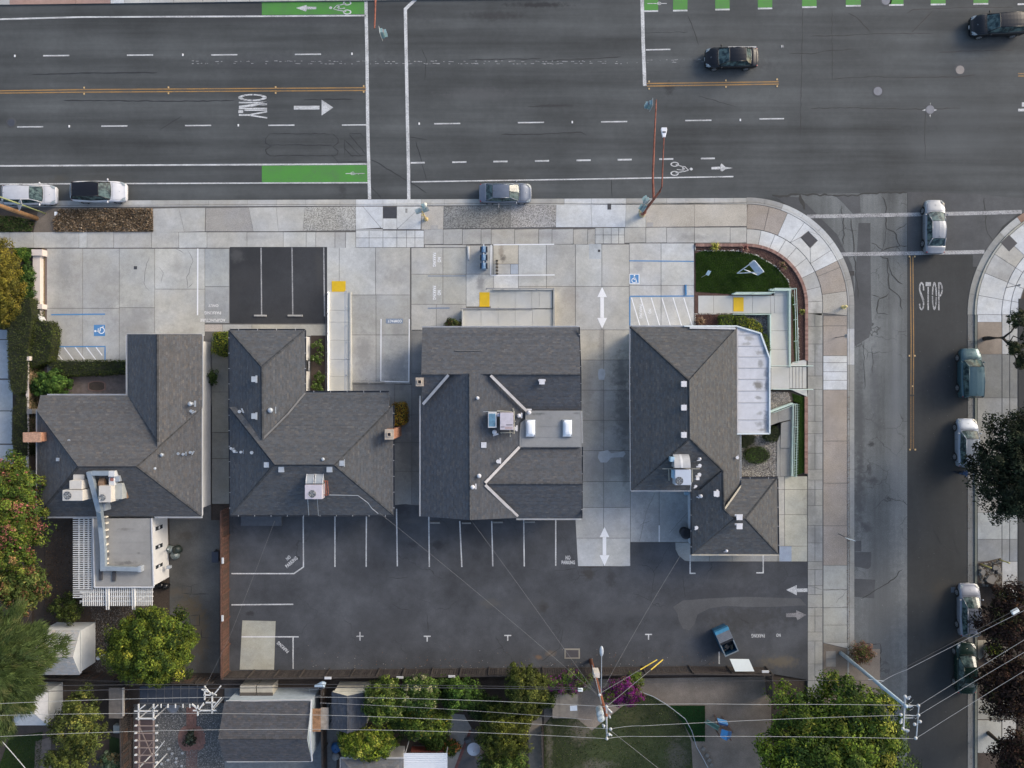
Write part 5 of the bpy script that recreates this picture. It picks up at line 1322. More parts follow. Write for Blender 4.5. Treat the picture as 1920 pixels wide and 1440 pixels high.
for i in range(8): m.face([(xm - .1,yb+(yt - yb)*i/8,f(i/8)),(xm+.1,yb+(yt - yb)*i/8,f(i/8)),(xm+.1,yb+(yt - yb)*(i+1)/8,f((i+1)/8)),(xm - .1,yb+(yt - yb)*(i+1)/8,f((i+1)/8))])
m.build('hood_seam',M_wmetal,hd)
hbox(U5,'side_box',1257,857,1265,866,4.5,5.1,flat('pale_blue_metal',(.32,.48,.60),.5));hbox(U5,'side_panel', 1261, 881, 1266, 897, 4.3, 4.9, MATS['pale_blue_metal'])
m=MB();m.tube([P(1242,879,4.6),P(1312,879,4.4)],.04,5);m.tube([P(1254,880,4.5),P(1254.5,901,4.1)],.04,5);m.tube([P(1298,878,4.5),P(1298,904,4.2)],.04,5);m.build('stand_frame', MATS['stand_tan'],U5)
m=MB();m.tube([P(1296,905,4.6),P(1294,920,3.1)],.03,5);m.build('conduit',M_wmetal,U5)
# ================================================================ vegetation
M_leaf=attrmat('leaf',.6,1.12,6.0,.1,trans=.22,spec=.12)
M_grass=attrmat('grass_blade',.9,1.25,6.0,.1,trans=.15,spec=.05)
M_bark=flat('bark',(.10,.075,.055),.9,var=.3,scale=8)
M_barkd=flat('dark_bark',(.035,.028,.022),.9,var=.3,scale=8)
def leafmesh(name,C,Nn,sz,col,parent=None,aspect=.55,mat=None,**kw):
 n=len(C)
 C=np.asarray(C,float);Nn=np.asarray(Nn,float)
 Nn/=np.linalg.norm(Nn,axis=1)[:,None]+1e-9
 rv=rng.normal(size=(n,3));a=np.cross(Nn,rv);a/=np.linalg.norm(a,axis=1)[:,None]+1e-9
 b=np.cross(Nn,a)
 s=(np.asarray(sz)*np.ones(n))[:,None]*.5
 V=np.empty((n,4,3))
 V[:,0]=C - a*s;V[:,1]=C - b*s*aspect+Nn*s*.15;V[:,2]=C+a*s;V[:,3]=C+b*s*aspect+Nn*s*.15
 o0=ORG[parent.name] if parent is not None else Vector((float(C[:,0].mean()),float(C[:,1].mean()),float(C[:,2].min())))
 V -=np.array(o0[:])
 me=bpy.data.meshes.new(name)
 me.vertices.add(n*4);me.vertices.foreach_set('co',V.reshape(-1))
 me.loops.add(n*4);me.loops.foreach_set('vertex_index',np.arange(n*4,dtype=np.int32))
 me.polygons.add(n);me.polygons.foreach_set('loop_start',np.arange(0,n*4,4,dtype=np.int32))
 me.update(calc_edges=True)
 at=me.color_attributes.new('col','FLOAT_COLOR','POINT')
 cc=np.ones((n,4,4));cc[:,:,:3]=np.asarray(col)[:,None,:]
 at.data.foreach_set('color',cc.reshape(-1))
 me.materials.append(mat or M_leaf)
 o=bpy.data.objects.new(name,me);COL.objects.link(o)
 if parent is not None: o.parent=parent;ORG[o.name]=o0
 else: o.location=o0;ORG[o.name]=Vector(o0)
 tag(o,kw.get('label'),kw.get('cat'),kw.get('group'),kw.get('kind'))
 return o
def pal(colors,w,n):
 c=np.array(colors)[rng.choice(len(colors),n,p=np.array(w)/sum(w))]
 return c
def crown_points(c,r,nclump,per,cr,colors,w,shell=.55,zmin=-.35,lumpy=.18,jitter=.22):
 """clumps spread through the crown; leaves on the outer side of each clump"""
 C,Nn,Co=[],[],[]
 base=pal(colors,w,nclump)
 k=0
 for i in range(nclump):
  d=rng.normal(size=3);d/=np.linalg.norm(d)
  if d[2]<zmin: d[2]=-d[2]*.6
  rad=shell+(1 - shell)*rng.random()**.6
  lump=1+lumpy*math.sin(3.1*math.atan2(d[1],d[0])+c[0])*math.cos(2.3*d[2]+c[1])+lumpy*.6*math.sin(7.3*math.atan2(d[1],d[0])+c[1]*2)
  p=np.array(c)+d*np.array(r)*rad*lump
  q=rng.normal(size=(per,3));q/=np.linalg.norm(q,axis=1)[:,None]
  q[:,2]=np.abs(q[:,2])*.9 - .25
  s=cr*rng.uniform(.65,1.35)
  C.append(p+q*s*rng.uniform(.55,1.05,(per,1)))
  Nn.append(q+d*.5+np.array([0,0,.55])+rng.normal(size=(per,3))*.45)
  tone=rng.uniform(.6,1.38)
  mix=rng.random((per,1))<jitter
  co=np.where(mix,pal(colors,w,per),base[i])*tone*rng.uniform(.45,1.6,(per,1))
  Co.append(co)
 return np.concatenate(C),np.concatenate(Nn),np.concatenate(Co)
def tree(name,label,px,py,rx,ry,hc,rz,colors,w,nclump=260,per=70,cr=.5,leaf=.2,cat='tree',trunk=True,group=None,bark=None,base=None,shell=.5,zmin=-.35,lumpy=.18,limbs=7,aspect=.55,crown='crown',tr=.16,inner=True):
 c=P(px,py,hc);k=(H - hc)/H/S
 b=base or (c[0],c[1],0.0)
 t=empty(name,b,label,cat,group)
 r=(rx*k,ry*k,rz)
 C,Nn,Co=crown_points(c,r,nclump,per,cr,colors,w,shell,zmin,lumpy)
 if inner:     # sparse inner foliage so the crown has depth
  ni=int(nclump*per*.25);d=rng.normal(size=(ni,3));d/=np.linalg.norm(d,axis=1)[:,None];d[:,2]=np.where(d[:,2]<zmin,-d[:,2],d[:,2])
  C2=np.array(c)+d*np.array(r)*rng.uniform(.2,.8,(ni,1));C=np.concatenate([C,C2]);Nn=np.concatenate([Nn,d+[0,0,.4]])
  Co=np.concatenate([Co,pal(colors,w,ni)*rng.uniform(.7,1.1,(ni,1))])
 keep=C[:,2]>.06
 leafmesh(crown,C[keep],Nn[keep],leaf*rng.uniform(.6,1.4,keep.sum()),Co[keep],t,aspect)
 if trunk:
  bk=bark or M_bark;m=MB();top=Vector((c[0],c[1],max(.6,hc - rz*.35)));B0=Vector(b)
  mid=B0.lerp(top,.5)+Vector((random.uniform(-.15,.15),random.uniform(-.15,.15),0))
  m.tube([B0+Vector((0,0,-.1)),mid,top],[tr*1.25,tr*.9,tr*.7],8)
  tk=m.build('trunk',bk,t,smooth=True);m=MB()
  for i in range(limbs):
   a=2*math.pi*i/limbs+random.uniform(-.3,.3);e=Vector((c[0]+r[0]*.78*math.cos(a),c[1]+r[1]*.78*math.sin(a),hc+rz*random.uniform(-.1,.5)))
   mm=top.lerp(e,.5)+Vector((0,0,.2));m.tube([top - Vector((0,0,.1)),mm,e],[tr*.55,tr*.35,tr*.12],5)
  m.build('limbs',bk,tk)
 return t
def hedge(name,label,pts,h,colors,w,leaf=.12,dens=160,z0=0.0,cat='hedge',group=None,rough=.06,noise_=.25):
 """clipped hedge from a px outline given at its top"""
 q=[P(x,y,h)[:2] for x,y in pts]
 if area2(q)<0: q=q[::-1]
 cx,cy=sum(p[0] for p in q)/len(q),sum(p[1] for p in q)/len(q)
 t=empty(name,(cx,cy,z0),label,cat,group)
 core=inset(q,.10)
 MB().prism(core,z0,h - .10).build('branches', flat('hedge_inside',(.018,.022,.010),.95),t)
 xs=[p[0] for p in q];ys=[p[1] for p in q];A=abs(area2(q))/2
 n=int(A*dens);pts_=[]
 def inside(x,y):
  r_=False;j=len(q) - 1
  for i in range(len(q)):
   if (q[i][1]>y) !=(q[j][1]>y) and x<(q[j][0] - q[i][0])*(y - q[i][1])/(q[j][1] - q[i][1])+q[i][0]: r_=not r_
   j=i
  return r_
 C,Nn=[],[]
 while len(C)<n:
  x,y=random.uniform(min(xs),max(xs)),random.uniform(min(ys),max(ys))
  if inside(x,y):
   C.append((x,y,h+random.gauss(0,rough) - .03));Nn.append((random.gauss(0,.45),random.gauss(0,.45),1))
 for i in range(len(q)):
  a,b=q[i],q[(i+1) % len(q)];L=math.hypot(b[0] - a[0],b[1] - a[1])
  if L<1e-4: continue
  nx,ny=(b[1] - a[1])/L,-(b[0] - a[0])/L
  for _ in range(int(L*(h - z0)*dens*.8)):
   u=random.random();C.append((a[0]+(b[0] - a[0])*u+random.gauss(0,rough),a[1]+(b[1] - a[1])*u+random.gauss(0,rough),random.uniform(z0,h)));Nn.append((nx+random.gauss(0,.4),ny+random.gauss(0,.4),.3+random.gauss(0,.4)))
 n=len(C);C=np.array(C)
 lo=1+noise_*np.sin(C[:,0]*2.1+1)*np.sin(C[:,1]*2.7)+noise_*.5*np.sin(C[:,0]*6+C[:,1]*5)
 Co=pal(colors,w,n)*rng.uniform(.7,1.3,(n,1))*lo[:,None]
 leafmesh('foliage',C,Nn,leaf*rng.uniform(.6,1.4,n),Co,t)
 return t
def spiky(name,label,px,py,r_px,colors,w,n=26,hh=.5,cat='plant',z0=.15,wd=.05,group=None):
 x,y,_=P(px,py,.3);t=MB()
 for i in range(n):
  a=random.uniform(0,6.283);L=r_px/S*random.uniform(.6,1.1);c=colors[rng.choice(len(colors),p=np.array(w)/sum(w))];k=random.uniform(.7,1.3);c=tuple(v*k for v in c)
  d=Vector((math.cos(a),math.sin(a),0));s=Vector((-d.y,d.x,0))*wd*.5;up=random.uniform(.4,1.2)*hh
  p0=Vector((x,y,z0));p1=p0+d*L*.5+Vector((0,0,up));p2=p0+d*L+Vector((0,0,up*.6))
  t.face([p0 - s*.6,p0+s*.6,p1+s,p1 - s],col=c);t.face([p1 - s,p1+s,p2],col=tuple(v*1.15 for v in c))
 return t.build(name,M_leaf,None,label=label,cat=cat,group=group,origin=(x,y,z0))
def pts_in(poly_px,n,h=HS):
 q=[P(x,y,h)[:2] for x,y in poly_px];xs=[p[0] for p in q];ys=[p[1] for p in q]
 out=np.empty((0,2))
 while len(out)<n:
  X=rng.uniform(min(xs),max(xs),n*2);Y=rng.uniform(min(ys),max(ys),n*2);ins=np.zeros(len(X),bool);j=len(q) - 1
  for i in range(len(q)):
   dy=q[j][1] - q[i][1]
   if abs(dy)>1e-12:
    cnd=((q[i][1]>Y) !=(q[j][1]>Y)) & (X<(q[j][0] - q[i][0])*(Y - q[i][1])/dy+q[i][0]);ins ^=cnd
   j=i
  out=np.concatenate([out,np.stack([X[ins],Y[ins]],1)])
 return out[:n]
def cover(name,label,poly,n,size,colors,w,h=HS,zj=.05,cat='ground cover',parent=None,flatness=.5,tone=.25,aspect=.5,patch=.0):
 p=pts_in(poly,n,h);C=np.column_stack([p,h+.01+rng.random(n)*zj])
 Nn=np.column_stack([rng.normal(size=(n,2))*flatness,np.ones(n)])
 Co=pal(colors,w,n)*rng.uniform(1 - tone,1+tone,(n,1))
 if patch:
  f=1+patch*np.sin(p[:,0]*1.3+2)*np.sin(p[:,1]*1.9+1)+patch*.6*np.sin(p[:,0]*4.1+p[:,1]*3.3);Co=Co*f[:,None]
 return leafmesh(name,C,Nn,size*rng.uniform(.5,1.5,n),Co,parent,aspect,M_grass if cat in ('grass','turf') else None,label=label,cat=cat,kind='stuff')
def stones(name,label,poly,n,size,colors,w,h=HS,cat='gravel',kind='stuff',pts=None):
 """small faceted pebbles"""
 p=pts_in(poly,n,h) if pts is None else np.array(pts);n=len(p)
 a=rng.uniform(0,6.28,n);s=size*rng.uniform(.5,1.4,n);co=pal(colors,w,n)*rng.uniform(.7,1.25,(n,1))
 base=np.array([[1,0,0],[.25,.8,0],[-.8,.45,0],[-.75,-.55,0],[.3,-.85,0],[.1,0,.7]])
 V=np.empty((n,6,3));ca,sa=np.cos(a),np.sin(a)
 for k in range(6):
  V[:,k,0]=p[:,0]+s*.5*(base[k,0]*ca - base[k,1]*.75*sa);V[:,k,1]=p[:,1]+s*.5*(base[k,0]*sa+base[k,1]*.75*ca);V[:,k,2]=h+base[k,2]*s*.5
 o0=Vector((float(p[:,0].mean()),float(p[:,1].mean()),h));V -=np.array(o0[:])
 me=bpy.data.meshes.new(name);me.vertices.add(n*6);me.vertices.foreach_set('co',V.reshape(-1))
 tri=np.array([[0,1,5],[1,2,5],[2,3,5],[3,4,5],[4,0,5]]);idx=(np.arange(n)[:,None,None]*6+tri[None]).reshape(-1)
 me.loops.add(len(idx));me.loops.foreach_set('vertex_index',idx.astype(np.int32));me.polygons.add(n*5);me.polygons.foreach_set('loop_start',np.arange(0,n*15,3,dtype=np.int32));me.update(calc_edges=True)
 at=me.color_attributes.new('col','FLOAT_COLOR','POINT');cc=np.ones((n,6,4));cc[:,:,:3]=co[:,None,:];at.data.foreach_set('color',cc.reshape(-1))
 me.materials.append(MATS['mottled']);o=bpy.data.objects.new(name,me);COL.objects.link(o);o.location=o0
 return tag(o,label,cat,None,kind)
YG=[(.15,.17,.015),(.07,.10,.012),(.26,.24,.02),(.035,.06,.012)]
GR=[(.05,.09,.02),(.085,.13,.025),(.03,.055,.015)]
DG=[(.022,.036,.016),(.035,.05,.02),(.012,.022,.010)]
OL=[(.07,.085,.025),(.10,.11,.03),(.04,.05,.02)]
# ---- corner garden
gb=sheet([(1302,457)]+arc(1400,572,113,90,0,14)+[(1513,682),(1494,690),(1444,690),(1444,612),(1302,612)],HS+.012,'garden_bed', M_mulch, label='curved red brown mulch bed of the corner garden', cat='garden bed',kind='structure')
LW=[(1304,475),(1318,470),(1345,469),(1388,472),(1415,477),(1436,487),(1452,498),(1466,511),(1477,527),(1484,545),(1479,548),(1378,552),(1305,547)]
sheet(LW,HS+.03,'lawn',M_lawnb,label='dark green lawn of the corner garden holding the white sign frame', cat='lawn',kind='structure')
cover('grass','short dark green grass on the corner lawn', LW, 26000, .07, [(.030, .062, .010), (.022, .048, .008), (.05, .08, .014)], [5, 4, 1.2], HS + .03, .03, 'grass',flatness=.8,patch=.16)
LS=[(1485,545),(1490,560),(1494,600),(1497,640),(1498,676),(1490,678),(1488,640),(1487,600),(1483,552)]
cover('grass','thin strip of grass between the ramp railing and the mulch', LS, 2500, .07, [(.035, .065, .012), (.05, .08, .02)], [4, 1], HS + .03, .03, 'grass',flatness=.8)
LB=[(1484,737),(1497,741),(1508.5,746),(1508.5,885),(1488,893),(1493,820),(1497,755),(1488,752)]
sheet(LB,HS+.012,'lawn',M_lawnb,label='narrow lawn strip between the green railing and brick kerb wall', cat='lawn',kind='structure')
cover('grass','grass on the narrow strip beside the brick kerb wall', LB, 6000, .07, [(.035, .07, .012), (.05, .09, .018)], [3, 1], HS + .012, .03, 'grass',flatness=.8,patch=.15)
cover('mulch_chips','red brown bark chips along the curved brick wall', [(1303, 460)] + arc(1400, 572, 107, 90, 0, 10) + [(1506, 676), (1499, 677), (1494, 590), (1484, 545), (1466, 511), (1440, 489), (1400, 473), (1304, 470)], 4200, .08, [(.15, .085, .07), (.09, .05, .042), (.2, .13, .11)], [4, 4, 1], HS + .012, .03, 'mulch',aspect=.4)
cover('mulch_chips','bark chips in the small bed under the hatched bay', rect(1303, 590, 1345, 611), 900, .08, [(.18, .09, .065), (.1, .05, .04)], [1, 1], HS + .012, .03, 'mulch',aspect=.4)
ed=[(x,470+random.uniform(-.8,.8)) for x in np.arange(1305,1385,2.4)]
for a,b,n in (((1385,471),(1418,478),13),((1418,478),(1455,500),17),((1455,500),(1477,525),13),((1477,525),(1488,560),13),((1488,560),(1497,620),22),((1497,620),(1499,678),20)):
 ed+=[(a[0]+(b[0] - a[0])*i/n+random.uniform(-.4,.4),a[1]+(b[1] - a[1])*i/n+random.uniform(-.4,.4)) for i in range(n)]
ed+=[(1303+random.uniform(-.3,.6),y) for y in np.arange(589,612,2.2)]+[(x,588.5) for x in np.arange(1303,1372,2.4)]+[(1303.5,y) for y in np.arange(460,471,2.2)]
for k,e_ in enumerate(ed):
 a=P(e_[0],e_[1],HS+.03);s_=random.uniform(.045,.075)
 pass
stones('edging_stones', 'row of small white edging stones round the corner lawn',None,0,.15,[(.55,.53,.48),(.45,.42,.36)],[3,1],HS+.03,'stones',pts=[P(x,y,HS+.03)[:2] for x,y in ed])
for x,y,cs,lab in ((1340,463,[(.42,.40,.08),(.2,.22,.05)],'yellow striped spiky plant at the left end of the curved mulch bed'), (1396, 466, [(.22, .10, .09), (.3, .2, .15)], 'purple brown spiky plant at the top of the curved mulch bed'), (1466, 499, [(.16, .15, .06), (.2, .12, .09)], 'olive brown spiky plant on the bend of the curved mulch bed'), (1503, 585, [(.25, .26, .07), (.12, .13, .04)], 'small yellow green spiky plant low down in the curved mulch bed'), (1313, 603, [(.2, .12, .07), (.3, .22, .14)], 'dry brown tuft in the small mulch bed beside the hatched bay')):
 spiky('spiky_plant',lab,x,y,11 if x !=1503 else 7,cs,[1]*len(cs),46,.4)
PB=[(.34,.32,.29),(.22,.2,.18),(.42,.38,.31),(.14,.135,.13),(.5,.47,.42)]
stones('pebbles','pale mixed pebbles round the oval bush beside the corner house', [(1390, 816), (1440, 816), (1456, 830), (1456, 893), (1390, 893)], 5200, .12, PB, [3, 3, 2, 2, 1], HS + .015, 'pebbles')
stones('pebbles','grey pebble bed between ramp and sunroom', [(1378, 590), (1444, 590), (1444, 680), (1428, 628), (1400, 612), (1378, 612)], 2200, .10, [(.2, .2, .2), (.3, .3, .3), (.1, .1, .1)], [1, 1, 1], HS + .015, 'pebbles')
stones('pebbles','tan pebble triangle below the front steps', [(1444, 734), (1478, 736), (1483, 752), (1444, 768)], 1500, .12, PB, [3, 3, 3, 2, 1], HS + .015, 'pebbles')
gp=sheet([(1388,812),(1516,734),(1444,734),(1444,812)],HS - .005,'garden_bed', M_dirt2, label='earth beside the sunroom under the pebbles', cat='garden bed',kind='structure')
sheet([(1388,812),(1458,812),(1458,896),(1388,896)],HS+.001,'garden_bed', M_dirt2, label='dark earth bed round the oval bush', cat='garden bed',kind='structure')
hedge('clipped_bush','leftmost of the three clipped green bushes above the sunroom', [(1352, 590), (1375, 590), (1378, 606), (1370, 613), (1352, 612)], 1.0, GR + [(.14, .18, .02)], [3, 3, 2, 3], .11, 240, cat='bush',group=None)
hedge('clipped_bush','middle one of the three clipped bushes above the sunroom', [(1380, 594), (1396, 592), (1404, 600), (1402, 616), (1392, 620), (1380, 612)], 1.0, GR + [(.16, .19, .02)], [2, 3, 2, 4], .11, 240, cat='bush')
hedge('clipped_bush','bright yellow green bush right of the sunroom corner', [(1402, 599), (1414, 598), (1428, 608), (1431, 620), (1427, 632), (1420, 640), (1404, 626)], 1.0, GR + [(.20, .21, .02)], [1, 3, 1, 6], .11, 240, cat='bush')
hedge('clipped_bush','narrow green bush squeezed beside the angled sunroom edge', [(1428, 628), (1437, 626), (1446, 655), (1440, 664), (1432, 645)], .9, GR, [1, 3, 1], .11, 220, cat='bush')
hedge('oval_bush','dark green oval clipped bush in the pebble bed',[(1421+23*math.cos(a*.39),854+15.5*math.sin(a*.39)) for a in range(16)],.8,[(.03,.055,.012),(.05,.085,.018)],[1,1],.1,260,cat='bush')
hedge('round_bush', 'very dark bush under the sunroom corner', [(1445, 806), (1456, 800), (1461, 808), (1460, 822), (1452, 829), (1440, 828), (1432, 820)], .8, [(.02, .032, .012), (.035, .05, .015)], [1, 1], .1, 240, cat='bush')
hedge('low_shrub','dark low shrub against the house wall above the oval bush', [(1391, 816), (1418, 816), (1416, 830), (1400, 842), (1391, 838)], .6, DG, [1, 1, 1], .1, 200, cat='shrub')
# ---- dry planting strip and verge at left
sheet([(98,391),(287,390),(288,436),(62,437),(72,405)],HS - .01,'planting_bed', M_dirt, label='brown dirt of the planting strip beside the parked white cars', cat='planting bed',kind='structure')
sheet([(-400,391),(72,391),(62,437),(-400,437)],HS - .008,'verge',M_dirt2,label='dark weedy verge at the left edge under the utility pole', cat='verge',kind='structure')
cover('dry_ground_cover', 'dry rust brown ground cover between the kerb and the walk', [(112, 392), (286, 391), (288, 434), (104, 435), (100, 415)], 9000, .14, [(.21, .145, .09), (.14, .10, .06), (.30, .24, .17), (.08, .065, .045)], [4, 4, 3, 3], HS, .16, 'ground cover',flatness=.8,patch=.25)
cover('weeds','patchy green weeds on the verge at the left edge', [(-30, 400), (40, 408), (66, 416), (60, 434), (-30, 435)], 3200, .14, [(.05, .08, .02), (.03, .05, .015), (.10, .085, .05)], [3, 3, 2], HS, .12, 'weeds',flatness=.8,patch=.3)
for i,x in enumerate((107,)): sheet(rect(102,397,113,404),HS+.02,'meter_cover',M_conc,sw)
# ---- left garden edge
sheet([(-200,464),(84,464),(84,745),(60,745),(60,1300),(-200,1300)],.02,'side_yard',M_dirt2,label='dark earth of the left neighbour planting beds', cat='yard',kind='structure')
np_=bed([(-200,618),(15,618),(22,745),(22,930),(-200,930)],'neighbour concrete path at the left edge', 'path', 'path',h=.06)
for y0,y1,x1 in ((618,636,14),(637,710,16),(712,770,24),(771,832,23),(834,900,25)): slab(np_,rect(-60,y0,x1,y1),(.36,.38,.40),h=.06)
tree('topiary_tree','golden olive rounded shrub tree on the upper left edge', 2, 532, 40, 84, 1.7, 1.5, [(.15, .13, .02), (.10, .095, .02), (.20, .16, .03)], [4, 3, 2], 260, 90, .35, .13, cat='shrub',lumpy=.04,shell=.8)
tree('topiary_tree','small golden bush below the big rounded shrub at left', 2, 588, 16, 28, 1.0, .9, [(.17, .125, .02), (.09, .09, .02)], [4, 3], 70, 70, .3, .12, cat='shrub',lumpy=.05,shell=.7,trunk=False)
hedge('tall_hedge','tall dark clipped hedge running along the left path',[(20,558),(55,558),(60,590),(52,650),(48,735),(30,742),(16,728),(12,640)],1.8,[(.045,.058,.018),(.06,.07,.02),(.03,.04,.014)],[3,2,2],.11,190)
hedge('tall_hedge','dark narrow hedge lower down the left path',[(30,744),(50,744),(52,856),(28,856),(22,830),(23,768)],1.7,[(.04,.05,.018),(.055,.062,.02),(.03,.036,.014)],[3,2,2],.11,190)
hedge('block_hedge','thick block hedge beside the blue accessible stall',[(53,600),(90,602),(98,618),(97,645),(90,678),(60,690),(50,668)],1.4,[(.045,.06,.018),(.09,.11,.02),(.03,.04,.012)],[3,1.2,2],.12,190)
hedge('row_hedge','long low hedge between the hatched bay and the small court',[(88,676),(236,676),(237,700),(140,705),(100,705)],.9,[(.035,.05,.014),(.07,.085,.02),(.025,.035,.012)],[3,1.5,2],.12,190)
tree('leafy_shrub','glossy green leafy shrub at the top corner of the leftmost house', 97, 722, 36, 26, 1.0, .9, [(.05, .10, .02), (.09, .15, .03), (.03, .06, .015)], [3, 2, 2], 90, 60, .3, .2, cat='shrub',trunk=False,lumpy=.12)
tree('leafy_shrub','dark shrub beside the pink garden wall', 50, 545, 14, 60, .7, .6, [(.03, .06, .015), (.06, .10, .02)], [2, 1], 90, 60, .3, .16, cat='shrub',trunk=False)
tree('leafy_shrub','green shrub at the upper end of the pink garden wall', 45, 478, 16, 12, .8, .7, [(.04, .08, .015), (.08, .12, .02)], [2, 1], 50, 60, .25, .13, cat='shrub',trunk=False)
hedge('clipped_bush','square yellow green bush between the two left office houses', [(398, 624), (425, 622), (428, 634), (427, 664), (412, 667), (396, 660)], 1.5, [(.10, .14, .02), (.06, .09, .015), (.2, .2, .02)], [3, 2, 2], .12, 240, cat='bush')
hedge('clipped_bush','orange and yellow square bush beside the hipped house', [(736, 757), (758, 756), (762, 770), (761, 792), (752, 798), (736, 797)], 1.3, [(.30, .15, .02), (.36, .26, .03), (.16, .14, .02), (.22, .1, .02)], [3, 3, 2, 1], .11, 260, cat='bush')
tree('leafy_shrub','small dark shrub at the ramp end of the middle house', 850, 607, 15, 8, .6, .5, [(.04, .055, .02), (.12, .07, .04), (.06, .08, .02)], [2, 1, 1], 40, 50, .22, .12, cat='shrub',trunk=False)
tree('leafy_shrub','straggly green plant in the alley between the two left houses', 400, 708, 7, 14, .6, .6, [(.05, .085, .02), (.03, .05, .015)], [2, 1], 22, 40, .2, .12, cat='shrub',trunk=False)
sheet(rect(583,629,613,740),HS+.004,'flower_bed',M_dirt2,label='earth flower bed between the hipped house and the left ramp', cat='flower bed',kind='structure')
for x,y,lab in ((597,648,'small rose bush at the upper end of the bed beside the left ramp'), (596, 672, 'bright green rose bush second from the top of the ramp bed'), (598, 708, 'tall rose bush low in the bed beside the left ramp'), (594, 727, 'leafy bush at the bottom of the bed beside the left ramp')):
 tree('rose_bush',lab,x,y,11,11,.6,.45,[(.09,.14,.03),(.05,.08,.02),(.2,.22,.12)],[3,3,1],26,26,.16,.13,cat='bush',trunk=False,inner=False)
sheet(rect(128,700,240,745),.05,'sunken_court', flat('court_brown', (.15, .125, .115), .9, var=.25), label='small brown paved court behind the low hedge', cat='court',kind='structure')
c=P(182,724,.06)
MB().prism([(c[0]+.78*max(-1,min(1,1.25*math.cos(a*.26))),c[1]+.48*math.sin(a*.26)) for a in range(24)],.05,.12).build('oval_planter', flat('planter_kerb',(.2,.13,.11),.9),None,label='oval brick edged bed sunk in the small court', cat='planter')
MB().prism([(c[0]+.68*max(-1,min(1,1.25*math.cos(a*.26))),c[1]+.39*math.sin(a*.26)) for a in range(24)],.1,.125).build('planter_soil', M_dirt2, bpy.data.objects['oval_planter'])
# ---- big trees
tree('leafy_tree','round yellow green tree standing in the yard behind the leftmost house',285,1210,84,74,3.0,2.3,[(.12,.15,.02),(.07,.105,.016),(.22,.22,.03),(.03,.052,.012)],[4,5,1.2,4],360,120,.46,.17,lumpy=.07,shell=.55)
tree('street_tree','large bright green tree at the bottom beside the side street',1563,1400,138,128,5.0,3.6,[(.11,.16,.02),(.06,.10,.018),(.21,.22,.035),(.025,.05,.012)],[4,4,1.6,3.4],480,125,.72,.22,lumpy=.13,shell=.42)
tree('crape_myrtle','green tree with red blossom tips on the left edge',20,965,66,110,4.0,2.6,[(.10,.14,.02),(.055,.09,.018),(.24,.09,.07),(.24,.15,.06),(.15,.17,.03)],[5,4,1.2,1.0,2.4],420,60,.5,.2,lumpy=.16,shell=.5)
tree('crape_myrtle','loose pink flecked branches above the red tipped tree',12,890,24,32,3.0,1.0,[(.09,.13,.02),(.36,.14,.11),(.16,.16,.04)],[3,3,1],60,30,.35,.16,trunk=True,tr=.05,inner=False)
def needle_tree(name,label,px,py,rx,ry,hc,rz,n,colors,w):
 c=P(px,py,hc);k=(H - hc)/H/S;t=empty(name,(c[0],c[1],0),label,'tree')
 m=MB()
 for i in range(n):
  a=random.uniform(0,6.283);lp=.80+.16*math.sin(3*a+1)+.12*math.sin(7*a)+.08*math.sin(13*a);rr=math.sqrt(random.random())*lp
  if random.random()<.35 and math.sin(rr*14+a*5)>.3: continue
  z=hc+rz*(1 - rr*rr)*random.uniform(.3,1)
  p=Vector((c[0]+rx*k*rr*math.cos(a),c[1]+ry*k*rr*math.sin(a),z));base=Vector((c[0],c[1],hc+rz*.5))
  d=(p - base);d.z*=.3;d=d.normalized() if d.length>.01 else Vector((1,0,0));col=colors[rng.choice(len(colors),p=np.array(w)/sum(w))];kk=random.uniform(.7,1.35)
  for j in range(24):
   dd=(d+Vector((random.gauss(0,.42),random.gauss(0,.42),random.gauss(0,.25)))).normalized();L=random.uniform(.3,.7);s=dd.cross(Vector((0,0,1))).normalized()*.028
   q=p+Vector((random.gauss(0,.16),random.gauss(0,.16),random.gauss(0,.1)));k2=kk*random.uniform(.75,1.25)
   m.face([q - s,q+s,q+dd*L],col=(col[0]*k2,col[1]*k2,col[2]*k2))
 m.build('crown',M_leaf,t)
 MB().tube([(c[0],c[1],-.1),(c[0],c[1],hc)],[.25,.12],8).build('trunk',M_bark,t)
 m=MB()
 for i in range(14):
  a=i*.45;m.tube([(c[0],c[1],hc - .5),(c[0]+rx*k*.8*math.cos(a),c[1]+ry*k*.8*math.sin(a),hc+.1)],[.07,.02],5)
 m.build('limbs',M_bark,t)
 return t
tree('leafy_tree','yellow green branches between the red tipped tree and the feathery conifer',38,1098,52,44,3.6,1.8,[(.09,.12,.03),(.055,.08,.02),(.16,.15,.04),(.15,.08,.04)],[4,4,1.5,.8],200,56,.42,.18,lumpy=.2)
needle_tree('cypress_tree','big feathery grey green conifer on the lower left edge',8,1240,106,150,5.0,2.6,1900,[(.11,.15,.045),(.075,.105,.035),(.045,.07,.02),(.18,.19,.07)],[3,4,3,1.2])
tree('street_tree','huge near black evergreen tree over the right hand parked cars',1912,882,84,108,5.5,3.6,[(.016,.024,.013),(.028,.036,.018),(.010,.014,.009),(.05,.055,.03)],[4,3,3,.8],420,90,.6,.19,lumpy=.14,bark=M_barkd)
LT=empty('leaning_tree', P(1846, 634, 0), 'dark twisted street tree with a bare limb leaning over the walk', 'tree')
mb=MB();mb.tube([P(1845,635,.05),P(1856,634,1.2),P(1880,633,2.3),P(1891,645,3.0),P(1902,655,3.6)],[.2,.17,.13,.1,.06],8);mb.build('trunk',M_barkd,LT,smooth=True)
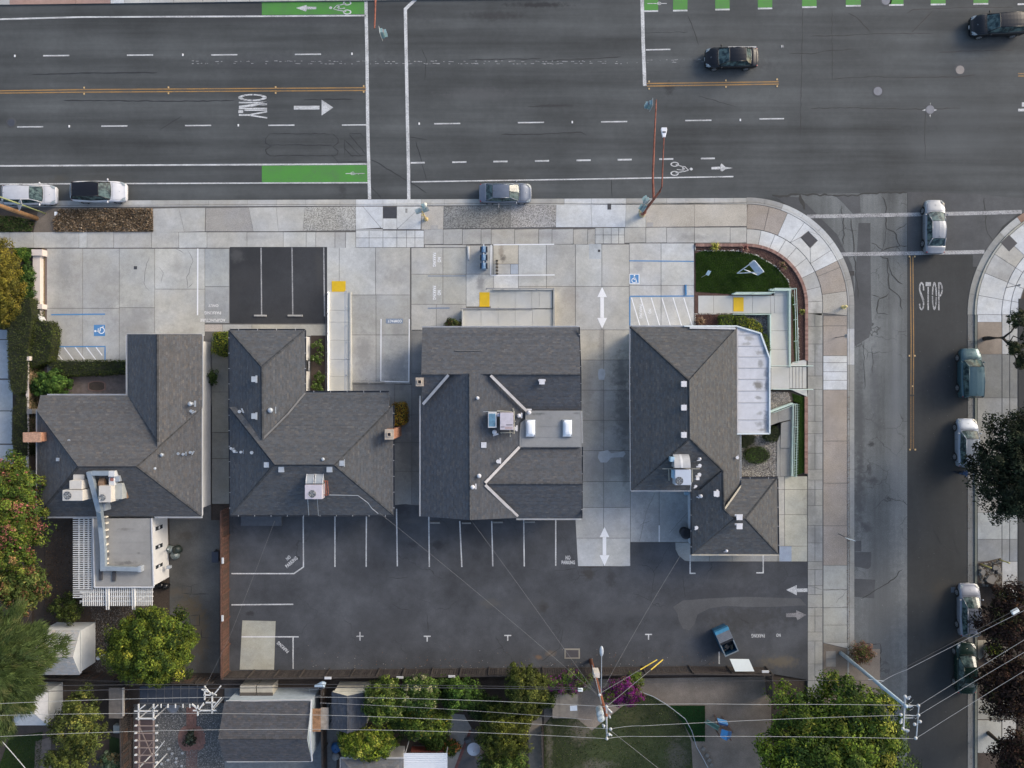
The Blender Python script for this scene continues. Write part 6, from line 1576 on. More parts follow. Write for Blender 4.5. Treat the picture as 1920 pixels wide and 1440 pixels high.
mb=MB();mb.tube([P(1880,634,2.3),P(1896,622,3.2),P(1912,600,4)],[.1,.07,.04],6);mb.tube([P(1891,645,3),P(1900,630,3.5),P(1925,640,4)],[.08,.05,.03],6);mb.tube([P(1893,650,3),P(1905,672,3.6),P(1915,690,4)],[.07,.05,.03],6);mb.build('limbs',M_barkd,LT)
for (x,y,rx,ry) in ((1906,598,16,16),(1899,652,12,14),(1915,675,14,16),(1925,630,14,22)):
 c=P(x,y,3.8);C,Nn,Co=crown_points(c,(rx/S*.94,ry/S*.94,.7),46,40,.22,[(.03,.04,.016),(.016,.024,.012),(.06,.06,.025)],[3,3,1]);leafmesh('crown',C,Nn,.13*rng.uniform(.6,1.4,len(C)),Co,LT)
PLC=[(.034,.02,.016),(.022,.014,.012),(.055,.028,.018),(.075,.042,.018),(.032,.034,.014)]
tree('plum_tree','dark purple leaved tree above the planter on the right edge',1890,1160,52,62,4.0,2.2,PLC,[4,4,1.2,.5,1.5],260,50,.5,.19,bark=M_barkd)
tree('plum_tree','purple brown tree beside the parked dark green car',1888,1285,50,66,4.0,2.2,PLC,[4,4,2,1.0,1],300,50,.5,.19,bark=M_barkd)
tree('plum_tree','dark purple tree in the bottom right corner',1905,1412,42,46,3.6,1.8,PLC,[3,4,1,.3,2],160,50,.45,.18,bark=M_barkd)
c=P(1862,1222,.2)
pl=MB().prism([(c[0]+.95*math.cos(a*.314),c[1]+.95*math.sin(a*.314)) for a in range(20)],HS,.35).build('round_planter', flat('planter_concrete',(.2,.19,.17),.9),None,label='round concrete planter in the bed beside the dark green car', cat='planter')
tree('leafy_shrub','yellow green shrub growing in the round planter', 1866, 1217, 15, 14, .8, .5, [(.09, .12, .02), (.2, .2, .03), (.04, .07, .015)], [3, 1, 2], 40, 40, .22, .14, cat='shrub',trunk=False)
tree('dry_shrub','scruffy rust red and green shrub at the kerb by the grey pole', 1614, 1224, 23, 21, .8, .6, [(.16, .075, .05), (.09, .07, .035), (.07, .10, .02), (.22, .14, .09)], [3, 2, 2, 1], 80, 40, .28, .11, cat='shrub',trunk=False)
# ================================================================ back yards
def yard(pts,mat,label,name='yard',h=.02,cat='yard'): return sheet(pts,h,name,mat,label=label,cat=cat,kind='structure')
yard([(318,975),(412,975),(412,1262),(318,1262)],M_yard,'stained grey paving behind the leftmost house', 'yard_paving',.05)
yard([(84,968),(320,968),(320,1275),(84,1275)],M_dirt2,'dark brown earth round the white pergola')
stones('gravel','brown gravel patch under the round yellow green tree', [(170, 1140), (300, 1138), (330, 1262), (180, 1262)], 5200, .11, [(.15, .13, .11), (.1, .09, .075), (.22, .2, .17)], [3, 3, 1], .03, 'gravel')
cover('leaf_litter','fallen leaves on the earth under the pergola and trees', [(84, 1000), (137, 972), (145, 1140), (300, 1140), (300, 1262), (84, 1262)], 3000, .12, [(.10, .06, .035), (.06, .04, .025), (.16, .10, .05)], [3, 3, 1], .03, .03, 'leaf litter')
tree('leafy_shrub','green shrub with bare twigs below the pergola corner', 128, 1140, 30, 28, 1.2, .9, [(.06, .085, .02), (.12, .14, .03), (.035, .05, .015)], [3, 1, 2], 70, 36, .3, .15, cat='shrub')
crackg=yard([(1480,1500)]+[(1481,1500),(1481,1501)],M_dirt,'x') if False else None
for pts in ([(342,1098),(341,1112),(358,1114),(359,1100),(342,1098)],[(359,1114),(392,1114)],[(359,1098),(372,1095)],[(355,1155),(357,1172),(374,1173),(374,1153),(355,1155)],[(378,1180),(378,1195),(394,1196)],[(343,1137),(356,1134)]):
 crackline(pts,1.2,bpy.data.objects['yard_paving'], .056, M_tar, 'crack',.6)
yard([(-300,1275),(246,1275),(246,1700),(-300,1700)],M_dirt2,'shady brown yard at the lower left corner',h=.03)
yard([(18,1382),(80,1372),(75,1460),(-10,1460)],M_lawnb,'small dark lawn at the lower left corner', 'lawn', .045, 'lawn')
yard([(205,1380),(243,1390),(243,1460),(205,1460)],M_lawnb,'sliver of lawn beside the pebble garden fence', 'lawn', .045, 'lawn')
cover('grass','dark grass on the small lawns at the lower left', [(18, 1382), (80, 1372), (75, 1460), (-10, 1460)], 5000, .07, [(.03, .055, .012), (.05, .06, .02)], [3, 1], .045, .03, 'grass',flatness=.8)
yard([(66,1390),(95,1382),(98,1460),(64,1460)],flat('path_brown', (.16, .13, .11), .9, var=.2), 'brown path beside the small lower left lawn', 'path', .05, 'path')
tree('leafy_tree','open olive green tree in the lower left yard',150,1355,48,60,2.6,1.6,[(.08,.10,.025),(.12,.14,.03),(.045,.06,.018),(.18,.18,.04)],[4,2,3,1],230,50,.36,.17,lumpy=.2,inner=False)
tree('leafy_tree','lower part of the olive tree row at the bottom left edge',130,1425,46,26,2.4,1.2,[(.08,.10,.025),(.12,.14,.03),(.045,.06,.018)],[4,2,3],120,50,.34,.17,lumpy=.2,inner=False)
tree('leafy_shrub','broad leaved blue green plants near the bottom left fence', 205, 1425, 20, 18, .8, .5, [(.05, .09, .05), (.09, .12, .08), (.12, .10, .05)], [2, 2, 1], 40, 40, .26, .2, cat='shrub',trunk=False)
yard([(250,1320),(421,1318),(421,1600),(250,1600)],asphalt('grey_grit',(.12,.12,.115),speck=.5),'grey pebble garden between the pergola and the small house', 'pebble_garden', .05, 'garden')
stones('pebbles','grey and white pebbles of the garden with the brick circle', [(290, 1325), (420, 1322), (420, 1445), (290, 1445)], 9000, .10, [(.22, .22, .21), (.10, .10, .10), (.38, .37, .35), (.15, .15, .14)], [3, 3, 1, 2], .055, 'pebbles')
bp_=yard([(349,1326),(370,1326),(369,1365),(384,1376),(386,1392),(376,1406),(370,1410),(370,1460),(349,1460),(349,1408),(338,1400),(334,1384),(340,1370),(350,1362)],flat('brick_bed',(.16,.10,.085),.9),'brick path with a round brick circle through the pebbles', 'brick_path', .07, 'path')
k=0
for y in np.arange(1327,1446,2.1):
 hw=10 if not (1362<y<1408) else 10+16*math.sqrt(max(0,1 - ((y - 1385)/24)**2))
 for x in np.arange(359.5 - hw,359.5+hw - 3,4.6):
  if k>280: break
  a=P(x+2.2,y,.08);cc=random.uniform(.75,1.2)
  if k==0: bm_=flat('paver_brick',(.24,.13,.105),.9,var=.3,scale=5)
  o=MB().box((a[0],a[1],.082),(.20,.085,.03)).build('brick',bm_,bp_);k+=1
tree('round_shrub', 'dark grey green shrub in the middle of the brick circle', 357, 1384, 11, 13, .6, .5, [(.05, .07, .045), (.09, .11, .08), (.03, .03, .02)], [2, 1, 2], 34, 34, .2, .13, cat='shrub',trunk=False)
for x,y in ((317,1404),(323,1413),(315,1425),(331,1422),(330,1429),(303,1432),(342,1412),(341,1436)):
 a=P(x,y,.1);MB().prism([(a[0]+.13*random.uniform(.8,1.2)*math.cos(t*.9),a[1]+.11*random.uniform(.8,1.2)*math.sin(t*.9)) for t in range(7)],.05,.13).build('stepping_stone', flat('stepping_grey', (.40, .41, .41), .8), bpy.data.objects['pebble_garden'])
yard([(421,1290),(584,1290),(584,1318),(640,1318),(618,1600),(421,1600)],flat('side_concrete', (.17, .18, .185), .85, var=.2), 'grey concrete strip round the small backyard house', 'yard_paving',.05)
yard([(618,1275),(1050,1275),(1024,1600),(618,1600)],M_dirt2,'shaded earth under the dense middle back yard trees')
yard([(1020,1275),(1446,1268),(1446,1600),(1020,1600)],M_dirt,'bare brown dirt back yard with the blue play set',h=.03)
LY=[(1032,1345),(1060,1330),(1110,1370),(1160,1330),(1200,1300),(1222,1305),(1262,1330),(1283,1360),(1296,1390),(1300,1460),(1020,1460),(1020,1360)]
yard(LY,asphalt('patchy_lawn',(.04,.052,.02),patch=.4,stains=[(1090,1370,26,30,(.15,.13,.1),.8),(1120,1436,40,14,(.14,.13,.1),.7),(1030,1400,8,60,(.13,.12,.09),.7),(1270,1420,26,40,(.12,.11,.085),.8),(1180,1345,30,20,(.09,.09,.04),.5)]),'patchy curved green lawn left of the play set', 'lawn', .045, 'lawn')
cover('grass','patchy grass on the curved lawn left of the play set', LY, 7500, .09, [(.035, .055, .014), (.055, .065, .02), (.10, .095, .06)], [4, 3, 1.3], .045, .04, 'grass',flatness=.8,patch=.35)
yard([(1256,1323),(1322,1323),(1322,1390),(1300,1390),(1284,1360)],M_lawnb,'bright artificial turf rectangle left of the play set', 'turf_mat', .06, 'turf')
cover('grass','dense even turf of the rectangle left of the play set', [(1256, 1323), (1322, 1323), (1322, 1390), (1300, 1390), (1284, 1360)], 7000, .06, [(.012, .05, .016), (.018, .06, .018)], [1, 1], .06, .02, 'turf',flatness=.6)
yard([(820,1395),(835,1345),(848,1338),(870,1340),(884,1365),(868,1400),(852,1440),(850,1500),(838,1500),(838,1412),(824,1412)],flat('pale_patio',(.30,.29,.27),.85,var=.12),'pale curved concrete patio left of the table umbrella', 'patio', .06, 'patio')
yard([(884,1366),(905,1372),(908,1460),(852,1500),(852,1440),(868,1400)],flat('dark_patio',(.10,.095,.095),.85),'dark patio paving under the round umbrella', 'patio', .06, 'patio')
yard([(991,1345),(1016,1345),(1018,1460),(991,1460)],flat('tan_path', (.22, .19, .15), .9, var=.15), 'tan dirt path along the lawn fence', 'path', .06, 'path')
mid=[('leafy_tree','bright yellow green tree below the small dark shed',690,1392,55,28,2.6,1.5,[(.15,.19,.02),(.08,.12,.016),(.26,.26,.05),(.04,.07,.012)],[4,4,1.5,2],260),
  ('leafy_tree','green tree right of the small dark shed',722,1312,40,38,3.0,1.6,[(.07,.11,.02),(.13,.17,.03),(.04,.065,.014),(.26,.27,.09)],[4,2,3,.8],260),
  ('leafy_tree','tree with cream flower heads along the rear fence',785,1300,38,30,3.0,1.4,[(.06,.10,.02),(.10,.14,.03),(.34,.33,.18),(.03,.06,.015)],[4,2,.9,3],230),
  ('leafy_tree','yellow speckled citrus tree left of the pale patio',795,1352,46,28,2.6,1.4,[(.10,.14,.02),(.06,.09,.015),(.28,.22,.03),(.03,.05,.012)],[4,3,1,2],250),
  ('leafy_tree','mid green tree in the shaded back yard middle',862,1302,38,28,2.6,1.2,[(.04,.085,.015),(.07,.12,.02),(.02,.04,.01)],[4,2,3],170),
  ('leafy_tree','tall olive tree leaning over the rear fence',985,1290,38,44,3.4,1.8,[(.07,.085,.018),(.11,.12,.025),(.035,.045,.012)],[4,2,3],280),
  ('leafy_tree','olive green bamboo like tree right of the umbrella',945,1372,48,50,3.2,1.8,[(.07,.085,.015),(.11,.12,.02),(.035,.045,.01)],[4,2,3],360),
  ('leafy_tree','bright green tree cut by the bottom edge beside the tan path',945,1430,42,30,2.4,1.4,[(.06,.10,.02),(.14,.17,.04),(.03,.05,.012)],[4,1.5,3],220),
  ('leafy_shrub','dark green shrub behind the patio cover',815,1388,22,14,.9,.6,[(.04,.07,.015),(.07,.10,.02)],[3,1],50),
  ('leafy_shrub','orange and green shrub at the corner of the patio cover',846,1400,14,12,.8,.5,[(.09,.12,.02),(.34,.12,.04),(.05,.07,.015)],[3,1,2],40)]
mid+=[('leafy_shrub','dark green shrubs filling the gap right of the cream flowered tree', 905, 1322, 34, 26, 1.6, .9, [(.03, .055, .014), (.055, .085, .02), (.02, .035, .01)], [3, 2, 3], 110), ('leafy_shrub', 'dense shrub strip under the fence between the middle trees', 850, 1285, 44, 12, 1.7, .6, [(.05, .085, .02), (.03, .05, .012), (.10, .12, .03)], [3, 3, 1], 90), ('leafy_shrub', 'bushy growth joining the shed tree and the citrus tree', 752, 1345, 24, 26, 1.8, .8, [(.05, .085, .02), (.10, .13, .03), (.03, .05, .012)], [3, 1.5, 2], 90), ('leafy_shrub', 'olive shrub below the tall olive tree over the fence', 985, 1335, 30, 22, 1.8, .9, [(.06, .075, .018), (.09, .10, .02), (.03, .04, .01)], [3, 1.5, 3], 100), ('leafy_shrub', 'low dark foliage beside the low tan shed',1022,1300,22,26,1.6,.7,[(.05,.07,.018),(.03,.045,.012),(.08,.10,.03)],[3,3,1],80)]
for nm,lab,x,y,rx,ry,hc,rz,cs,w,nc in mid:
 tree(nm,lab,x,y,rx,ry,hc,rz,cs,w,nc,50,.36,.18,cat='tree' if 'tree' in nm else 'shrub',trunk='tree' in nm,lumpy=.16)
tree('bougainvillea', 'magenta bougainvillea sprawling over the rear fence left of the pole', 1050, 1280, 64, 18, 2.0, .8, [(.06, .10, .02), (.15, .03, .12), (.10, .02, .09), (.10, .14, .03)], [5, 2, 2, 3], 220, 46, .32, .13, cat='shrub',trunk=False,lumpy=.25)
tree('bougainvillea', 'bright magenta bougainvillea mound right of the transformer pole', 1168, 1297, 36, 24, 2.0, .9, [(.17, .02, .14), (.11, .018, .10), (.07, .10, .02), (.08, .05, .04)], [4, 3, 3, 1.5], 200, 50, .32, .13, cat='shrub',trunk=False,lumpy=.2)
tree('leafy_shrub','green vine patch at the right end of the bougainvillea', 1190, 1275, 16, 14, 1.9, .4, [(.08, .12, .02), (.13, .16, .03)], [2, 1], 50, 30, .25, .13, cat='shrub',trunk=False)
# ================================================================ fences and walls
M_board=flat('brown_board',(.075,.045,.032),.9,var=.4,scale=5)
M_board2=flat('grey_brown_board',(.05,.042,.037),.9,var=.4,scale=5)
def fence(name,label,pts,h,mats,pitch=4.4,postpx=48,base=0.0,post=True,rail=True):
 a0=P(*pts[0],0);t=empty(name,a0,label,'fence')
 for i in range(len(pts) - 1):
  A,B=Vector(P(*pts[i],0)),Vector(P(*pts[i+1],0));L=(B - A).length;d=(B - A).normalized();ang=math.atan2(d.y,d.x);n=max(1,int(L/(pitch/S)));s=Vector((-d.y,d.x,0))
  proto=None
  for k in range(n):
   p=A+d*((k+.5)*L/n);hh=h+random.uniform(-.03,.03)
   m=mats[0] if random.random()<.6 else mats[-1]
   o=MB().box((0,0,hh/2+base),(L/n - .035,.022,hh)).build('board',m,t,world=False)
   o.location=(p.x - a0[0]+s.x*random.uniform(-.006,.006),p.y - a0[1]+s.y*random.uniform(-.006,.006),0);o.rotation_euler=(0,random.uniform(-.008,.008),ang)
  if post:
   np__=max(1,int(L/(postpx/S)))
   for k in range(np__+1):
    p=A+d*(k*L/np__) - s*.07*0;o=MB().box((p.x+s.x*.07,p.y+s.y*.07,(h+.06)/2),(.1,.1,h+.06),ang).build('post',mats[-1],t)
  if rail:
   for z in (.35,h - .25): q=(A+B)/2+s*.035;MB().box((q.x,q.y,z),(L,.045,.09),ang).build('rail',mats[-1],t)
   q=(A+B)/2;MB().box((q.x,q.y,h+.03),(L,.12,.04),ang).build('cap_rail',mats[-1],t)
 return t
fence('board_fence', 'brown board fence along the left side of the rear lot', [(430, 951), (431, 1257)], 1.85, [M_board, flat('red_board',(.11,.055,.038),.9,var=.4,scale=5)])
fence('board_fence', 'long dark board fence along the bottom of the rear lot', [(431, 1257), (760, 1253), (970, 1251), (1112, 1250)], 1.85, [flat('black_board',(.035,.028,.026),.9,var=.4),M_board2],4.2,46)
fence('board_fence', 'dark fence from the transformer pole to the white board at the right', [(1118, 1250), (1290, 1248), (1434, 1250)], 1.8, [flat('black_board2',(.042,.032,.028),.9,var=.4),M_board2],4.2,60)
fence('board_fence', 'short return of the rear fence beside the big green tree', [(1434, 1250), (1436, 1300)], 1.8, [MATS['black_board2'],M_board2],4.2,60)
fence('board_fence', 'brown fence between the pebble garden and the shed yard',[(243,1278),(246,1450)],1.6,[M_board,M_board2],5,50)
fence('board_fence', 'brown fence between the small house and the barn roofed shed',[(612,1278),(614,1450)],1.7,[M_board,M_board2],5,50)
fence('board_fence', 'brown fence running behind the rounded tree and shed',[(80,1258),(380,1268),(412,1268)],1.6,[M_board,M_board2],5,50)
fence('low_fence', 'thin weathered fence between the tan path and the lawn',[(1015,1360),(1018,1450)],1.2,[M_board2,M_board2],8,50)
fence('board_fence', 'rusty fence in the lower right yard behind the silver wagon',[(1846,1092),(1915,1128)],1.2,[M_board,M_board],6,50)
for i,(x,y,lab) in enumerate(((418,1051,'white lamp box midway down the left board fence'), (417.5, 1159, 'white lamp box low on the left board fence'), (615, 1271, 'white lamp box on the bottom fence above the small shed'), (750, 1270, 'white lamp box on the bottom fence above the green tree'), (847, 1268, 'white lamp box on the bottom fence near the middle yard'), (1435, 1259, 'white lamp box at the right end of the bottom fence'))):
 c=P(x,y,1.9);v=x<430
 t=empty('fence_lamp', (c[0], c[1], 1.8), lab, 'lamp', 'small white lamps on the fences')
 MB().box((c[0],c[1],1.93),(.18,.52,.1) if v else (.6,.2,.1)).build('housing', M_wmetal, t, bevel=.02); MB().box((c[0], c[1], 1.86), (.06, .06, .06)).build('bracket',M_dmetal,t)
mb=MB();mb.tube([P(x,y,.25) for x,y in ((1201,1297),(1225,1306),(1247,1319),(1262,1330),(1285,1348),(1297,1370),(1306,1400),(1320,1425),(1330,1445))],.03,6)
mb.build('curved_edging_rail',M_gmetal,None,label='thin pale curved rail edging the patchy lawn', cat='edging')
for x,y,lb in ((1319,1404,'uppermost small grey edging block beside the curved rail'), (1326, 1416, 'second small grey edging block from the top beside the curved rail'), (1330, 1425, 'third small grey edging block from the top beside the curved rail'), (1334, 1434, 'lowest small grey edging block at the bottom edge')):
 a=P(x,y,.1);MB().box((a[0],a[1],.1),(.28,.3,.12),-.6).build('edging_block', flat('edging_block',(.2,.19,.17),.9),None,label=lb,cat='block',group='row of edging blocks at the bottom of the dirt yard')
GW=empty('garden_wall', P(70, 530, 0), 'pinkish cream garden wall with end piers at the left of the parking court', 'wall')
M_pink=flat('pink_cream_wall',(.62,.55,.50),.8,var=.05)
def wallbox(px0,py0,px1,py1,h,parent,name,mat,z0=0):
 a,b=P(px0,py0,h),P(px1,py1,h);x0,x1=sorted((a[0],b[0]));y0,y1=sorted((a[1],b[1]))
 return MB().box(((x0+x1)/2,(y0+y1)/2,(z0+h)/2),(x1 - x0,y1 - y0,h - z0)).build(name,mat,parent)
wallbox(61.5,479,75,570,.6,GW,'wall_panel',M_pink);wallbox(59,467.5,79,479,.8,GW,'pier',M_pink);wallbox(60,570,79,579,.8,GW,'pier',M_pink);wallbox(62,579,76,598,.55,GW,'wall_end',M_pink)
sheet(rect(78,466,84,600),HS+.01,'leaf_strip',flat('dry_leaf_brown', (.2, .15, .08), .9, var=.4, scale=12), label='strip of dry brown leaves along the pink garden wall', cat='leaf litter',kind='structure')
sheet(rect(84,466,88,700),HS+.011,'kerb_edge',flat('kerb_brown',(.14,.11,.1),.9),lot)
GW2=empty('side_wall',P(55,850,0),'long cream topped wall left of the leftmost house', 'wall')
M_och=flat('ochre_wall',(.26,.18,.11),.85,var=.25,scale=1.5);wallbox(49,672,53,770,1.46,GW2,'wall_panel', M_och); wallbox(49, 770.5, 53, 968, 1.46, GW2, 'wall_panel', flat('brown_wall', (.17, .12, .09), .85, var=.2)); wallbox(48.5, 672, 53.5, 968, 1.54, GW2, 'wall_cap',M_pink,z0=1.46);wallbox(47.5,668,55,676,1.7,GW2,'pier',M_pink);wallbox(50,767,60,776,1.7,GW2,'pier',flat('pier_grey',(.2,.19,.18),.8));wallbox(50,884,60,892,1.7,GW2,'pier',MATS['pier_grey'])
sheet([(56,690),(72,700),(75,968),(56,968)],.04,'side_path',flat('ochre_path',(.22,.16,.09),.9,var=.35),label='ochre stained path between the side wall and leftmost house', cat='path',kind='structure')
BW=empty('brick_kerb_wall',P(1480,480,HS),'curved red brick kerb wall round the corner garden', 'wall')
BM=[flat('brick_a',(.26,.15,.12),.85,var=.2,scale=7),flat('brick_b',(.31,.19,.155),.85,var=.2,scale=7),flat('brick_c',(.21,.12,.10),.85,var=.2,scale=7)]
def brickrow(parent,pts,w=.26,L=.2):
 """header course: proto brick meshes shared"""
 protos=[MB().box((0,0,0),(L - .015,w,.16)).build('brick',m,parent,world=False) for m in BM]
 used=[False]*3;cnt=0
 for i in range(len(pts) - 1):
  A,B=Vector(P(*pts[i],.25)),Vector(P(*pts[i+1],.25));D=(B - A).length;n=max(1,round(D/L));ang=math.atan2(B.y - A.y,B.x - A.x)
  for k in range(n):
   p=A.lerp(B,(k+.5)/n);j=random.randrange(3)
   if not used[j]: o=protos[j];used[j]=True
   else: o=protos[j].copy();COL.objects.link(o)
   o.parent=parent;org=ORG[parent.name];o.location=(p.x - org.x,p.y - org.y,.2 - org.z+random.uniform(-.004,.004));o.rotation_euler=(0,0,ang);cnt+=1
 return cnt
brickrow(BW,[(1304,459.5),(1400,459.5)]+arc(1400,572,112.3,88,1,24)+[(1512.4,572),(1512.6,676)])
MB().prism([P(x,y,.2)[:2] for x,y in [(1304,457)]+arc(1400,572,114.4,90,0,16)+[(1514.6,676),(1510.4,676)]+arc(1400,572,110,0,90,16)+[(1304,462)]],0,HS+.03).build('footing', flat('mortar',(.3,.27,.24),.9),BW)
BW2=empty('brick_kerb_wall',P(1511,815,HS),'straight red brick kerb wall beside the narrow lawn strip', 'wall')
brickrow(BW2,[(1511.5,744),(1511.5,888)]);MB().prism([P(x,y,.2)[:2] for x,y in rect(1509,743.5,1514,888.5)],0,HS+.03).build('footing', MATS['mortar'],BW2)
# ================================================================ ramps, steps, rails
M_ramp=concrete('ramp_concrete',base=(.52,.52,.50),objcol=False,dirt=.08,speck=.05)
def rail_run(parent,pts,h,mat,r=.025,posts=True,rails=(1.0,.5),pstep=1.6,name='handrail'):
 """pts: px,py,base z"""
 Q=[Vector(P(x,y,z)) for x,y,z in pts]
 for f in rails:
  MB().tube([q+Vector((0,0,h*f)) for q in Q],r,6).build(name if f==1.0 else 'mid_rail',mat,parent)
 if posts:
  for i in range(len(Q) - 1):
   L=(Q[i+1] - Q[i]).length;n=max(1,int(round(L/pstep)))
   for k in range(n+(i==len(Q) - 2)):
    p=Q[i].lerp(Q[i+1],k/n);MB().tube([p,p+Vector((0,0,h))],r*1.1,6).build('rail_post',mat,parent)
def wedge(parent,pxr,z0s,name,mat,zb=0.0):
 """quad px corners with own top heights"""
 q=[P(x,y,z) for (x,y),z in zip(pxr,z0s)]
 return MB().prism([p[:2] for p in q],zb,list(z0s)).build(name,mat,parent)
R1=empty('access_ramp',P(635,640,HS),'long straight concrete access ramp with grey railings left of the compact stall', 'ramp')
zs=[.13,.2,.28,.36,.44,.52,.6,.68];ysr=[547,582,604,638,674,706,733,760]
for i in range(7):
 wedge(R1,rect(616,ysr[i]+.2,657,ysr[i+1] - .2),[zs[i],zs[i],zs[i+1],zs[i+1]],'ramp_slab',M_ramp)
wedge(R1,rect(622,527,648,547),[HS+.02]*4,'tactile_pad',M_tact);M_bluegrey=flat('blue_grey_rail',(.22,.27,.36),.5)
wedge(R1,rect(614,547,616,735),[.3,.3,.8,.8],'kerb_wall',M_conc);wedge(R1,rect(655.5,547,658,735),[.25,.25,.75,.75],'kerb_wall',M_ramp)
rail_run(R1,[(616,552,.2),(615,735,.6)],.9,M_dmetal);rail_run(R1,[(651,548,.2),(651,735,.6)],.9,M_bluegrey)
R2=empty('access_ramp',P(950,575,HS),'switchback concrete ramp in front of the middle office house', 'ramp')
for i,x0 in enumerate((920,934,966,997,1011)):
 x1=(934,966,997,1011,1036)[i];z=(.13,.16,.24,.32,.34)[i];z2=(.16,.24,.32,.34,.34)[i]
 wedge(R2,[(x0+.2,544),(x1 - .2,544),(x1 - .2,578),(x0+.2,578)],[z,z2,z2,z],'ramp_slab',M_ramp)
for i,x0 in enumerate((868,902,934,966,998)):
 x1=(902,934,966,998,1037)[i];z=(.62,.56,.48,.42,.34)[i];z2=(.56,.48,.42,.34,.34)[i]
 wedge(R2,[(x0+.2,580),(x1 - .2,580),(x1 - .2,614),(x0+.2,614)],[z,z2,z2,z],'ramp_slab',M_ramp)
wedge(R2,rect(899,548,918,575),[HS+.02]*4,'tactile_pad',M_tact)
wedge(R2,rect(866,580,868,613),[.8]*4,'kerb_wall',M_ramp);wedge(R2,rect(1037.5,542,1040,613),[.5]*4,'kerb_wall',M_ramp);wedge(R2,rect(924,541.5,1040,543.6),[.35,.5,.5,.35],'kerb_wall',M_ramp);wedge(R2,rect(868,578.3,996,579.8),[.75,.45,.45,.75],'kerb_wall',M_ramp)
rail_run(R2,[(912,543,.13),(1038,543,.35),(1038.5,612,.35)],.9,flat('rail_grey',(.25,.26,.28),.5));rail_run(R2,[(866,580,.6),(997,580,.35)],.9,MATS['rail_grey'])
M_ws0=flat('nosing_grey',(.22,.22,.21),.85)
R3=empty('entrance_walk', P(1470, 620, HS), 'pale entrance walk with green white railings and steps at the corner house', 'walkway')
for i,(x0,x1) in enumerate(((1302,1338),(1338,1374),(1374,1411),(1411,1445),(1445,1452),(1452,1480))):
 wedge(R3,rect(x0+.25,554.5,x1 - .25,587),[(.13,.14,.15,.24,.33,.34)[i],(.14,.15,.24,.33,.34,.34)[i],(.14,.15,.24,.33,.34,.34)[i],(.13,.14,.15,.24,.33,.34)[i]],'walk_slab',M_ramp)
wedge(R3,rect(1452.2,545,1480,554.2),[.34]*4,'walk_slab',M_ramp)
for i,(y0,y1) in enumerate(((587,620),(620,655),(655,687),(687,730))):
 wedge(R3,rect(1446,y0+.25,1480,y1 - .25),[(.34,.42,.5,.56)[i]]*2+[(.42,.5,.56,.56)[i]]*2,'walk_slab',M_ramp)
for i,x0 in enumerate((1480.5,1487,1493,1499,1505)):
 x1=(1487,1493,1499,1505,1513)[i];wedge(R3,rect(x0,688,x1 - .3,728),[(.56,.46,.36,.26,.17)[i]]*4,'step',M_ramp);wedge(R3,rect(x1 - 1.3,688,x1 - .3,728),[(.56,.46,.36,.26,.17)[i]+.006]*4,'step_nosing',M_ws0)
wedge(R3,[(1480,729),(1513,729),(1514,744)],[.3,.2,.2],'step_cheek',M_ramp);wedge(R3,[(1487,679),(1512,674),(1512,686),(1480,686)],[.3,.2,.2,.3],'step_cheek',M_ramp)
wedge(R3,[(1375.5,560),(1394,560),(1394,583),(1375.5,583)],[.155+.0,.205,.205,.155],'tactile_pad',M_tact)
MBp=wedge(R3,[(1375.2,557.5),(1394.4,557.5),(1394.4,584),(1375.2,584)],[.17,.22,.22,.17],'tactile_pad',M_tact)
for q,hh in ((rect(1374,549.5,1447,552),.5),(rect(1374,588,1445,590),.55),(rect(1443.5,590,1446,690),.75),(rect(1479.5,545,1483,688),.65),(rect(1444,541.5,1484,545),.6)): wedge(R3,q,[hh]*4,'kerb_wall',M_greenp)
rail_run(R3,[(1374,550.5,.3),(1446,550.5,.4),(1446,543,.4),(1486,543,.4),(1488,600,.45),(1489.5,680,.55)],.85,M_greenp,.03);rail_run(R3,[(1440,686.5,.56),(1480,686.5,.56),(1512,686.5,.2),(1517,686.5,.15)],.85,M_greenp,.03,rails=(1.0,));rail_run(R3,[(1444,730,.56),(1480,730,.56),(1512,730,.2),(1517,730,.15)],.85,M_greenp,.03,rails=(1.0,));rail_run(R3,[(1374,589.5,.2),(1445,589.5,.35)],.4,M_greenp,.02)
R4=empty('lower_ramp',P(1470,820,HS),'lower grey ramp with long pale green ladder like railing', 'ramp')
M_r4=concrete('grey_ramp',base=(.33,.32,.30),objcol=False,dirt=.15)
for i,q in enumerate(([(1444,775),(1458,770),(1460,792),(1444,798)],[(1458.4,770),(1486,762),(1486,786),(1460.3,792)],[(1465,793),(1485.6,788),(1484,840),(1463,840)],[(1463,840.6),(1484,840.6),(1483,893),(1463,893)],[(1457,830),(1462.5,815),(1462.5,893),(1456.5,893)])):
 wedge(R4,q,[(.3,.28,.24,.18,.2)[i]]*4,'ramp_slab',M_r4)
wedge(R4,[(1444,770),(1486,755),(1488,758),(1444,774)],[.6]*4,'kerb_wall',M_greenp);wedge(R4,[(1486.5,757),(1489,757),(1487,893),(1484.5,893)],[.45]*4,'kerb_wall',M_greenp)
rail_run(R4,[(1444,773,.3),(1487,757,.3),(1487.5,800,.28),(1485,892,.2)],.9,M_greenp,.03,rails=(1.0,));A0,A1=Vector(P(1489,757,.3)),Vector(P(1486,892,.2))
for k in range(44):
 p=A0.lerp(A1,(k+.5)/44);MB().tube([p+Vector((0,0,.25)),p+Vector((.12,0,.86))],.014,4).build('baluster',M_greenp,R4)
MB().tube([A0+Vector((.02,0,.25)),A1+Vector((.02,0,.25))],.025,5).build('bottom_rail',M_greenp,R4)
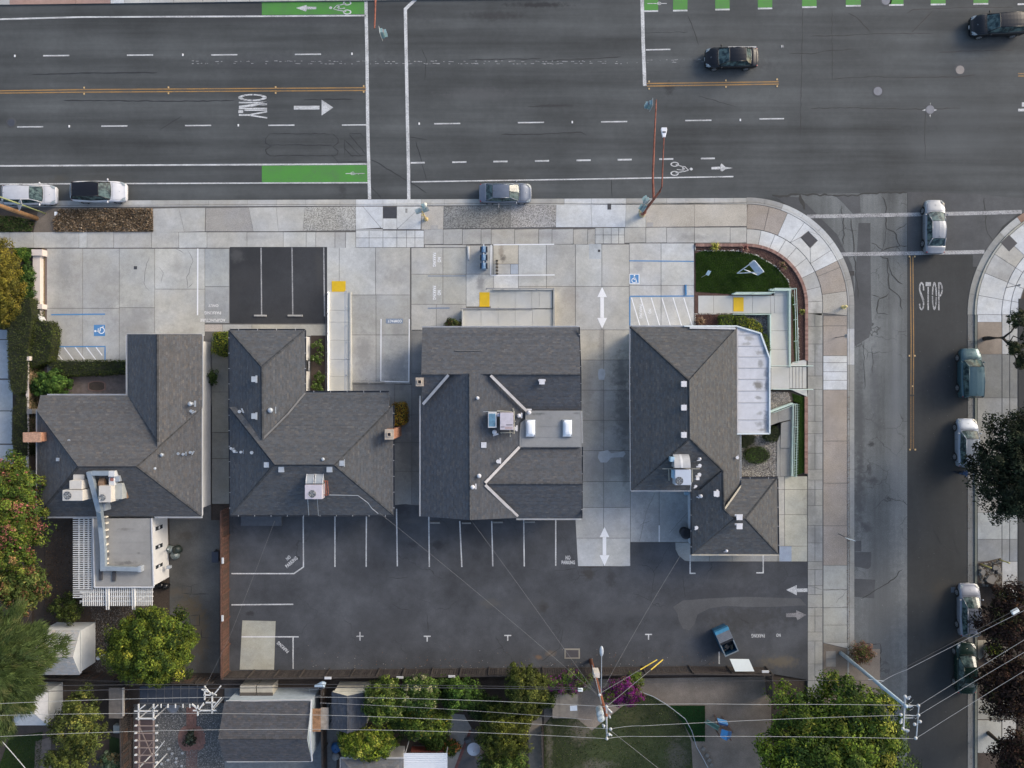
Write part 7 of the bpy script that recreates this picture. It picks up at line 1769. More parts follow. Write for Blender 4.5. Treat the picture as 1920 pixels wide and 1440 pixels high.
# ================================================================ vehicles
def smooth(t): t=max(0,min(1,t));return t*t*(3 - 2*t)
M_glasscar=None
def glassmat():
 m,nt,b=newmat('car_glass')
 pos=wpos(nt);b.inputs['Roughness'].default_value=.1;b.inputs['Specular IOR Level'].default_value=.35
 nt.links.new(mixc(nt,ramp(nt,noise(nt,pos,2.6,4),.42,.6),(.02,.035,.04),(.10,.15,.145)),b.inputs['Base Color'])  # pale teal blotches paint sky reflections into the glass colour
 return m
M_cglass=glassmat()
def paint(name,c,metal=.0,rough=.35):
 m,nt,b=newmat(name)
 pos=wpos(nt);f=ramp(nt,noise(nt,pos,3,4),.3,.7,.93,1.05)
 nt.links.new(vmul(nt,c,f),b.inputs['Base Color']);b.inputs['Metallic'].default_value=metal;b.inputs['Roughness'].default_value=rough
 b.inputs['Coat Weight'].default_value=.35;b.inputs['Coat Roughness'].default_value=.05;b.inputs['Specular IOR Level'].default_value=.3
 return m
M_tyre=flat('tyre',(.02,.02,.021),.85);M_rim=flat('alloy',(.45,.46,.48),.35,metal=.7);M_lampw=flat('headlamp_lens', (.24, .28, .30), .1, coat=.5); M_lampr = flat('tail_lens', (.25, .01, .015), .15, coat=.5); M_trim = flat('black_trim', (.015, .015, .017), .4); M_chrome = flat('chrome',(.6,.62,.64),.15,metal=.9)
def car(name,label,px,py,L,W,hd,body,kind='sedan',roofmat=None,cat='car',rack=False,belt=.88,Ht=1.45,group=None,seats=(.12,.12,.11),grille=True):
 x,y,_=P(px,py,0)
 t=empty(name,(x,y,.004),label,cat,group,rz=R(hd))
 hl,hw=L/2,W/2
 prof={'sedan': (.25, .08, -.24, -.37, .93), 'hatch': (.27, .10, -.40, -.47, 1.0), 'suv': (.24, .09, -.40, -.47, 1.0), 'wagon': (.25, .08, -.41, -.47, 1.0), 'box': (.26,.13,-.46,-.485,1.0)}[kind]
 xa,xb,xc,xd=[v*L for v in prof[:4]]
 def half(u):      # half width along the length,rounded ends
  s=abs(u)/hl
  return hw*(1 - (.20 if u>0 else .15)*max(0,(s - .62)/.38)**2.6 - .02*s)
 def top(u):
  if u>xa: v=belt - (belt - .66)*smooth((u - xa)/(hl - xa))**1.5*(1 if kind !='box' else .6)
  elif u<xd and kind=='sedan': v=belt+.06 - .1*smooth((xd - u)/(hl+xd)) 
  else: v=belt+.02
  return v
 wr=.33;wx=(L*.315,-L*.30)
 n=46;us=[-hl+L*(.5 - .5*math.cos(math.pi*i/(n - 1)))*.35+L*(i/(n - 1))*.65 for i in range(n)]
 rings=[]
 for u in us:
  w=half(u);zt=top(u);zb=.24
  e=abs(u)/hl;
  if e>.93: zb=.24+(e - .93)*1.2
  ar=0
  for wc in wx:
   dx=abs(u - wc)
   if dx<wr+.06: ar=max(ar,wr+math.sqrt((wr+.06)**2 - dx**2))
  zb2=max(zb,ar);mid=max(.5,zb2+.02)
  pts=[(w*.90,zb2),(w*.985,max(zb2+.01,min(mid,.46))),(w,max(zb2+.02,.60)),(w*.985,max(zt - .12,zb2+.03)),(w*.93,zt - .035),(w*.84,zt),(w*.5,zt+.025),(0,zt+.035)]
  sx=1 if e<.97 else (1 - (e - .97)*4)
  rings.append([(u,-a*sx,z) for a,z in pts]+[(u,a*sx,z) for a,z in pts[-2::-1]])
 mb=MB();m=len(rings[0])
 for r_ in rings: mb.v.extend(r_)
 for i in range(n - 1):
  for j in range(m - 1):
   mb.f.append((i*m+j,(i+1)*m+j,(i+1)*m+j+1,i*m+j+1));mb.m.append(0);mb.c.append(None)
 mb.f.append(tuple(range(m)));mb.m.append(0);mb.c.append(None);mb.f.append(tuple((n - 1)*m+j for j in range(m - 1,-1,-1)));mb.m.append(0);mb.c.append(None)
 bo=mb.build('body',body,t,world=False,smooth=True)
 MB().box((0,0,.35),(L*.9,W*.86,.25)).build('underbody',M_trim,t,world=False)
 def wb(u): return half(u)*.86
 hwr=hw*(.66 if kind !='box' else .74)
 zr=Ht
 rm=roofmat or body
 xs_=[xa,xb,(xb+xc)/2,xc,xd]
 zl=[top(xa)+.0,zr - .05,zr,zr - (.05 if kind=='sedan' else .02),top(xd)+.0 if kind=='sedan' else belt+.10]
 wl=[wb(xa)*.94,hwr*.97,hwr,hwr*.96,wb(xd)*.93 if kind=='sedan' else hwr*1.12]
 G=[];nu=8
 for i in range(nu+1):
  s=i/nu;u=xb+(xc - xb)*s;zz=zr - .06*(2*s - 1)**2 - .0;w_=hwr*(1 - .05*(2*s - 1)**2)
  G.append([(u,w_*k,zz - .045*k*k) for k in (-1,-.6,0,.6,1)])
 mb=MB()
 for i in range(nu):
  for j in range(4): mb.face([G[i+1][j],G[i][j],G[i][j+1],G[i+1][j+1]][::1])
 mb.build('roof',rm,t,world=False,smooth=True)
 f0,r0=G[0],G[-1]       # front and rear roof edges
 zA=top(xa)+.02;wA=wb(xa)*.93;zD=zl[4];wD=wl[4]
 def screen(nm,edge,ux,zz,ww,bow,sh):
  mb=MB();A=[(ux+bow*(1 - k*k),ww*k,zz - .02*k*k) for k in (-1,-.5,0,.5,1)];B=[(e[0],e[1]*1.0,e[2]) for e in [edge[0],((edge[0][0]+edge[2][0])/2,edge[0][1]/2,(edge[0][2]+edge[2][2])/2+.01),edge[2],((edge[4][0]+edge[2][0])/2,edge[4][1]/2,(edge[4][2]+edge[2][2])/2+.01),edge[4]]]
  for j in range(4):
   f=[A[j],A[j+1],B[j+1],B[j]]
   if sh>0: f=f[::1]
   mb.face(f)
  o=mb.build(nm,M_cglass,t,world=False,smooth=True);
  s2=MB();s2.tube([a for a in A],.018,5);s2.tube(B,.015,5);s2.build('screen_seal',M_trim,o,world=False)
  return A,B
 A,B=screen('windshield',f0,xa,zA,wA,.10,1)
 C_,D_2=screen('rear_window',r0,xd,zD,wD,-.06,-1)
 for sg,j in ((-1,0),(1,4)):
  a=Vector(A[j]);b=Vector(B[j]);c=Vector(D_2[j]);d=Vector(C_[j])
  low=[Vector((xa - .05,sg*wb(xa)*.99,top(xa)+.01)),Vector(((xa+xd)/2,sg*half(0)*.90,belt+.02)),Vector((xd+.05,sg*(wb(xd) if kind=='sedan' else half(xd)*.88),belt+.03))]
  mid_t=Vector(G[nu//2][j])
  mb=MB();off=Vector((0,sg*.004,0))
  mb.face([low[0]+off,low[1]+off,mid_t+off,b+off]);mb.face([low[1]+off,low[2]+off,c+off,mid_t+off])
  mb.build('side_window',M_cglass,t,world=False)
  mb=MB();mb.tube([a,b],.035,6);mb.tube([b,mid_t,c],.03,6);mb.tube([c,d],.05 if kind=='sedan' else .06,6);mb.tube([low[0],low[1],low[2]],.025,5)
  mb.build('pillars',rm if kind !='sedan' else body,t,world=False,smooth=True)
  mb=MB();mb.tube([low[1]+off,mid_t+off],.025,5);mb.build('door_pillar',M_trim,t,world=False)
  if kind !='sedan':   # solid rear quarter
   mb=MB();hb=Vector((xd - .03,sg*half(xd)*.9,belt));mb.face([low[2],hb,d,c]);mb.build('quarter_panel',rm,t,world=False)
  for u in (xb - .1,(xb+xc)/2 - .08,xc+.05):
   MB().box((u,sg*half(u)*1.0,.62),(.012,.012,.40)).build('door_seam',M_trim,t,world=False)
  for u in (xb - .6*L*.15,(xb+xc)/2 - .45): MB().box((u,sg*(half(u)*.992),.76),(.16,.03,.03)).build('door_handle',body,t,world=False)
  mb=MB();mb.ell((xa - .18,sg*(hw*.93+.12),belt+.08),(.07,.11,.07),10,6);mb.tube([(xa - .18,sg*hw*.88,belt+.02),(xa - .18,sg*(hw*.93+.06),belt+.06)],.02,5)
  mb.build('mirror',body,t,world=False,smooth=True)
  u=hl*.93;mb=MB();w=half(u)
  q=[(hl*.985,sg*w*.60,.655),(hl*.90,sg*w*.72,.735),(hl*.80,sg*half(hl*.8)*.93,.775),(hl*.88,sg*half(hl*.88)*.99,.68),(hl*.96,sg*half(hl*.96)*.97,.60)]
  q=[(a_,b_,c_+.03) for a_,b_,c_ in q]
  mb.face(q if sg<0 else q[::-1]);mb.ell((hl*.89,sg*w*.86,.70),(.11,.10,.05),10,5);mb.build('headlight',M_lampw,t,world=False,smooth=False)
  u=-hl*.955;mb=MB();mb.box((u+.02,sg*half(u)*.86,top(-hl*.9) - .10),(.12,.22,.13));mb.build('taillight',M_lampr,t,world=False,bevel=.03)
 for wc in wx:
  for sg in (-1,1):
   ww=half(wc);tt=MB();tt.tube([(wc,sg*(ww - .20),wr),(wc,sg*(ww - .015),wr)],[wr,wr],22);wo=tt.build('wheel',M_tyre,t,world=False,smooth=False)
   mm=MB();mm.tube([(wc,sg*(ww - .05),wr),(wc,sg*(ww - .005),wr)],[wr*.66,wr*.62],18);mm.build('rim',M_rim,wo,world=False)
   mm=MB()
   for k in range(5):
    a=k*1.2566;mm.box((wc+wr*.38*math.cos(a+.63),sg*(ww+.0),wr+wr*.38*math.sin(a+.63)),(.07,.012,.07))
   mm.build('rim_gap',M_trim,wo,world=False)
 if grille:
  MB().box((hl*.985,0,.56),(.05,W*.42,.13)).build('grille',M_trim,t,world=False);MB().box((hl*1.0,0,.43),(.03,.32,.1)).build('number_plate',M_wmetal,t,world=False)
  MB().tube([(hl*.80,0,top(hl*.8)+.038),(hl*.79,0,top(hl*.79)+.045)],.04,8).build('badge',M_chrome,t,world=False)
 mb=MB()    # bonnet and boot shut lines
 uu=xa+.16;mb.tube([(uu+.05*(1 - k*k),half(uu)*.80*k,top(uu)+.036 - .02*k*k) for k in (-1,-.5,0,.5,1)],.008,4)
 for sg in (-1,1): mb.tube([(u_,sg*half(u_)*.80,top(u_)+.012) for u_ in (xa+.16,xa+.5,hl*.86)],.007,4)
 mb.build('bonnet_seam',M_trim,t,world=False)
 mb=MB()
 for sg in (-.35,.3): mb.tube([(xa+.13,sg*W*.5,zA+.03),(xa - .12,sg*W*.5+.42,zA+.17)],.010,4)
 mb.build('wiper',M_trim,t,world=False)
 MB().tube([(xc+.18,0,zr - .03),(xc - .0,0,zr+.06)],.012,4).build('aerial',M_trim,t,world=False)
 if rack:
  for sg in (-1,1): MB().tube([(xb - .1,sg*hwr*.86,zr+.02),(xc+.05,sg*hwr*.86,zr+.0)],.018,5).build('roof_rail',M_trim,t,world=False)
  for u in (-.55,-1.45): MB().tube([(u,-hwr*.88,zr+.05),(u,hwr*.88,zr+.05)],.022,5).build('roof_bar',M_trim,t,world=False)
 return t
car('parked_car','white hatchback parked at the left edge beside the utility pole',65,369,4.65,1.80,0,paint('white_car_paint', (.52, .53, .56)), 'hatch',Ht=1.5)
car('parked_car','white crossover with black roof parked beside the dry planting strip',194,363.5,4.75,1.86,0,paint('white_pearl',(.58,.59,.62)),'suv',roofmat=paint('black_roof_paint',(.012,.012,.015),.0,.15),Ht=1.62,belt=.95)
car('parked_car','blue grey sedan parked at the kerb in front of the middle office house',947.5,366,4.6,1.80,0,paint('blue_grey_paint', (.17, .195, .24), .5, .35), 'sedan')
car('moving_car', 'black sedan driving left just above the short double yellow line',1367,115,4.6,1.84,180.5,paint('black_car_paint', (.006, .007, .01), 0, .18), 'sedan')
car('moving_suv', 'black crossover driving in at the upper right corner',1862,54,4.85,1.92,182,paint('black_suv_paint', (.006, .008, .011), 0, .18), 'suv', cat='SUV',Ht=1.68,belt=1.0)
car('moving_car', 'silver sedan crossing the crosswalk of the side street',1744,428.5,4.75,1.84,90,paint('silver_paint', (.24, .26, .29), .4, .38), 'sedan')
car('parked_suv','boxy teal SUV parked beside the dirt square on the side street',1809,700,4.35,1.86,90,paint('teal_paint', (.05, .10, .12), .35, .35), 'box', cat='SUV',Ht=1.72,belt=1.02,rack=False)
car('parked_car','pale silver crossover half hidden under the huge dark tree',1804,829,4.25,1.84,90,paint('pale_silver_paint', (.27, .31, .37), .3, .4), 'suv',Ht=1.62,belt=.98)
car('parked_car','silver wagon with black roof bars parked below the yellow bollards',1808,1139,4.6,1.86,90,paint('lilac_silver_paint', (.24, .26, .31), .35, .4), 'wagon',rack=True,Ht=1.52,belt=.92)
car('parked_car','dark green compact car parked behind the silver wagon',1802,1247,4.4,1.80,90,paint('dark_green_paint', (.012, .03, .026), .3, .25), 'sedan',Ht=1.46)
# ================================================================ poles, signals, wires
def pole(parent,base,h,r0,r1,mat,name='pole',n=10): return MB().tube([(base[0],base[1],-.05),(base[0],base[1],h)],[r0,r1],n).build(name,mat,parent,smooth=True)
M_wood=flat('pole_wood',(.34,.19,.09),.85,var=.3,scale=3);M_wood2=flat('dark_pole_wood',(.20,.07,.035),.85,var=.3);M_bluepole=flat('grey_blue_pole',(.36,.46,.54),.5,var=.15);M_glz=flat('insulator',(.44,.46,.47),.3)
b1=P(1575,1223,0);HT=10.7
U=empty('utility_pole',b1,'tall grey blue utility pole with double crossarms by the side street','utility pole')
pole(U,b1,HT,.17,.12,M_bluepole)
def armbar(parent,a,b,r,mat,name='crossarm'): return MB().tube([a,b],r,6).build(name,mat,parent)
armbar(U,P(1697,1307,HT - .2),P(1694,1368,HT - .2),.07,M_glz);armbar(U,P(1723,1322,HT - .3),P(1718,1385,HT - .3),.05,M_gmetal)
armbar(U,P(1697,1322,HT - .25),P(1722,1323,HT - .3),.03,M_gmetal,'brace');armbar(U,P(1696,1341,HT - .25),P(1722,1342,HT - .3),.04,M_glz,'brace');armbar(U,P(1696,1346,HT - .5),P(1712,1346,HT - .5),.05,M_glz,'brace')
for x,y in ((1697,1306),(1703,1309),(1700,1324),(1705,1324),(1722,1323),(1689,1340),(1722,1341),(1689,1354),(1693,1366),(1701,1370),(1717,1384),(1725,1353),(1715,1358)):
 c=P(x,y,HT - .1);m=MB();m.ell((c[0],c[1],c[2]),(.13,.13,.10),10,6);m.build('insulator',M_glz,U,smooth=True)
for x0,y0,x1,y1 in ((1698,1309,1708,1306),(1700,1324,1711,1324),(1694,1368,1705,1370),(1691,1347,1688,1357)): MB().tube([P(x0,y0,HT - .1),P(x1,y1,HT)],.07,8).build('fuse_cutout',M_glz,U)
m=MB()
for a,b in (((1703,1320),(1712,1312)),((1706,1332),(1713,1326)),((1708,1342),(1716,1348)),((1716,1348),(1722,1341))): m.tube([P(*a,HT - .2),P((a[0]+b[0])/2+2,(a[1]+b[1])/2,HT - .6),P(*b,HT - .1)],.015,4)
m.build('jumper_wire',M_gmetal,U)
armbar(U,P(1628,1274,6.1),P(1657,1277,6.1),.03,M_gmetal,'comms_bracket')
b2=P(1107,1237,0);H2_=10.7
V=empty('utility_pole',b2,'rusty brown wooden utility pole with twin transformers behind the rear lot', 'utility pole')
pole(V,b2,H2_,.17,.11,M_wood2)
armbar(V,P(1137,1322,H2_ - .2),P(1138,1386,H2_ - .2),.06,M_glz);armbar(V,P(1137,1345,H2_ - .9),P(1137,1372,H2_ - .9),.05,M_gmetal)
for x,y in ((1125.5,1337),(1126.5,1346)):
 c=P(x,y,9.0);m=MB();m.tube([(c[0],c[1],8.3),(c[0],c[1],9.15)],.27,16);m.ell((c[0],c[1],9.15),(.27,.27,.08),16,4,z0=0);m.build('transformer', flat('transformer_grey',(.42,.48,.50),.4),V,smooth=False)
 MB().tube([(c[0]+.08,c[1],9.2),(c[0]+.08,c[1],9.42)],.035,6).build('bushing',M_glz,V)
for x,y in ((1137,1325),(1145,1367),(1138,1385),(1132,1361),(1142,1377),(1124,1303)):
 c=P(x,y,H2_ - .05);m=MB();m.ell(c,(.12,.12,.11),10,6);m.build('insulator',M_glz,V,smooth=True)
for q in (((1139,1328),(1147,1336)),((1141,1375),(1147,1379)),((1130,1358),(1133,1364)),((1142,1341),(1144,1346))): MB().tube([P(*q[0],H2_ - .2),P(*q[1],H2_ - .3)],.07,8).build('fuse_cutout',M_glz,V)
hb=P(1119,1267,4.2);MB().box((hb[0],hb[1],3.6),(.5,.45,1.1)).build('equipment_box', flat('box_beige',(.62,.58,.52),.5),V,bevel=.02)
MB().tube([P(1108,1240,.3),P(1114,1262,4),P(1128,1320,9)],.035,6).build('conduit',M_gmetal,V)
m=MB();m.tube([P(1127,1304,8.0),P(1127.5,1270,8.9),P(1128,1236,9.2),P(1128,1226,9.2)],[.04,.035,.03,.03],6);m.build('lamp_arm',M_gmetal,V)
c0=P(1128,1221,9.15);m=MB();m.ell(c0,(.16,.42,.1),12,6);m.build('street_lamp_head',M_gmetal,V,smooth=True)
def wire(name,label,pts,sag=0.0,r=.015,mat=None,cat='wire',n=18,group=None):
 """pts: list of (px,py,h); straight spans with sag in the middle"""
 Q=[]
 for i in range(len(pts) - 1):
  A,B=Vector(P(*pts[i])),Vector(P(*pts[i+1]))
  for k in range(n+(i==len(pts) - 2)):
   t=k/n;p=A.lerp(B,t);p.z -=sag*4*t*(1 - t);Q.append(p)
 return MB().tube(Q,r,5).build(name,mat or M_wire,None,label=label,cat=cat,group=group)
M_wire=flat('wire_aluminium', (.36, .37, .37), .6); M_wired = flat('wire_black',(.05,.05,.055),.6)
hw_=10.6
wire('power_line', 'upper power line from the left edge to the transformer pole',[(-60,1322,hw_),(1137,1325,hw_)],1.5)
wire('power_line', 'middle power line from the left edge to the transformer pole',[(-60,1343,hw_),(1145,1367,hw_)],1.3)
wire('power_line', 'lower power line from the left edge to the transformer pole',[(-60,1384,hw_),(1138,1385,hw_)],1.4)
wire('power_line', 'upper power line from the transformer pole to the grey pole',[(1137,1325,hw_),(1203,1321,hw_ - .1),(1420,1321,hw_ - .3),(1722,1323,hw_)],.1)
wire('power_line', 'middle power line from the transformer pole to the grey pole',[(1145,1367,hw_),(1205,1361,hw_),(1690,1341,hw_)],.15)
wire('power_line', 'lower power line from the transformer pole to the grey pole',[(1138,1385,hw_),(1200,1381,hw_),(1718,1385,hw_)],.15)
for x0,y0,lab in ((1722,1323,'upper'),(1722,1341,'middle'),(1718,1384,'lower')):
 e={1323: (2100,1092),1341: (2100,1120),1384: (2100,1150)}[y0]
 wire('power_line', lab + ' power line rising from the grey pole to the right edge',[(x0,y0,hw_),(e[0],e[1],hw_)],.1)
wire('comms_cable','upper communication cable from the grey pole over the silver wagon', [(1645, 1277, 6.1), (1700, 1250, 6.1), (2100, 1045, 6.4)], .1, .018, M_wired); wire('comms_cable', 'lower communication cable from the grey pole past the white splice box', [(1650, 1281, 6.1), (1700, 1256, 6.0), (2100, 1058, 6.3)], .15, .018, flat('wire_grey',(.3,.31,.33),.6))
wire('comms_cable','thin cable along the rear of the dirt yard to the grey pole',[(1110,1282,6.2),(1636,1276,6.1)],.2,.014,M_wired)
wire('comms_cable','dark communication cable from the left edge to the brown pole', [(-60, 1300, 6.0), (1090, 1293, 6.3), (1118, 1293, 6.3)], .7, .03, M_wired); wire('comms_cable', 'second dark communication cable just above the first one', [(-60, 1288, 6.3), (1110, 1290, 6.5)], .6, .02, M_wired); wire('comms_cable', 'thin grey cable low over the middle yard trees', [(600, 1318, 6.3), (1110, 1350, 6.5)], .3, .012, MATS['wire_grey'])
M_drop=flat('triplex',(.18,.185,.19),.6)
wire('service_drop','service wire from the middle office house to the brown pole', [(883, 975, 3.9), (1119, 1303, 7.6)], .35, .010, M_drop); wire('service_drop', 'service wire from the hipped office house to the brown pole', [(712, 962, 3.6), (1117, 1300, 7.4)], .45, .010, M_drop); wire('service_drop', 'service wire from the corner office house to the brown pole',[(1275,1043,3.4),(1132,1290,7.4)],.3,.010,M_drop)
wire('service_drop','thin wire slanting across the left part of the rear lot', [(515, 977, 3.2), (432, 1190, 4.5), (386, 1285, 5)], .1, .007, M_drop); wire('service_drop', 'wire from the brown pole down past the bottom edge', [(1145, 1370, 9), (1270, 1470, 5)], .1, .016, M_drop); wire('service_drop', 'bright wire crossing the lower left corner',[(-60,1320,6),(80,1480,4)],.1,.03,M_glz)
wire('service_drop','thin wire over the alley side of the leftmost house',[(364,773,4.2),(371,870,4.4),(376,960,3.6)],.05,.014,M_wired)
for a,b,lab in (((1125,1300,7.4),(1232,1237,6.0),'left'),((1137,1325,9.2),(1243,1237,6.6),'right')):
 A,B=Vector(P(*a)),Vector(P(*b));wire('guy_wire',lab+' guy wire running from the brown pole to its yellow guard',[a,b],0,.02,M_drop)
 m=MB();p0=A.lerp(B,.70 if lab=='left' else .78);m.tube([p0,B],.045,6);m.build('guy_guard',flat('guard_yellow',(.72,.52,.06),.5),None,label=lab+' yellow plastic guard on a guy wire over the rear fence', cat='guy guard')
c=P(1903,1146,6.0);MB().box((c[0],c[1],6.0),(.62,.34,.2),.5).build('splice_box',flat('splice_white',(.72,.78,.78),.4),None,bevel=.05,label='white cable splice box over the purple tree at the right edge',cat='splice box')
c=P(1088,1293,6.2);MB().box((c[0],c[1],6.2),(.4,.3,.2),0).build('splice_box',MATS['splice_white'],None,bevel=.05,label='white splice box left of the brown pole over the bougainvillea', cat='splice box')
b3=P(70,410,0);W3_=empty('utility_pole',b3,'orange brown wooden utility pole leaning out of the left edge', 'utility pole');pole(W3_,b3,9.5,.21,.15,M_wood)
b4=P(87,401,0);W4=empty('sign_post', b4, 'yellow green metal post with a grey diamond sign at the left edge', 'sign'); pole(W4, b4, 8.0, .065, .06, flat('post_green',(.30,.34,.16),.6))
c=P(37,387,3.4)
m=MB();d_=.52;m.face([(c[0],c[1] - d_,3.4 - .0),(c[0]+.30,c[1],3.4+.3),(c[0],c[1]+d_,3.4),(c[0] - .30,c[1],3.4 - .3)])
mbx=MB();ax=Vector((.78,-.1,.62)).normalized();ay=Vector((.1,1,0)).normalized()
q=[Vector((b4[0] - .09,b4[1],3.3))+ax*a_*.55+ay*b_*.55 for a_,b_ in ((0,-1),(1,0),(0,1),(-1,0))]
nn_=ax.cross(ay)*.02;mbx.face([p+nn_ for p in q]);mbx.face([p - nn_ for p in q[::-1]])
for i in range(4): mbx.face([q[i] - nn_,q[(i+1) % 4] - nn_,q[(i+1) % 4]+nn_,q[i]+nn_])
mbx.build('sign_panel', flat('sign_back',(.42,.42,.44),.5),W4)
M_yel=flat('signal_cream', (.50, .42, .24), .6); M_teal = flat('signal_teal',(.22,.34,.36),.5)
b5=P(1204,402,HS);G5_=empty('signal_pole', b5, 'rust red traffic signal pole with mast arm and luminaire at the corner', 'traffic signal')
m=MB();m.tube([(b5[0],b5[1],HS),(b5[0],b5[1],1.2)],.2,12);m.tube([(b5[0],b5[1],1.2),(b5[0],b5[1],7.7)],[.13,.09],10);m.build('pole',M_rust,G5_)
m=MB();m.tube([(b5[0],b5[1],HS),(b5[0],b5[1],.5)],[.3,.24],12);m.box((b5[0] - .35,b5[1]+.05,1.3),(.25,.3,.5));m.build('pole_base',M_yel,G5_,bevel=.02)
MB().tube([(b5[0],b5[1],5.2),P(1224,330,5.8),P(1227,260,6.2),P(1230.5,187,6.4)],[.1,.09,.07,.05],8).build('mast_arm',M_rust,G5_)
MB().tube([(b5[0],b5[1],7.6),P(1241,350,8.3),P(1243,300,8.9),P(1245,257,9.1)],[.07,.06,.05,.04],8).build('luminaire_arm',M_rust,G5_)
m=MB();c=P(1245,248,9.1);kk=.035
m.prism([(c[0] - .11,c[1] - .38),(c[0]+.11,c[1] - .38),(c[0]+.24,c[1]+.2),(c[0]+.2,c[1]+.36),(c[0] - .2,c[1]+.36),(c[0] - .24,c[1]+.2)],9.0,9.15,bottom=True);lh=m.build('luminaire_head', flat('lamp_white',(.70,.72,.76),.4),G5_,bevel=.03)
MB().box((c[0],c[1],9.165),(.24,.09,.03)).build('photocell',M_trim,lh)
def signal_head(parent,px,py,h,rz,nm='signal_head'):
 c=P(px,py,h);m=MB()
 m.box((c[0],c[1],h - .5),(.34,.28,1.05),rz);o=m.build(nm,M_teal,parent,bevel=.02)
 m=MB();d=Vector((math.cos(rz+math.pi/2),math.sin(rz+math.pi/2),0));s=Vector((math.cos(rz),math.sin(rz),0))
 for k in range(3):
  z=h - .2 - k*.33;p=Vector((c[0],c[1],z))+d*.26;m.box(tuple(p),(.3,.28,.03),rz)
 m.build('visor',M_teal,o);m=MB();p=Vector((c[0],c[1],h - .5)) - d*.1;m.box(tuple(p),(.62,.02,1.3),rz);m.build('backplate',flat('backplate',(.45,.47,.47),.5),o)
 for k,cl in enumerate(((.3,.02,.02),(.3,.18,.02),(.02,.2,.08))):
  p=Vector((c[0],c[1],h - .2 - k*.33))+d*.15;MB().tube([p,p+d*.02],.13,12).build('signal_lens', flat('lens%d' % k,cl,.3),o)
 return o
signal_head(G5_,1221,192,6.3,R(90));signal_head(G5_,1209,388,3.4,R(60));signal_head(G5_,1214,374,4.6,R(30))
b6=P(703,-40,0);G6_=empty('signal_pole', b6, 'rust red mast arm with signal head reaching in from the top edge', 'traffic signal')
MB().tube([(b6[0],b6[1],0),(b6[0],b6[1],6)],.12,8).build('pole',M_rust,G6_);MB().tube([(b6[0],b6[1],5.6),P(704,-20,6),P(703.5,20,6.2),P(702,53,6.3)],[.1,.09,.07,.06],8).build('mast_arm',M_rust,G6_);signal_head(G6_,714,57,6.2,R(-82))
b7=P(799,411,HS);G7=empty('signal_post', b7, 'short yellow post with teal signal heads beside the light concrete ramp', 'traffic signal')
m=MB();m.tube([(b7[0],b7[1],HS),(b7[0],b7[1],.5)],[.2,.12],10);m.tube([(b7[0],b7[1],.4),(b7[0],b7[1],3.2)],[.07,.06],8);m.build('pole',flat('post_yellow',(.62,.47,.2),.6),G7)
m=MB();c=P(784,394,3.2);m.box((c[0],c[1],2.9),(.55,.35,.5),.35);m.build('pedestrian_head', flat('ped_grey',(.38,.44,.42),.5),G7,bevel=.03);signal_head(G7,795,389,3.6,R(20));c=P(797,384,3.9);m=MB();m.ell(c,(.17,.2,.14),12,6);m.build('detector_cap',flat('cap_cream',(.62,.64,.56),.5),G7,smooth=True)
MB().box((b7[0] - .2,b7[1]+.1,1.2),(.15,.15,.3)).build('push_button',M_yel,G7)
def post_sign(label,bx,by,h,w,hh,rz,mat,pm=None,tilt=0,cat='sign',name='street_sign'):
 b=P(bx,by,HS);t=empty(name,b,label,cat);MB().tube([(b[0],b[1],HS),(b[0],b[1],h)],.03,6).build('post',pm or M_dmetal,t)
 MB().box((b[0],b[1],h - hh/2),(w,.03,hh),rz).build('sign_panel',mat,t);return t
post_sign('blue white parking sign on the side street walk beside the chalk marks', 1572, 1001, 2.7, .6, .75, R(-15), flat('sign_blue_white',(.50,.60,.68),.5));post_sign('edge on parking sign by the pale slabs above the brick wall end', 1566, 633, 2.4, .3, .45, R(88), flat('sign_grey',(.3,.31,.33),.5));post_sign('thin parking sign standing in front of the blue grey sedan', 936, 397, 2.5, .3, .45, R(88), MATS['sign_grey']);post_sign('leaning dark sign post across the side street', 1888, 539, 1.8, .15, .3, R(80), MATS['sign_grey'])
post_sign('pale post beside the teal SUV',1875,728,2.6,.1,.2,R(80),M_wmetal,M_wmetal) if False else None
b=P(1580,576,HS);t=empty('fire_hydrant', b, 'yellow fire hydrant on the side street strip', 'fire hydrant'); M_hyd = flat('hydrant_yellow',(.62,.52,.22),.5)
m=MB();m.tube([(b[0],b[1],HS),(b[0],b[1],.2)],.16,12);m.tube([(b[0],b[1],.2),(b[0],b[1],.7)],.11,12);m.ell((b[0],b[1],.7),(.14,.14,.12),12,5,z0=0);m.tube([(b[0],b[1],.8),(b[0],b[1],.88)],.035,6);m.build('barrel',M_hyd,t)
for d in ((1,0),(-1,0),(0,-1)): MB().tube([(b[0]+d[0]*.08,b[1]+d[1]*.08,.55),(b[0]+d[0]*.22,b[1]+d[1]*.22,.55)],.06,8).build('nozzle',M_hyd,t)
M_mb=flat('mailbox_blue',(.13,.24,.38),.5,var=.08)
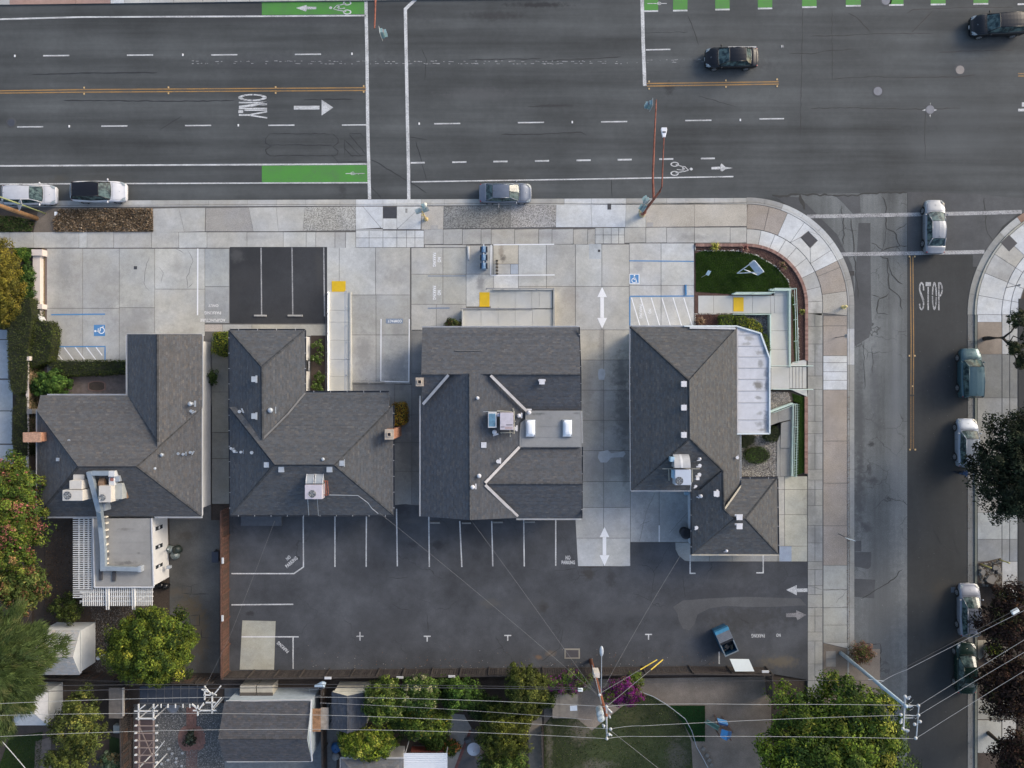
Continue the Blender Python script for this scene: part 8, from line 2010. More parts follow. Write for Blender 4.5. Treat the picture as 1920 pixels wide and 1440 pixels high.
for y,lab in ((467,'top'),(482.5,'middle'),(498,'bottom')):
 c=P(907,y,1.2);t=empty('collection_box', (c[0], c[1], HS), lab + ' blue collection box of three beside the wheel stop', 'mailbox', 'three blue collection boxes')
 MB().box((c[0],c[1],.65),(.42,.5,.9)).build('cabinet',M_mb,t,bevel=.02)
 m=MB();n=10
 for k in range(n):
  a0,a1=math.pi*k/n,math.pi*(k+1)/n
  m.face([(c[0]+.22*math.cos(a0),c[1] - .25,1.1+.16*math.sin(a0)),(c[0]+.22*math.cos(a1),c[1] - .25,1.1+.16*math.sin(a1)),(c[0]+.22*math.cos(a1),c[1]+.25,1.1+.16*math.sin(a1)),(c[0]+.22*math.cos(a0),c[1]+.25,1.1+.16*math.sin(a0))])
 for s_ in (-.25,.25): m.face([(c[0]+.22*math.cos(math.pi*k/n),c[1]+s_,1.1+.16*math.sin(math.pi*k/n)) for k in range(n+1)])
 m.build('domed_top',M_mb,t)
 for sx in (-.27,.27): MB().box((c[0]+sx,c[1],1.0),(.1,.44,.5)).build('dark_side_slot',flat('slot_black',(.01,.015,.025),.5),t)
 MB().box((c[0],c[1]+.33,1.15),(.1,.2,.06)).build('pull_handle', M_wmetal, t); MB().box((c[0], c[1] + .14, 1.29), (.05, .34, .03)).build('handle_rod', flat('pale_blue_rod',(.4,.52,.62),.4),t)
 for sx in (-.16,.16):
  for sy in (-.2,.2): MB().box((c[0]+sx,c[1]+sy,.17),(.06,.06,.1)).build('leg',M_dmetal,t)
def wstop(label,x0,y0,x1,y1,mat,h=HS,group='concrete wheel stops'):
 A,B=Vector(P(x0,y0,h)),Vector(P(x1,y1,h));d=B - A;L=d.length;c=(A+B)/2;ang=math.atan2(d.y,d.x)
 q=[(-.09,0),(.09,0),(.055,.13),(-.055,.13)];m=MB();cs,sn=math.cos(ang),math.sin(ang)
 E0=[(c.x - L/2*cs - a*sn,c.y - L/2*sn+a*cs,h+z) for a,z in q];E1=[(c.x+L/2*cs - a*sn,c.y+L/2*sn+a*cs,h+z) for a,z in q]
 m.face(E0[::-1]);m.face(E1)
 for i in range(4): m.face([E0[i],E0[(i+1) % 4],E1[(i+1) % 4],E1[i]])
 return m.build('wheel_stop',mat,None,label=label,cat='wheel stop',group=group)
M_ws=flat('stop_concrete', (.36, .355, .34), .85, var=.15); M_ws2 = flat('stop_dark',(.26,.26,.25),.85,var=.15)
wstop('left wheel stop on the small black parking area', 477, 592, 500, 592, M_ws, HS + .006); wstop('right wheel stop on the small black parking area',540,592,568,592,M_ws,HS+.006)
wstop('left dark wheel stop below the compact stall',663,717.5,690,717,M_ws2);wstop('right dark wheel stop below the compact stall',695,717.5,721,717,M_ws2)
wstop('pale upright wheel stop left of the blue collection boxes', 878, 462, 879, 487, flat('stop_pale', (.55, .56, .56), .8)); wstop('blue painted wheel stop beside the corner lawn', 1285.5, 534, 1286, 553, flat('stop_blue',(.06,.22,.44),.6))
for i,(x0,x1) in enumerate(((805.5,825),(866,883),(924.5,943),(984,1003))): wstop(('first','second', 'third', 'fourth')[i] + ' dark wheel stop from the left under the middle house eave',x0,(980,980.5,979,978.5)[i],x1,(980,980.5,979,978.5)[i],M_ws2,HS+.006)
t=empty('bike_rack',P(932,501,HS),'low dark brown wavy bike rack beside the blue boxes', 'bike rack'); c0 = P(932, 489, 0); c1 = P(932, 514, 0); M_br = flat('rack_brown',(.05,.04,.025),.5)
pts=[]
for k in range(41):
 u=k/40;pts.append((c0[0]+.02*math.sin(u*50),c0[1]+(c1[1] - c0[1])*u,HS+.45+.33*math.sin(u*6.283*4 - 1.57)))
MB().tube(pts,.045,6).build('wavy_tube',M_br,t)
for u in (0,.25,.5,.75,1): MB().box((c0[0],c0[1]+(c1[1] - c0[1])*u,HS+.02),(.22,.12,.04)).build('foot_plate',M_br,t)
t=empty('display_frame',P(1408,503,HS),'white angled sign frame standing on the corner lawn', 'sign frame'); z = 1.5; M_fr = flat('frame_white',(.66,.70,.72),.5)
a,b=Vector(P(1415,488.5,z)),Vector(P(1432,509.5,z));a2,b2_=Vector(P(1408,492.5,z - .0)),Vector(P(1421,510,z))
m=MB()
d=(b - a).normalized();s=Vector((-d.y,d.x,0));s=s if s.x<0 else -s;nn=Vector((0,0,.03))
q=[a,b,b+s*.42,a+s*.42];q=[Vector((p.x,p.y,zz)) for p,zz in zip(q,(z,z,z - .5,z - .5))]
m.face(q);m.face([p - nn for p in q[::-1]])
for i in range(4): m.face([q[i] - nn,q[(i+1) % 4] - nn,q[(i+1) % 4],q[i]])
m.build('sign_board', flat('board_bluewhite',(.50,.57,.66),.5),t)
for p0,p1,r in ((P(1415,488.5,1.5),P(1382,512.5,.3),.045),(P(1432,509.5,1.5),P(1382,512.5,.3),.045),(P(1395,505,.8),P(1420,515.5,.3),.045),(P(1415,488.5,1.5),P(1432,509.5,1.5),.05),(P(1432,509.5,1.5),P(1420,515.5,.3),.045),(P(1405,494,.9),P(1413,488,1.4),.03)): MB().tube([p0,p1],r,6).build('frame_bar',M_fr,t)
for x,y in ((1383,512),(1420,515)): MB().tube([P(x,y,0)[:2]+(HS,),P(x,y,.35)],.04,6).build('foot',M_fr,t)
t=empty('garden_sign', P(1315, 520, HS), 'tiny pale blue sign on a thin stake in the corner lawn', 'sign'); e = P(1315, 520, HS); MB().tube([(e[0], e[1], HS), (e[0] + .25, e[1] + .12, 1.1)], .015, 5).build('stake',M_wmetal,t);c=Vector((e[0]+.33,e[1]+.22,1.2));M=Matrix.Rotation(R(55),3,'Z') @ Matrix.Rotation(R(30),3,'Y')
MB().box(c,(.45,.03,.3),M=Matrix.Rotation(R(60),3,'Z') @ Matrix.Rotation(R(55),3,'X')).build('sign_panel', flat('sign_paleblue',(.40,.55,.64),.5),t)
post_sign('small blue parking sign at the lower end of the pink wall',62,594,1.6,.3,.4,R(90),M_blue,name='parking_sign');
MB().box(P(78,596,.5),(.12,.9,.7),.5).build('white_board',M_wmetal,None,label='white panel leaning at the end of the pink wall', cat='panel')
DC=P(1358.5,1199,.7);t=empty('dumpster',(DC[0],DC[1],HS),'blue dumpster with half its ribbed black lid open', 'dumpster', rz=R(-66)); M_dmp = flat('dumpster_blue', (.03, .10, .17), .6, var=.3); M_lidb = flat('lid_grey_black',(.15,.165,.19),.6)
m=MB();L_d,W_d,Hd=2.15,1.2,1.15
for p,s_ in (((-L_d/2,0,Hd/2+.05),(.05,W_d,Hd)),((L_d/2,0,Hd/2+.05),(.05,W_d,Hd)),((0,-W_d/2,Hd/2+.05),(L_d,.05,Hd)),((0,W_d/2,Hd/2+.05),(L_d,.05,Hd)),((0,0,.1),(L_d,W_d,.05))): m.box(p,s_)
m.build('bin',M_dmp,t,world=False);m=MB()
for p,s_ in (((0,-W_d/2,Hd+.08),(L_d+.1,.09,.07)),((0,W_d/2,Hd+.08),(L_d+.1,.09,.07)),((L_d/2,0,Hd+.08),(.09,W_d,.068))): m.box(p,s_)
m.build('rim',flat('rim_grey',(.16,.2,.23),.5),t,world=False)
for k in range(6): MB().box((-.22 - k*.135,0,Hd+.13),(.11,W_d+.04,.05)).build('lid_rib',M_lidb,t,world=False)
MB().box((-.45,0,Hd+.1),(1.0,W_d+.02,.03)).build('lid',M_trim,t,world=False);MB().box((-1.1,0,Hd+.0),(.3,W_d+.1,.4)).build('end_pocket', flat('pocket_blue',(.05,.22,.36),.5),t,world=False,bevel=.03)
for k in range(7):
 MB().box((.5+random.uniform(-.35,.35),random.uniform(-.35,.35),.55+random.uniform(0,.25)),(random.uniform(.2,.5),random.uniform(.1,.4),.12),random.uniform(0,3)).build('rubbish',flat('rubbish%d' % (k % 3),((.05,.05,.05),(.14,.12,.08),(.02,.02,.02))[k % 3],.8),t,world=False)
for sx in (-.9,.9):
 for sy in (-.45,.45): MB().tube([(sx,sy - .03,.06),(sx,sy+.03,.06)],.06,8).build('caster',M_black,t,world=False)
wb_=MB();q=[P(1369,1236.5,1.9),P(1405,1237,1.9),P(1413,1257,1.6),P(1377,1257,1.6)];wb_.prism([p[:2] for p in q],1.75,1.82,bottom=True);wb_.build('white_board',flat('board_white',(.74,.78,.74),.6,var=.03),None,label='large white rectangular board lying over the rear fence near the dumpster', cat='board')
c=P(1073,1224,HS);t=MB();m=MB();x0,y0,x1,y1=P(1058,1215,0)[0],P(0,1234,0)[1],P(1087,0,0)[0],P(0,1215,0)[1]
m.prism([(x0,y0),(x1,y0),(x1,y1),(x0,y1)],HS - .02,HS+.03);o=m.build('utility_vault',flat('vault_rim',(.26,.24,.2),.8),None,label='rectangular utility vault cover sunk in the rear lot', cat='vault cover',bevel=.015);MB().prism(inset([(x0,y0),(x1,y0),(x1,y1),(x0,y1)],.12),HS+.01,HS+.036).build('cover',flat('vault_cover',(.07,.065,.07),.7),o)
for x0,y0,x1,y1 in ((1549,1221,1567,1235),(1549,1236,1567,1250)): wallbox(x0,y0,x1,y1,HS+.01,sw,'meter_box_lid',flat('meter_lid',(.24,.225,.2),.85),z0=HS - .05)
for x0,y0,x1,y1,m_ in ((1139,382,1146,393,M_tactd),(1213,417,1225,425,M_ws),(808,422,821,430,M_ws),(760,391,764,399,M_ws2),(251,499,257,505,M_tactd),(1121,468,1125.5,472.5,M_tactd)): wallbox(x0,y0,x1,y1,HS+.008,sw,'service_lid',m_,z0=HS - .03)
c=P(1286,1000,.9);t=empty('round_bin', (c[0], c[1], HS), 'black round bin tucked under the eave of the corner house', 'bin'); MB().tube([(c[0], c[1], HS), (c[0], c[1], 1.0)], [.42, .48], 18).build('barrel', M_black, t); m = MB(); m.ell((c[0], c[1], 1.0), (.5, .5, .1), 18, 4, z0=0); m.build('lid', flat('lid_black',(.012,.013,.016),.35),t,smooth=True)
c=P(1287,925,1);MB().box((c[0],c[1],1.0),(.35,.25,.5)).build('meter_box',flat('meter_blue',(.35,.5,.62),.5),H4)
def lump(name,label,px,py,r,mat,cat='bag',n=1,hh=.5):
 c=P(px,py,.2);m=MB();m.ell((c[0],c[1],hh*.4),(r,r*.9,hh*.6),12,8)
 rr=random.Random(px);m.v=[(x+rr.uniform(-.05,.05),y+rr.uniform(-.05,.05),max(.03,z+rr.uniform(-.05,.05))) for x,y,z in m.v];m.tube([(c[0],c[1],hh*.9),(c[0]+.03,c[1],hh*1.25)],[.07,.03],6)
 return m.build(name,mat,None,label=label,cat=cat,smooth=True)
M_bag=flat('bag_black',(.01,.01,.012),.3);M_bagg=flat('bag_grey',(.14,.17,.17),.4)
lump('rubbish_bag','black rubbish bag left of another below the annex corner', 301, 1098, .34, M_bag); lump('rubbish_bag', 'black rubbish bag right of its twin below the annex corner', 311, 1099, .33, M_bag); lump('rubbish_bag', 'grey crumpled bag nearest the annex wall', 319, 1030, .38, M_bagg); lump('rubbish_bag', 'dark bag behind the two grey bags by the annex', 333, 1030, .42, flat('bag_dark_green', (.02, .03, .025), .5), hh=.6); lump('rubbish_bag', 'grey green bag with pale mouth by the annex',328,1041,.4,M_bagg)
t=empty('wheelie_bin', P(404, 1045, 0), 'dark wheeled bin against the left board fence', 'bin'); c = P(405, 1044, .8); MB().box((c[0], c[1], .5), (.55, .9, .9)).build('bin_body', flat('bin_navy', (.02, .025, .035), .5), t, bevel=.04); MB().box((c[0], c[1], .98), (.6, .95, .06)).build('lid', flat('bin_lid',(.03,.035,.05),.4),t,bevel=.02)
for s_ in (-.4,.4): MB().tube([(c[0] - .3,c[1]+s_,.12),(c[0] - .22,c[1]+s_,.12)],.12,10).build('wheel',M_black,t)
lump('plant_pot', 'pale rounded pot at the right side of the annex pergola', 314, 1062, .12, M_wmetal, 'pot',hh=.3);
PG2=empty('garden_pergola', P(290, 1360, 0), 'white framed garden pergola around the dark glazed canopy', 'pergola')
GLZ=empty('glazed_canopy', P(325, 1300, 0), 'dark glazed lean to canopy behind the rear fence', 'canopy')
for i in range(8):
 x0=262+i*15.4;wallbox(x0,1287,x0+14.6,1318,2.3,GLZ,'glass_pane', flat('dark_glazing', (.03, .035, .045), .15, var=.2), z0=2.26); wallbox(x0 + 14.6, 1286, x0 + 15.4, 1319, 2.33, GLZ, 'glazing_bar', flat('glazing_bar',(.07,.075,.085),.5),z0=2.24)
wallbox(260,1318,386,1320,2.33,GLZ,'glazing_beam', MATS['glazing_bar'],z0=2.2)
for x,y in ((263,1288),(384,1288),(263,1318),(384,1318)): MB().tube([P(x,y,2.2)[:2]+(0,),P(x,y,2.2)[:2]+(2.2,)],.05,6).build('post',M_dmetal,GLZ)
zz=2.5
for a,b in (((260,1320),(260,1350)),((288,1320),(288,1350)),((252,1333),(296,1333)),((255,1347),(292,1347)),((384,1286),(384,1312)),((398,1298),(398,1338)),((378,1292),(406,1304)),((382,1303),(406,1303)),((386,1317),(404,1317)),((362,1332),(406,1332)),((371,1322),(371,1342)),((272,1322),(262,1330)),((296,1322),(284,1334)),((360,1320),(376,1334)),((382,1318),(372,1332)),((384,1288),(398,1305)),((414,1286),(400,1304)),((415,1308),(398,1328))):
 A,B=P(*a,zz),P(*b,zz);beam(A,B,.09,.12,PG2,'beam',M_slat)
for x in (302,315,329,343,356): beam(P(x,1320,2.45),P(x,1327,2.45),.07,.1,PG2,'rafter_end',M_slat)
M_pinkw=flat('weathered_pink_beam',(.24,.19,.17),.8)
for x in (261,288): beam(P(x,1350,2.4),P(x,1450,2.4),.1,.12,PG2,'side_beam',M_pinkw)
for y in (1361,1375,1389,1402,1416,1430): 
 beam(P(254,y,2.5),P(293,y,2.5),.06,.1,PG2,'slat',M_pinkw)
 for x in (254,293): wallbox(x - 2,y - 1.2,x+2,y+1.2,2.6,PG2,'slat_end',M_slat,z0=2.45)
for a,b in (((262,1362),(286,1420)),((285,1392),(262,1420)),((291,1412),(308,1390))): beam(P(*a,1.6),P(*b,1.7),.06,.08,PG2,'brace',M_pinkw if a[0]<290 else M_slat)
for x,y in ((260,1348),(288,1348),(371,1332),(398,1332),(260,1440),(288,1440)): MB().tube([P(x,y,2.4)[:2]+(0,),P(x,y,2.4)[:2]+(2.4,)],.06,6).build('post',M_slat,PG2)
sheet(rect(252,1350,290,1450),.07,'pergola_floor',flat('plum_floor',(.09,.065,.065),.85),label='dark plum paving under the garden pergola', cat='paving',kind='structure')
sheet([(305,1322),(338,1322),(331,1336),(322,1338)],.09,'paving_patch', flat('slate_blue', (.20, .22, .25), .8), bpy.data.objects['pebble_garden'])
t=empty('garden_shelter', P(222, 1318, 0), 'brown flat shelter roof next to the pebble garden fence', 'shelter'); wallbox(204, 1290, 230, 1347, 2.0, t, 'roof_board', flat('shelter_brown', (.14, .125, .11), .85, var=.2), z0=1.92); wallbox(229, 1290, 232, 1343, 2.06, t, 'roof_trim', flat('trim_beige',(.42,.38,.32),.7),z0=1.9)
for x,y in ((206,1292),(229,1292),(206,1345),(229,1345)): MB().tube([P(x,y,2)[:2]+(0,),P(x,y,2)[:2]+(1.92,)],.04,6).build('post',M_board2,t)
t=empty('wooden_pallets', P(236, 1362, 0), 'stack of slatted wooden pallets beside the fence at lower left', 'pallets')
for k in range(11): wallbox(232,1345+k*3.6,248,1347+k*3.6,.5,t,'slat',M_board2,z0=.44)
wallbox(233,1346,235,1386,.43,t,'bearer',M_board,z0=.3);wallbox(245,1346,247,1386,.43,t,'bearer',M_board,z0=.3)
MB().box(P(223,1365,.5),(.75,.7,.5)).build('storage_crate',flat('crate_grey',(.33,.36,.35),.6,var=.2),None,bevel=.03,label='pale grey storage crate left of the wooden pallets', cat='crate')
c=P(183.5,1234.5,1.0);t=empty('birdbath',(c[0],c[1],0),'white round birdbath beside the white shed', 'birdbath'); MB().tube([(c[0], c[1], 0), (c[0], c[1], .9)], .05, 8).build('stem', M_wmetal, t); m = MB(); m.tube([(c[0], c[1], .9), (c[0], c[1], .98)], [.1, .17], 14); m.build('basin',M_wmetal,t)
t=empty('storage_cabinets', P(480, 1300, 0), 'pair of dark topped cream cabinets behind the small backyard house', 'cabinets')
for x0,x1 in ((450,479.5),(481.5,511)): wallbox(x0,1286,x1,1312,1.5,t,'cabinet', flat('cab_cream', (.42, .40, .34), .7)); wallbox(x0 - .5, 1299, x1 + .5, 1313, 1.56, t, 'cabinet_top', flat('cab_brown',(.09,.08,.07),.8),z0=1.5)
t=empty('lean_to', P(598, 1350, 0), 'rusty sheet lean to between the small house and the fence', 'lean-to'); wallbox(584, 1329, 601, 1372, 2.2, t, 'rusty_sheet', flat('rust_sheet', (.32, .18, .10), .8, var=.5, scale=2.5), z0=2.15); wallbox(601.3, 1327, 616, 1368, 2.1, t, 'beige_sheet', flat('beige_sheet',(.36,.31,.26),.8,var=.3,scale=3),z0=2.05)
for x,y in ((586,1330),(614,1330),(586,1368),(613,1365)): MB().tube([P(x,y,2)[:2]+(0,),P(x,y,2)[:2]+(2.05,)],.04,6).build('post',M_board2,t)
t=empty('umbrella_frame',P(600,1290,0),'folded pale blue parasol and metal rack behind the small house', 'parasol');c=P(598,1288,1.8)
m=MB();m.tube([P(590,1287,1.9),P(606,1284,1.8),P(610,1279,1.7)],[.1,.32,.1],8);m.build('folded_canopy', flat('canopy_blue', (.36, .46, .56), .6), t); m = MB(); m.tube([P(580, 1293, 1), P(606, 1292, 1), P(607, 1304, 1), P(581, 1305, 1), P(580, 1293, 1)], .03, 6); m.build('rack_frame', M_gmetal, t); MB().tube([P(597, 1297, 0)[:2] + (0,), P(597, 1290, 1.9)], .03, 6).build('pole',M_gmetal,t)
lump('tarp_bundle', 'bright blue tarpaulin bundle beside the yellow green tree', 631, 1400, .5, flat('tarp_blue', (.03, .13, .33), .5), 'tarp', hh=.7); lump('bucket_heap', 'pale grey heap of buckets below the blue tarpaulin', 629, 1418, .35, flat('bucket_grey', (.35, .36, .36), .6), 'heap',hh=.5)
c=P(888,1405.5,2.2);t=empty('table_umbrella',(c[0],c[1],0),'round white garden umbrella over the dark patio', 'umbrella');m=MB();n=16;r=12.5/S*(H - 2.2)/H
for k in range(n):
 a0,a1=2*math.pi*k/n,2*math.pi*(k+1)/n;m.face([(c[0],c[1],2.45),(c[0]+r*math.cos(a0),c[1]+r*math.sin(a0),2.15),(c[0]+r*math.cos(a1),c[1]+r*math.sin(a1),2.15)])
m.build('canopy', flat('canopy_white', (.52, .52, .55), .7, var=.04), t); MB().tube([(c[0], c[1], .06), (c[0], c[1], 2.5)], .025, 6).build('pole',M_dmetal,t)
for i,(x,y,rz) in enumerate(((877,1388,.3),(893,1385,0),(900,1396,1.2),(898,1418,2.2))):
 c=P(x,y,.5);t=empty('garden_chair', (c[0], c[1], .06), ('upper left', 'top', 'right hand', 'lower')[i] + ' dark garden chair beside the white umbrella', 'chair', 'dark garden chairs round the umbrella')
 MB().box((c[0],c[1],.46),(.5,.5,.04),rz).build('seat',flat('chair_sling',(.11,.12,.13),.6),t);MB().box((c[0] - .25*math.sin(rz),c[1]+.25*math.cos(rz),.75),(.5,.04,.5),rz).build('backrest',MATS['chair_sling'],t)
 for sx in (-.22,.22):
  for sy in (-.22,.22): MB().tube([(c[0]+sx,c[1]+sy,.06),(c[0]+sx,c[1]+sy,.46)],.015,5).build('leg',M_dmetal,t)
sheet([(852,1440),(868,1398),(880,1368),(884,1371),(873,1400),(857,1442)],.075,'brick_edging', flat('brick_edge', (.17, .075, .065), .85, var=.3), bpy.data.objects['patio'])
sheet([(776,1398),(828,1398),(828,1411),(768,1411)],.06,'barbecue_slab',flat('bbq_slab',(.24,.22,.18),.85,var=.2),label='small concrete slab above the patio cover', cat='slab',kind='structure')
t=MB().prism([P(x,y,.9)[:2] for x,y in rect(770,1408,838,1411)],0,.9);t.build('brick_planter_wall', flat('red_brick_wall',(.22,.06,.04),.8,var=.3),None,label='low red brick wall along the top of the patio cover', cat='wall')
c=P(779,1384,.6);m=MB();m.tube([(c[0],c[1],.05),(c[0],c[1],.75)],[.2,.28],14);m.tube([(c[0],c[1],.75),(c[0],c[1],.76)],[.2,.2],14);m.build('flower_pot',flat('pot_brown',(.06,.045,.04),.7),None,label='dark round pot under the citrus tree', cat='pot')
t=empty('low_shed',P(1060,1325,0),'low tan flat roofed shed with a white sheet on top', 'shed'); wallbox(1037, 1303, 1083, 1347, 1.0, t, 'walls', flat('shed_tan', (.12, .11, .1), .85)); wallbox(1036, 1302, 1048, 1346, 1.08, t, 'roof_board', flat('shed_top', (.21, .19, .16), .85, var=.15), z0=1.0); wallbox(1048.5, 1301, 1084, 1346, 1.08, t, 'roof_board', MATS['shed_top'],z0=1.0);
c=P(1075.5,1328,1.1);MB().box((c[0],c[1],1.09),(.62,.45,.012),.05).build('paper_sheet',flat('sheet_white',(.6,.66,.72),.6),None,label='white sheet lying on the low tan shed', cat='sheet')
PS=empty('play_set',P(1346,1365,0),'blue roofed wooden play set with a green slide', 'play set'); M_pb = flat('play_blue', (.05, .25, .52), .45, var=.06); M_pb2 = flat('play_blue_dark', (.03, .14, .36), .45); M_pw = flat('play_wood',(.17,.11,.085),.8)
def plate(pxs,hs,name,mat,parent,th=.03):
 q=[Vector(P(x,y,h)) for (x,y),h in zip(pxs,hs)];n_=(q[1] - q[0]).cross(q[2] - q[0]).normalized()*th
 if n_.z<0: q=q[::-1];n_=-n_
 m=MB();m.face(q);m.face([p - n_ for p in q[::-1]])
 for i in range(len(q)): m.face([q[i] - n_,q[(i+1) % len(q)] - n_,q[(i+1) % len(q)],q[i]])
 return m.build(name,mat,parent)
plate([(1344.5,1346),(1363,1351),(1365.5,1359),(1347,1354)],[2.0,2.0,2.3,2.3],'canopy', M_pb, PS); plate([(1347, 1354.5), (1365.5, 1359.5), (1363, 1362), (1348, 1358)], [2.3, 2.3, 1.9, 1.9], 'canopy',M_pb2,PS)
plate([(1353,1367),(1365.5,1371),(1362,1389),(1350,1382)],[2.2,2.4,2.4,2.0],'roof_panel', M_pb, PS); plate([(1366, 1371), (1372, 1371.5), (1371, 1382), (1363, 1388.5)], [2.4, 2.0, 2.0, 2.38], 'roof_panel',M_pb2,PS)
plate([(1321,1354),(1326,1350),(1349,1362),(1346,1369)],[.35,.35,1.3,1.3],'slide',flat('slide_green',(.10,.22,.18),.5),PS)
for a,b in (((1321,1354,.4),(1346,1369,1.4)),((1326,1350,.4),(1349,1362,1.4))): MB().tube([P(*a),P(*b)],.05,6).build('slide_rim',flat('slide_rim',(.16,.3,.26),.5),PS)
for x,y in ((1349,1357),(1364,1360),(1352,1367),(1371,1369),(1348,1378),(1368,1384)): MB().box((P(x,y,1.6)[0],P(x,y,1.6)[1],1.0),(.1,.1,2.0),.3).build('post',M_pw,PS)
plate([(1350,1362),(1366,1362),(1370,1370),(1354,1368)],[1.3,1.3,1.3,1.3],'deck',M_pw,PS)
for k in range(4): beam(P(1349+k*5,1363,1.7),P(1353+k*5,1368,1.7),.05,.05,PS,'rail',M_pw)
for (x0,y0,x1,y1,lab) in ((1838,1057,1860,1069.5,'left yellow bollard beside the hydrant pit'), (1873, 1048, 1894, 1058, 'right yellow bollard at the hydrant pit')):
 pass
M_bol=flat('bollard_yellow',(.42,.36,.10),.6,var=.2)
for x,y,lab in ((1839,1057.5,'left yellow bollard of two beside the stony pit'), (1873.5, 1049, 'right yellow bollard of two beside the stony pit')):
 b=P(x,y,HS);hgt=H*(1 - (x - 960)/((x - 960)+21.3));MB().tube([(b[0],b[1],.05),(b[0],b[1],hgt)],.055,10).build('bollard',M_bol,None,label=lab,cat='bollard',smooth=True)
sheet([(1834,1056),(1877,1046),(1878,1099),(1834,1099)],HS+.015,'stony_pit', M_dirt2, label='stony earth pit with rubble between the yellow bollards', cat='dirt',kind='structure')
stones('rubble','pale rubble and broken stones in the pit by the bollards', [(1836, 1062), (1876, 1050), (1877, 1096), (1838, 1096)], 260, .35, [(.16, .15, .13), (.25, .24, .22), (.1, .08, .06)], [2, 1, 2], HS + .015, 'rubble')
for i,(x,y,s_) in enumerate(((1843,1073,.5),(1858,1087,.9),(1866,1065,.5),(1873,1071,.4))):
 c=P(x,y,.3);MB().prism([(c[0]+s_/2*math.cos(t*1.05)*random.uniform(.8,1.2),c[1]+s_/2*math.sin(t*1.05)*random.uniform(.8,1.2)) for t in range(6)],HS,HS+.25).build('broken_slab', flat('broken_slab', (.19, .18, .165), .9), bpy.data.objects['stony_pit'])
sheet(rect(1783,1101,1792,1111),.012,'drain_lid', flat('drain_lid',(.1,.12,.14),.7),side)
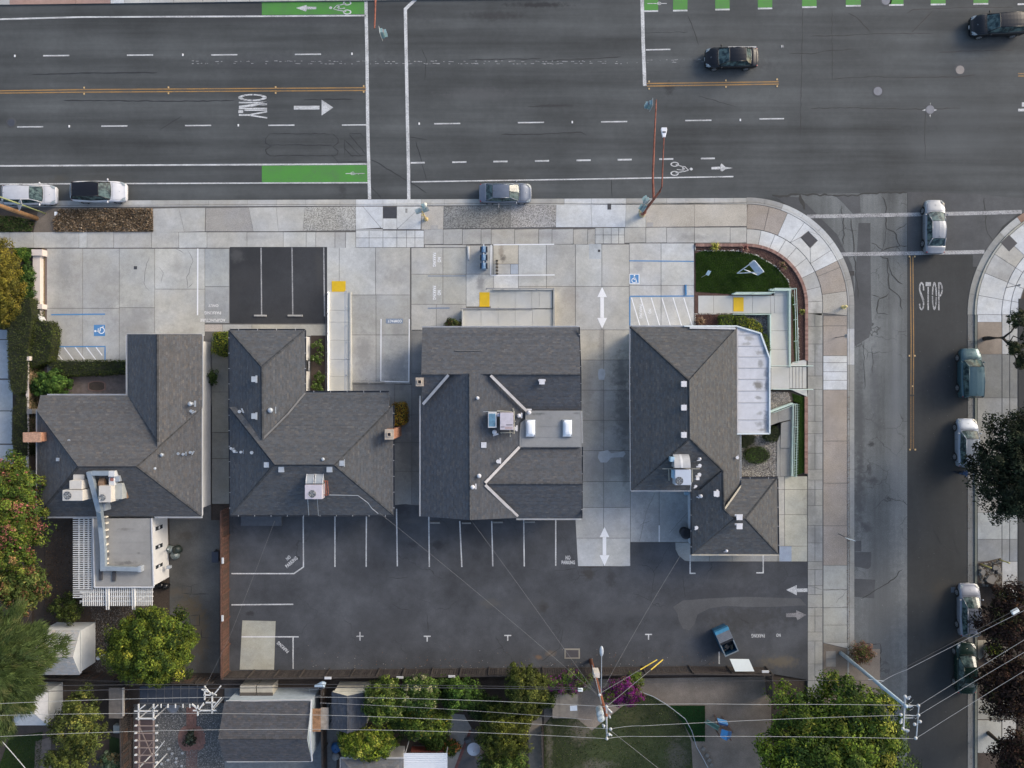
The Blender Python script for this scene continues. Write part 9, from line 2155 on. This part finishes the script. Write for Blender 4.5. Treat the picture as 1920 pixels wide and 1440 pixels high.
# ================================================================ person walking by the parked cars
def person(label,px,py,hd,top_c,leg_c,h=1.74):
 x,y,_=P(px,py,0);t=empty('person', (x, y, .004), label, 'person',rz=R(hd));k=h/1.74
 me=bpy.data.meshes.new('body');J={}
 V_=[((0,0,.95),.14),((0,0,1.12),.125),((.02,0,1.34),.15),((.02,0,1.48),.06),((.03,0,1.56),.055),
   ((0,.10,.90),.095),((.22,.10,.50),.062),((.14,.10,.10),.042),((.27,.10,.05),.036),
   ((0,-.10,.90),.095),((-.10,-.10,.50),.062),((-.32,-.10,.14),.042),((-.22,-.10,.05),.036),
   ((.02,.19,1.40),.06),((-.08,.25,1.13),.045),((.06,.26,.90),.034),((.10,.26,.84),.03),
   ((.02,-.19,1.40),.06),((.10,-.24,1.13),.045),((.32,-.20,1.06),.034),((.38,-.18,1.05),.03)]
 E_=[(0,1),(1,2),(2,3),(3,4),(0,5),(5,6),(6,7),(7,8),(0,9),(9,10),(10,11),(11,12),(2,13),(13,14),(14,15),(15,16),(2,17),(17,18),(18,19),(19,20)]
 me.from_pydata([tuple(c*k for c in v) for v,r in V_],E_,[]);o=bpy.data.objects.new('body',me);COL.objects.link(o);o.parent=t
 o.modifiers.new('skin', 'SKIN')
 if not me.skin_vertices: 
  me.attributes.new  # layer is created with the modifier in most builds
 try:
  ly=me.skin_vertices[0]
 except Exception:
  bpy.context.view_layer.objects.active=o;bpy.ops.mesh.customdata_skin_add() if bpy.ops.mesh.customdata_skin_add.poll() else None;ly=me.skin_vertices[0]
 for i,(v,r) in enumerate(V_): ly.data[i].radius=(r*k,r*k);ly.data[i].use_root=(i==0)
 sb=o.modifiers.new('sub','SUBSURF');sb.levels=2;sb.render_levels=2
 me.materials.append(top_c)
 m=MB();m.ell((.05,0,1.65*k),(.095,.075,.115),14,10,z0=-1);hd_=m.build('head',flat('skin',(.42,.26,.19),.6),t,world=False,smooth=True)
 m=MB();m.ell((.035,0,1.68*k),(.105,.088,.105),14,8,z0=-.35);m.build('hair',flat('hair_dark',(.012,.010,.010),.6),hd_,world=False,smooth=True)
 m=MB();m.ell((.145,0,1.645*k),(.02,.014,.02),8,5);m.build('nose', MATS['skin'],hd_,world=False)
 for sy in (-.075,.075): m=MB();m.ell((.045,sy,1.65*k),(.02,.012,.03),8,5);m.build('ear',MATS['skin'],hd_,world=False)
 for sy in (-.03,.03): m=MB();m.ell((.137,sy,1.66*k),(.008,.014,.008),8,5);m.build('eye',M_wmetal,hd_,world=False)
 for (a,b,c) in (((0,.10,.92),(.22,.10,.50),(.15,.10,.13)),((0,-.10,.92),(-.10,-.10,.50),(-.31,-.10,.17))):
  m=MB();m.tube([tuple(q*k for q in a),tuple(q*k for q in b),tuple(q*k for q in c)],[.125,.092,.075],12);m.build('trouser_leg',leg_c,t,world=False,smooth=True)
 m=MB();m.ell((0,0,.93*k),(.145,.19,.12),14,8);m.build('trouser_hips',leg_c,t,world=False,smooth=True)
 for c_ in ((.20,.10,.05),(-.26,-.10,.06)): m=MB();m.ell(c_,(.15,.055,.055),12,6);m.build('shoe',M_trim,t,world=False,smooth=True)
 for base,d in (((.11,.26,.82),Vector((.3,0,-1)).normalized()),((.40,-.175,1.045),Vector((1,.1,-.1)).normalized())):
  b=Vector(base)*k;s=d.cross(Vector((0,1,0))).normalized();m=MB();m.ell(tuple(b),(.045,.02 if abs(d.x)>.5 else .04,.045),10,6)
  for f,ln in zip((-.03,-.01,.01,.03),(.055,.07,.066,.05)):
   p0=b+s*f+d*.03;m.tube([p0,p0+d*ln*.6,p0+d*ln+Vector((0,-.012,0))],[.009,.0085,.007],6)
  p0=b+s*.035;m.tube([p0,p0+s*.03+d*.02,p0+s*.03+d*.05],[.01,.009,.008],6)
  m.build('hand', MATS['skin'],t,world=False,smooth=True)
 MB().box((.50,-.16,1.05*k),(.16,.12,.03),.2).build('held_paper',M_wmetal,t,world=False)
 return t
person('person in dark blue clothes walking behind the half hidden car', 1794, 884.5, -20, flat('jacket_navy', (.03, .06, .13), .7), flat('trousers_dark',(.02,.03,.05),.8))
def specks(name,label,poly,n,colors,w,h,s=.04): return cover(name,label,poly,n,s,colors,w,h,.01,'litter',flatness=.2)
specks('street_litter','tiny pale specks of litter on the side street',rect(1605,600,1812,1430),260,[(.3,.3,.3),(.5,.5,.5),(.03,.03,.03)],[2,1,2],.014)
specks('gutter_litter','brown leaf debris lying in the side street gutter',rect(1588,740,1593,1200),500,[(.16,.1,.06),(.1,.07,.05)],[1,1],HS,.07)
specks('gutter_litter','leaf debris along the far kerb of the side street',rect(1812,600,1829,1440),500,[(.12,.08,.05),(.05,.04,.03)],[1,1],.04,.08)
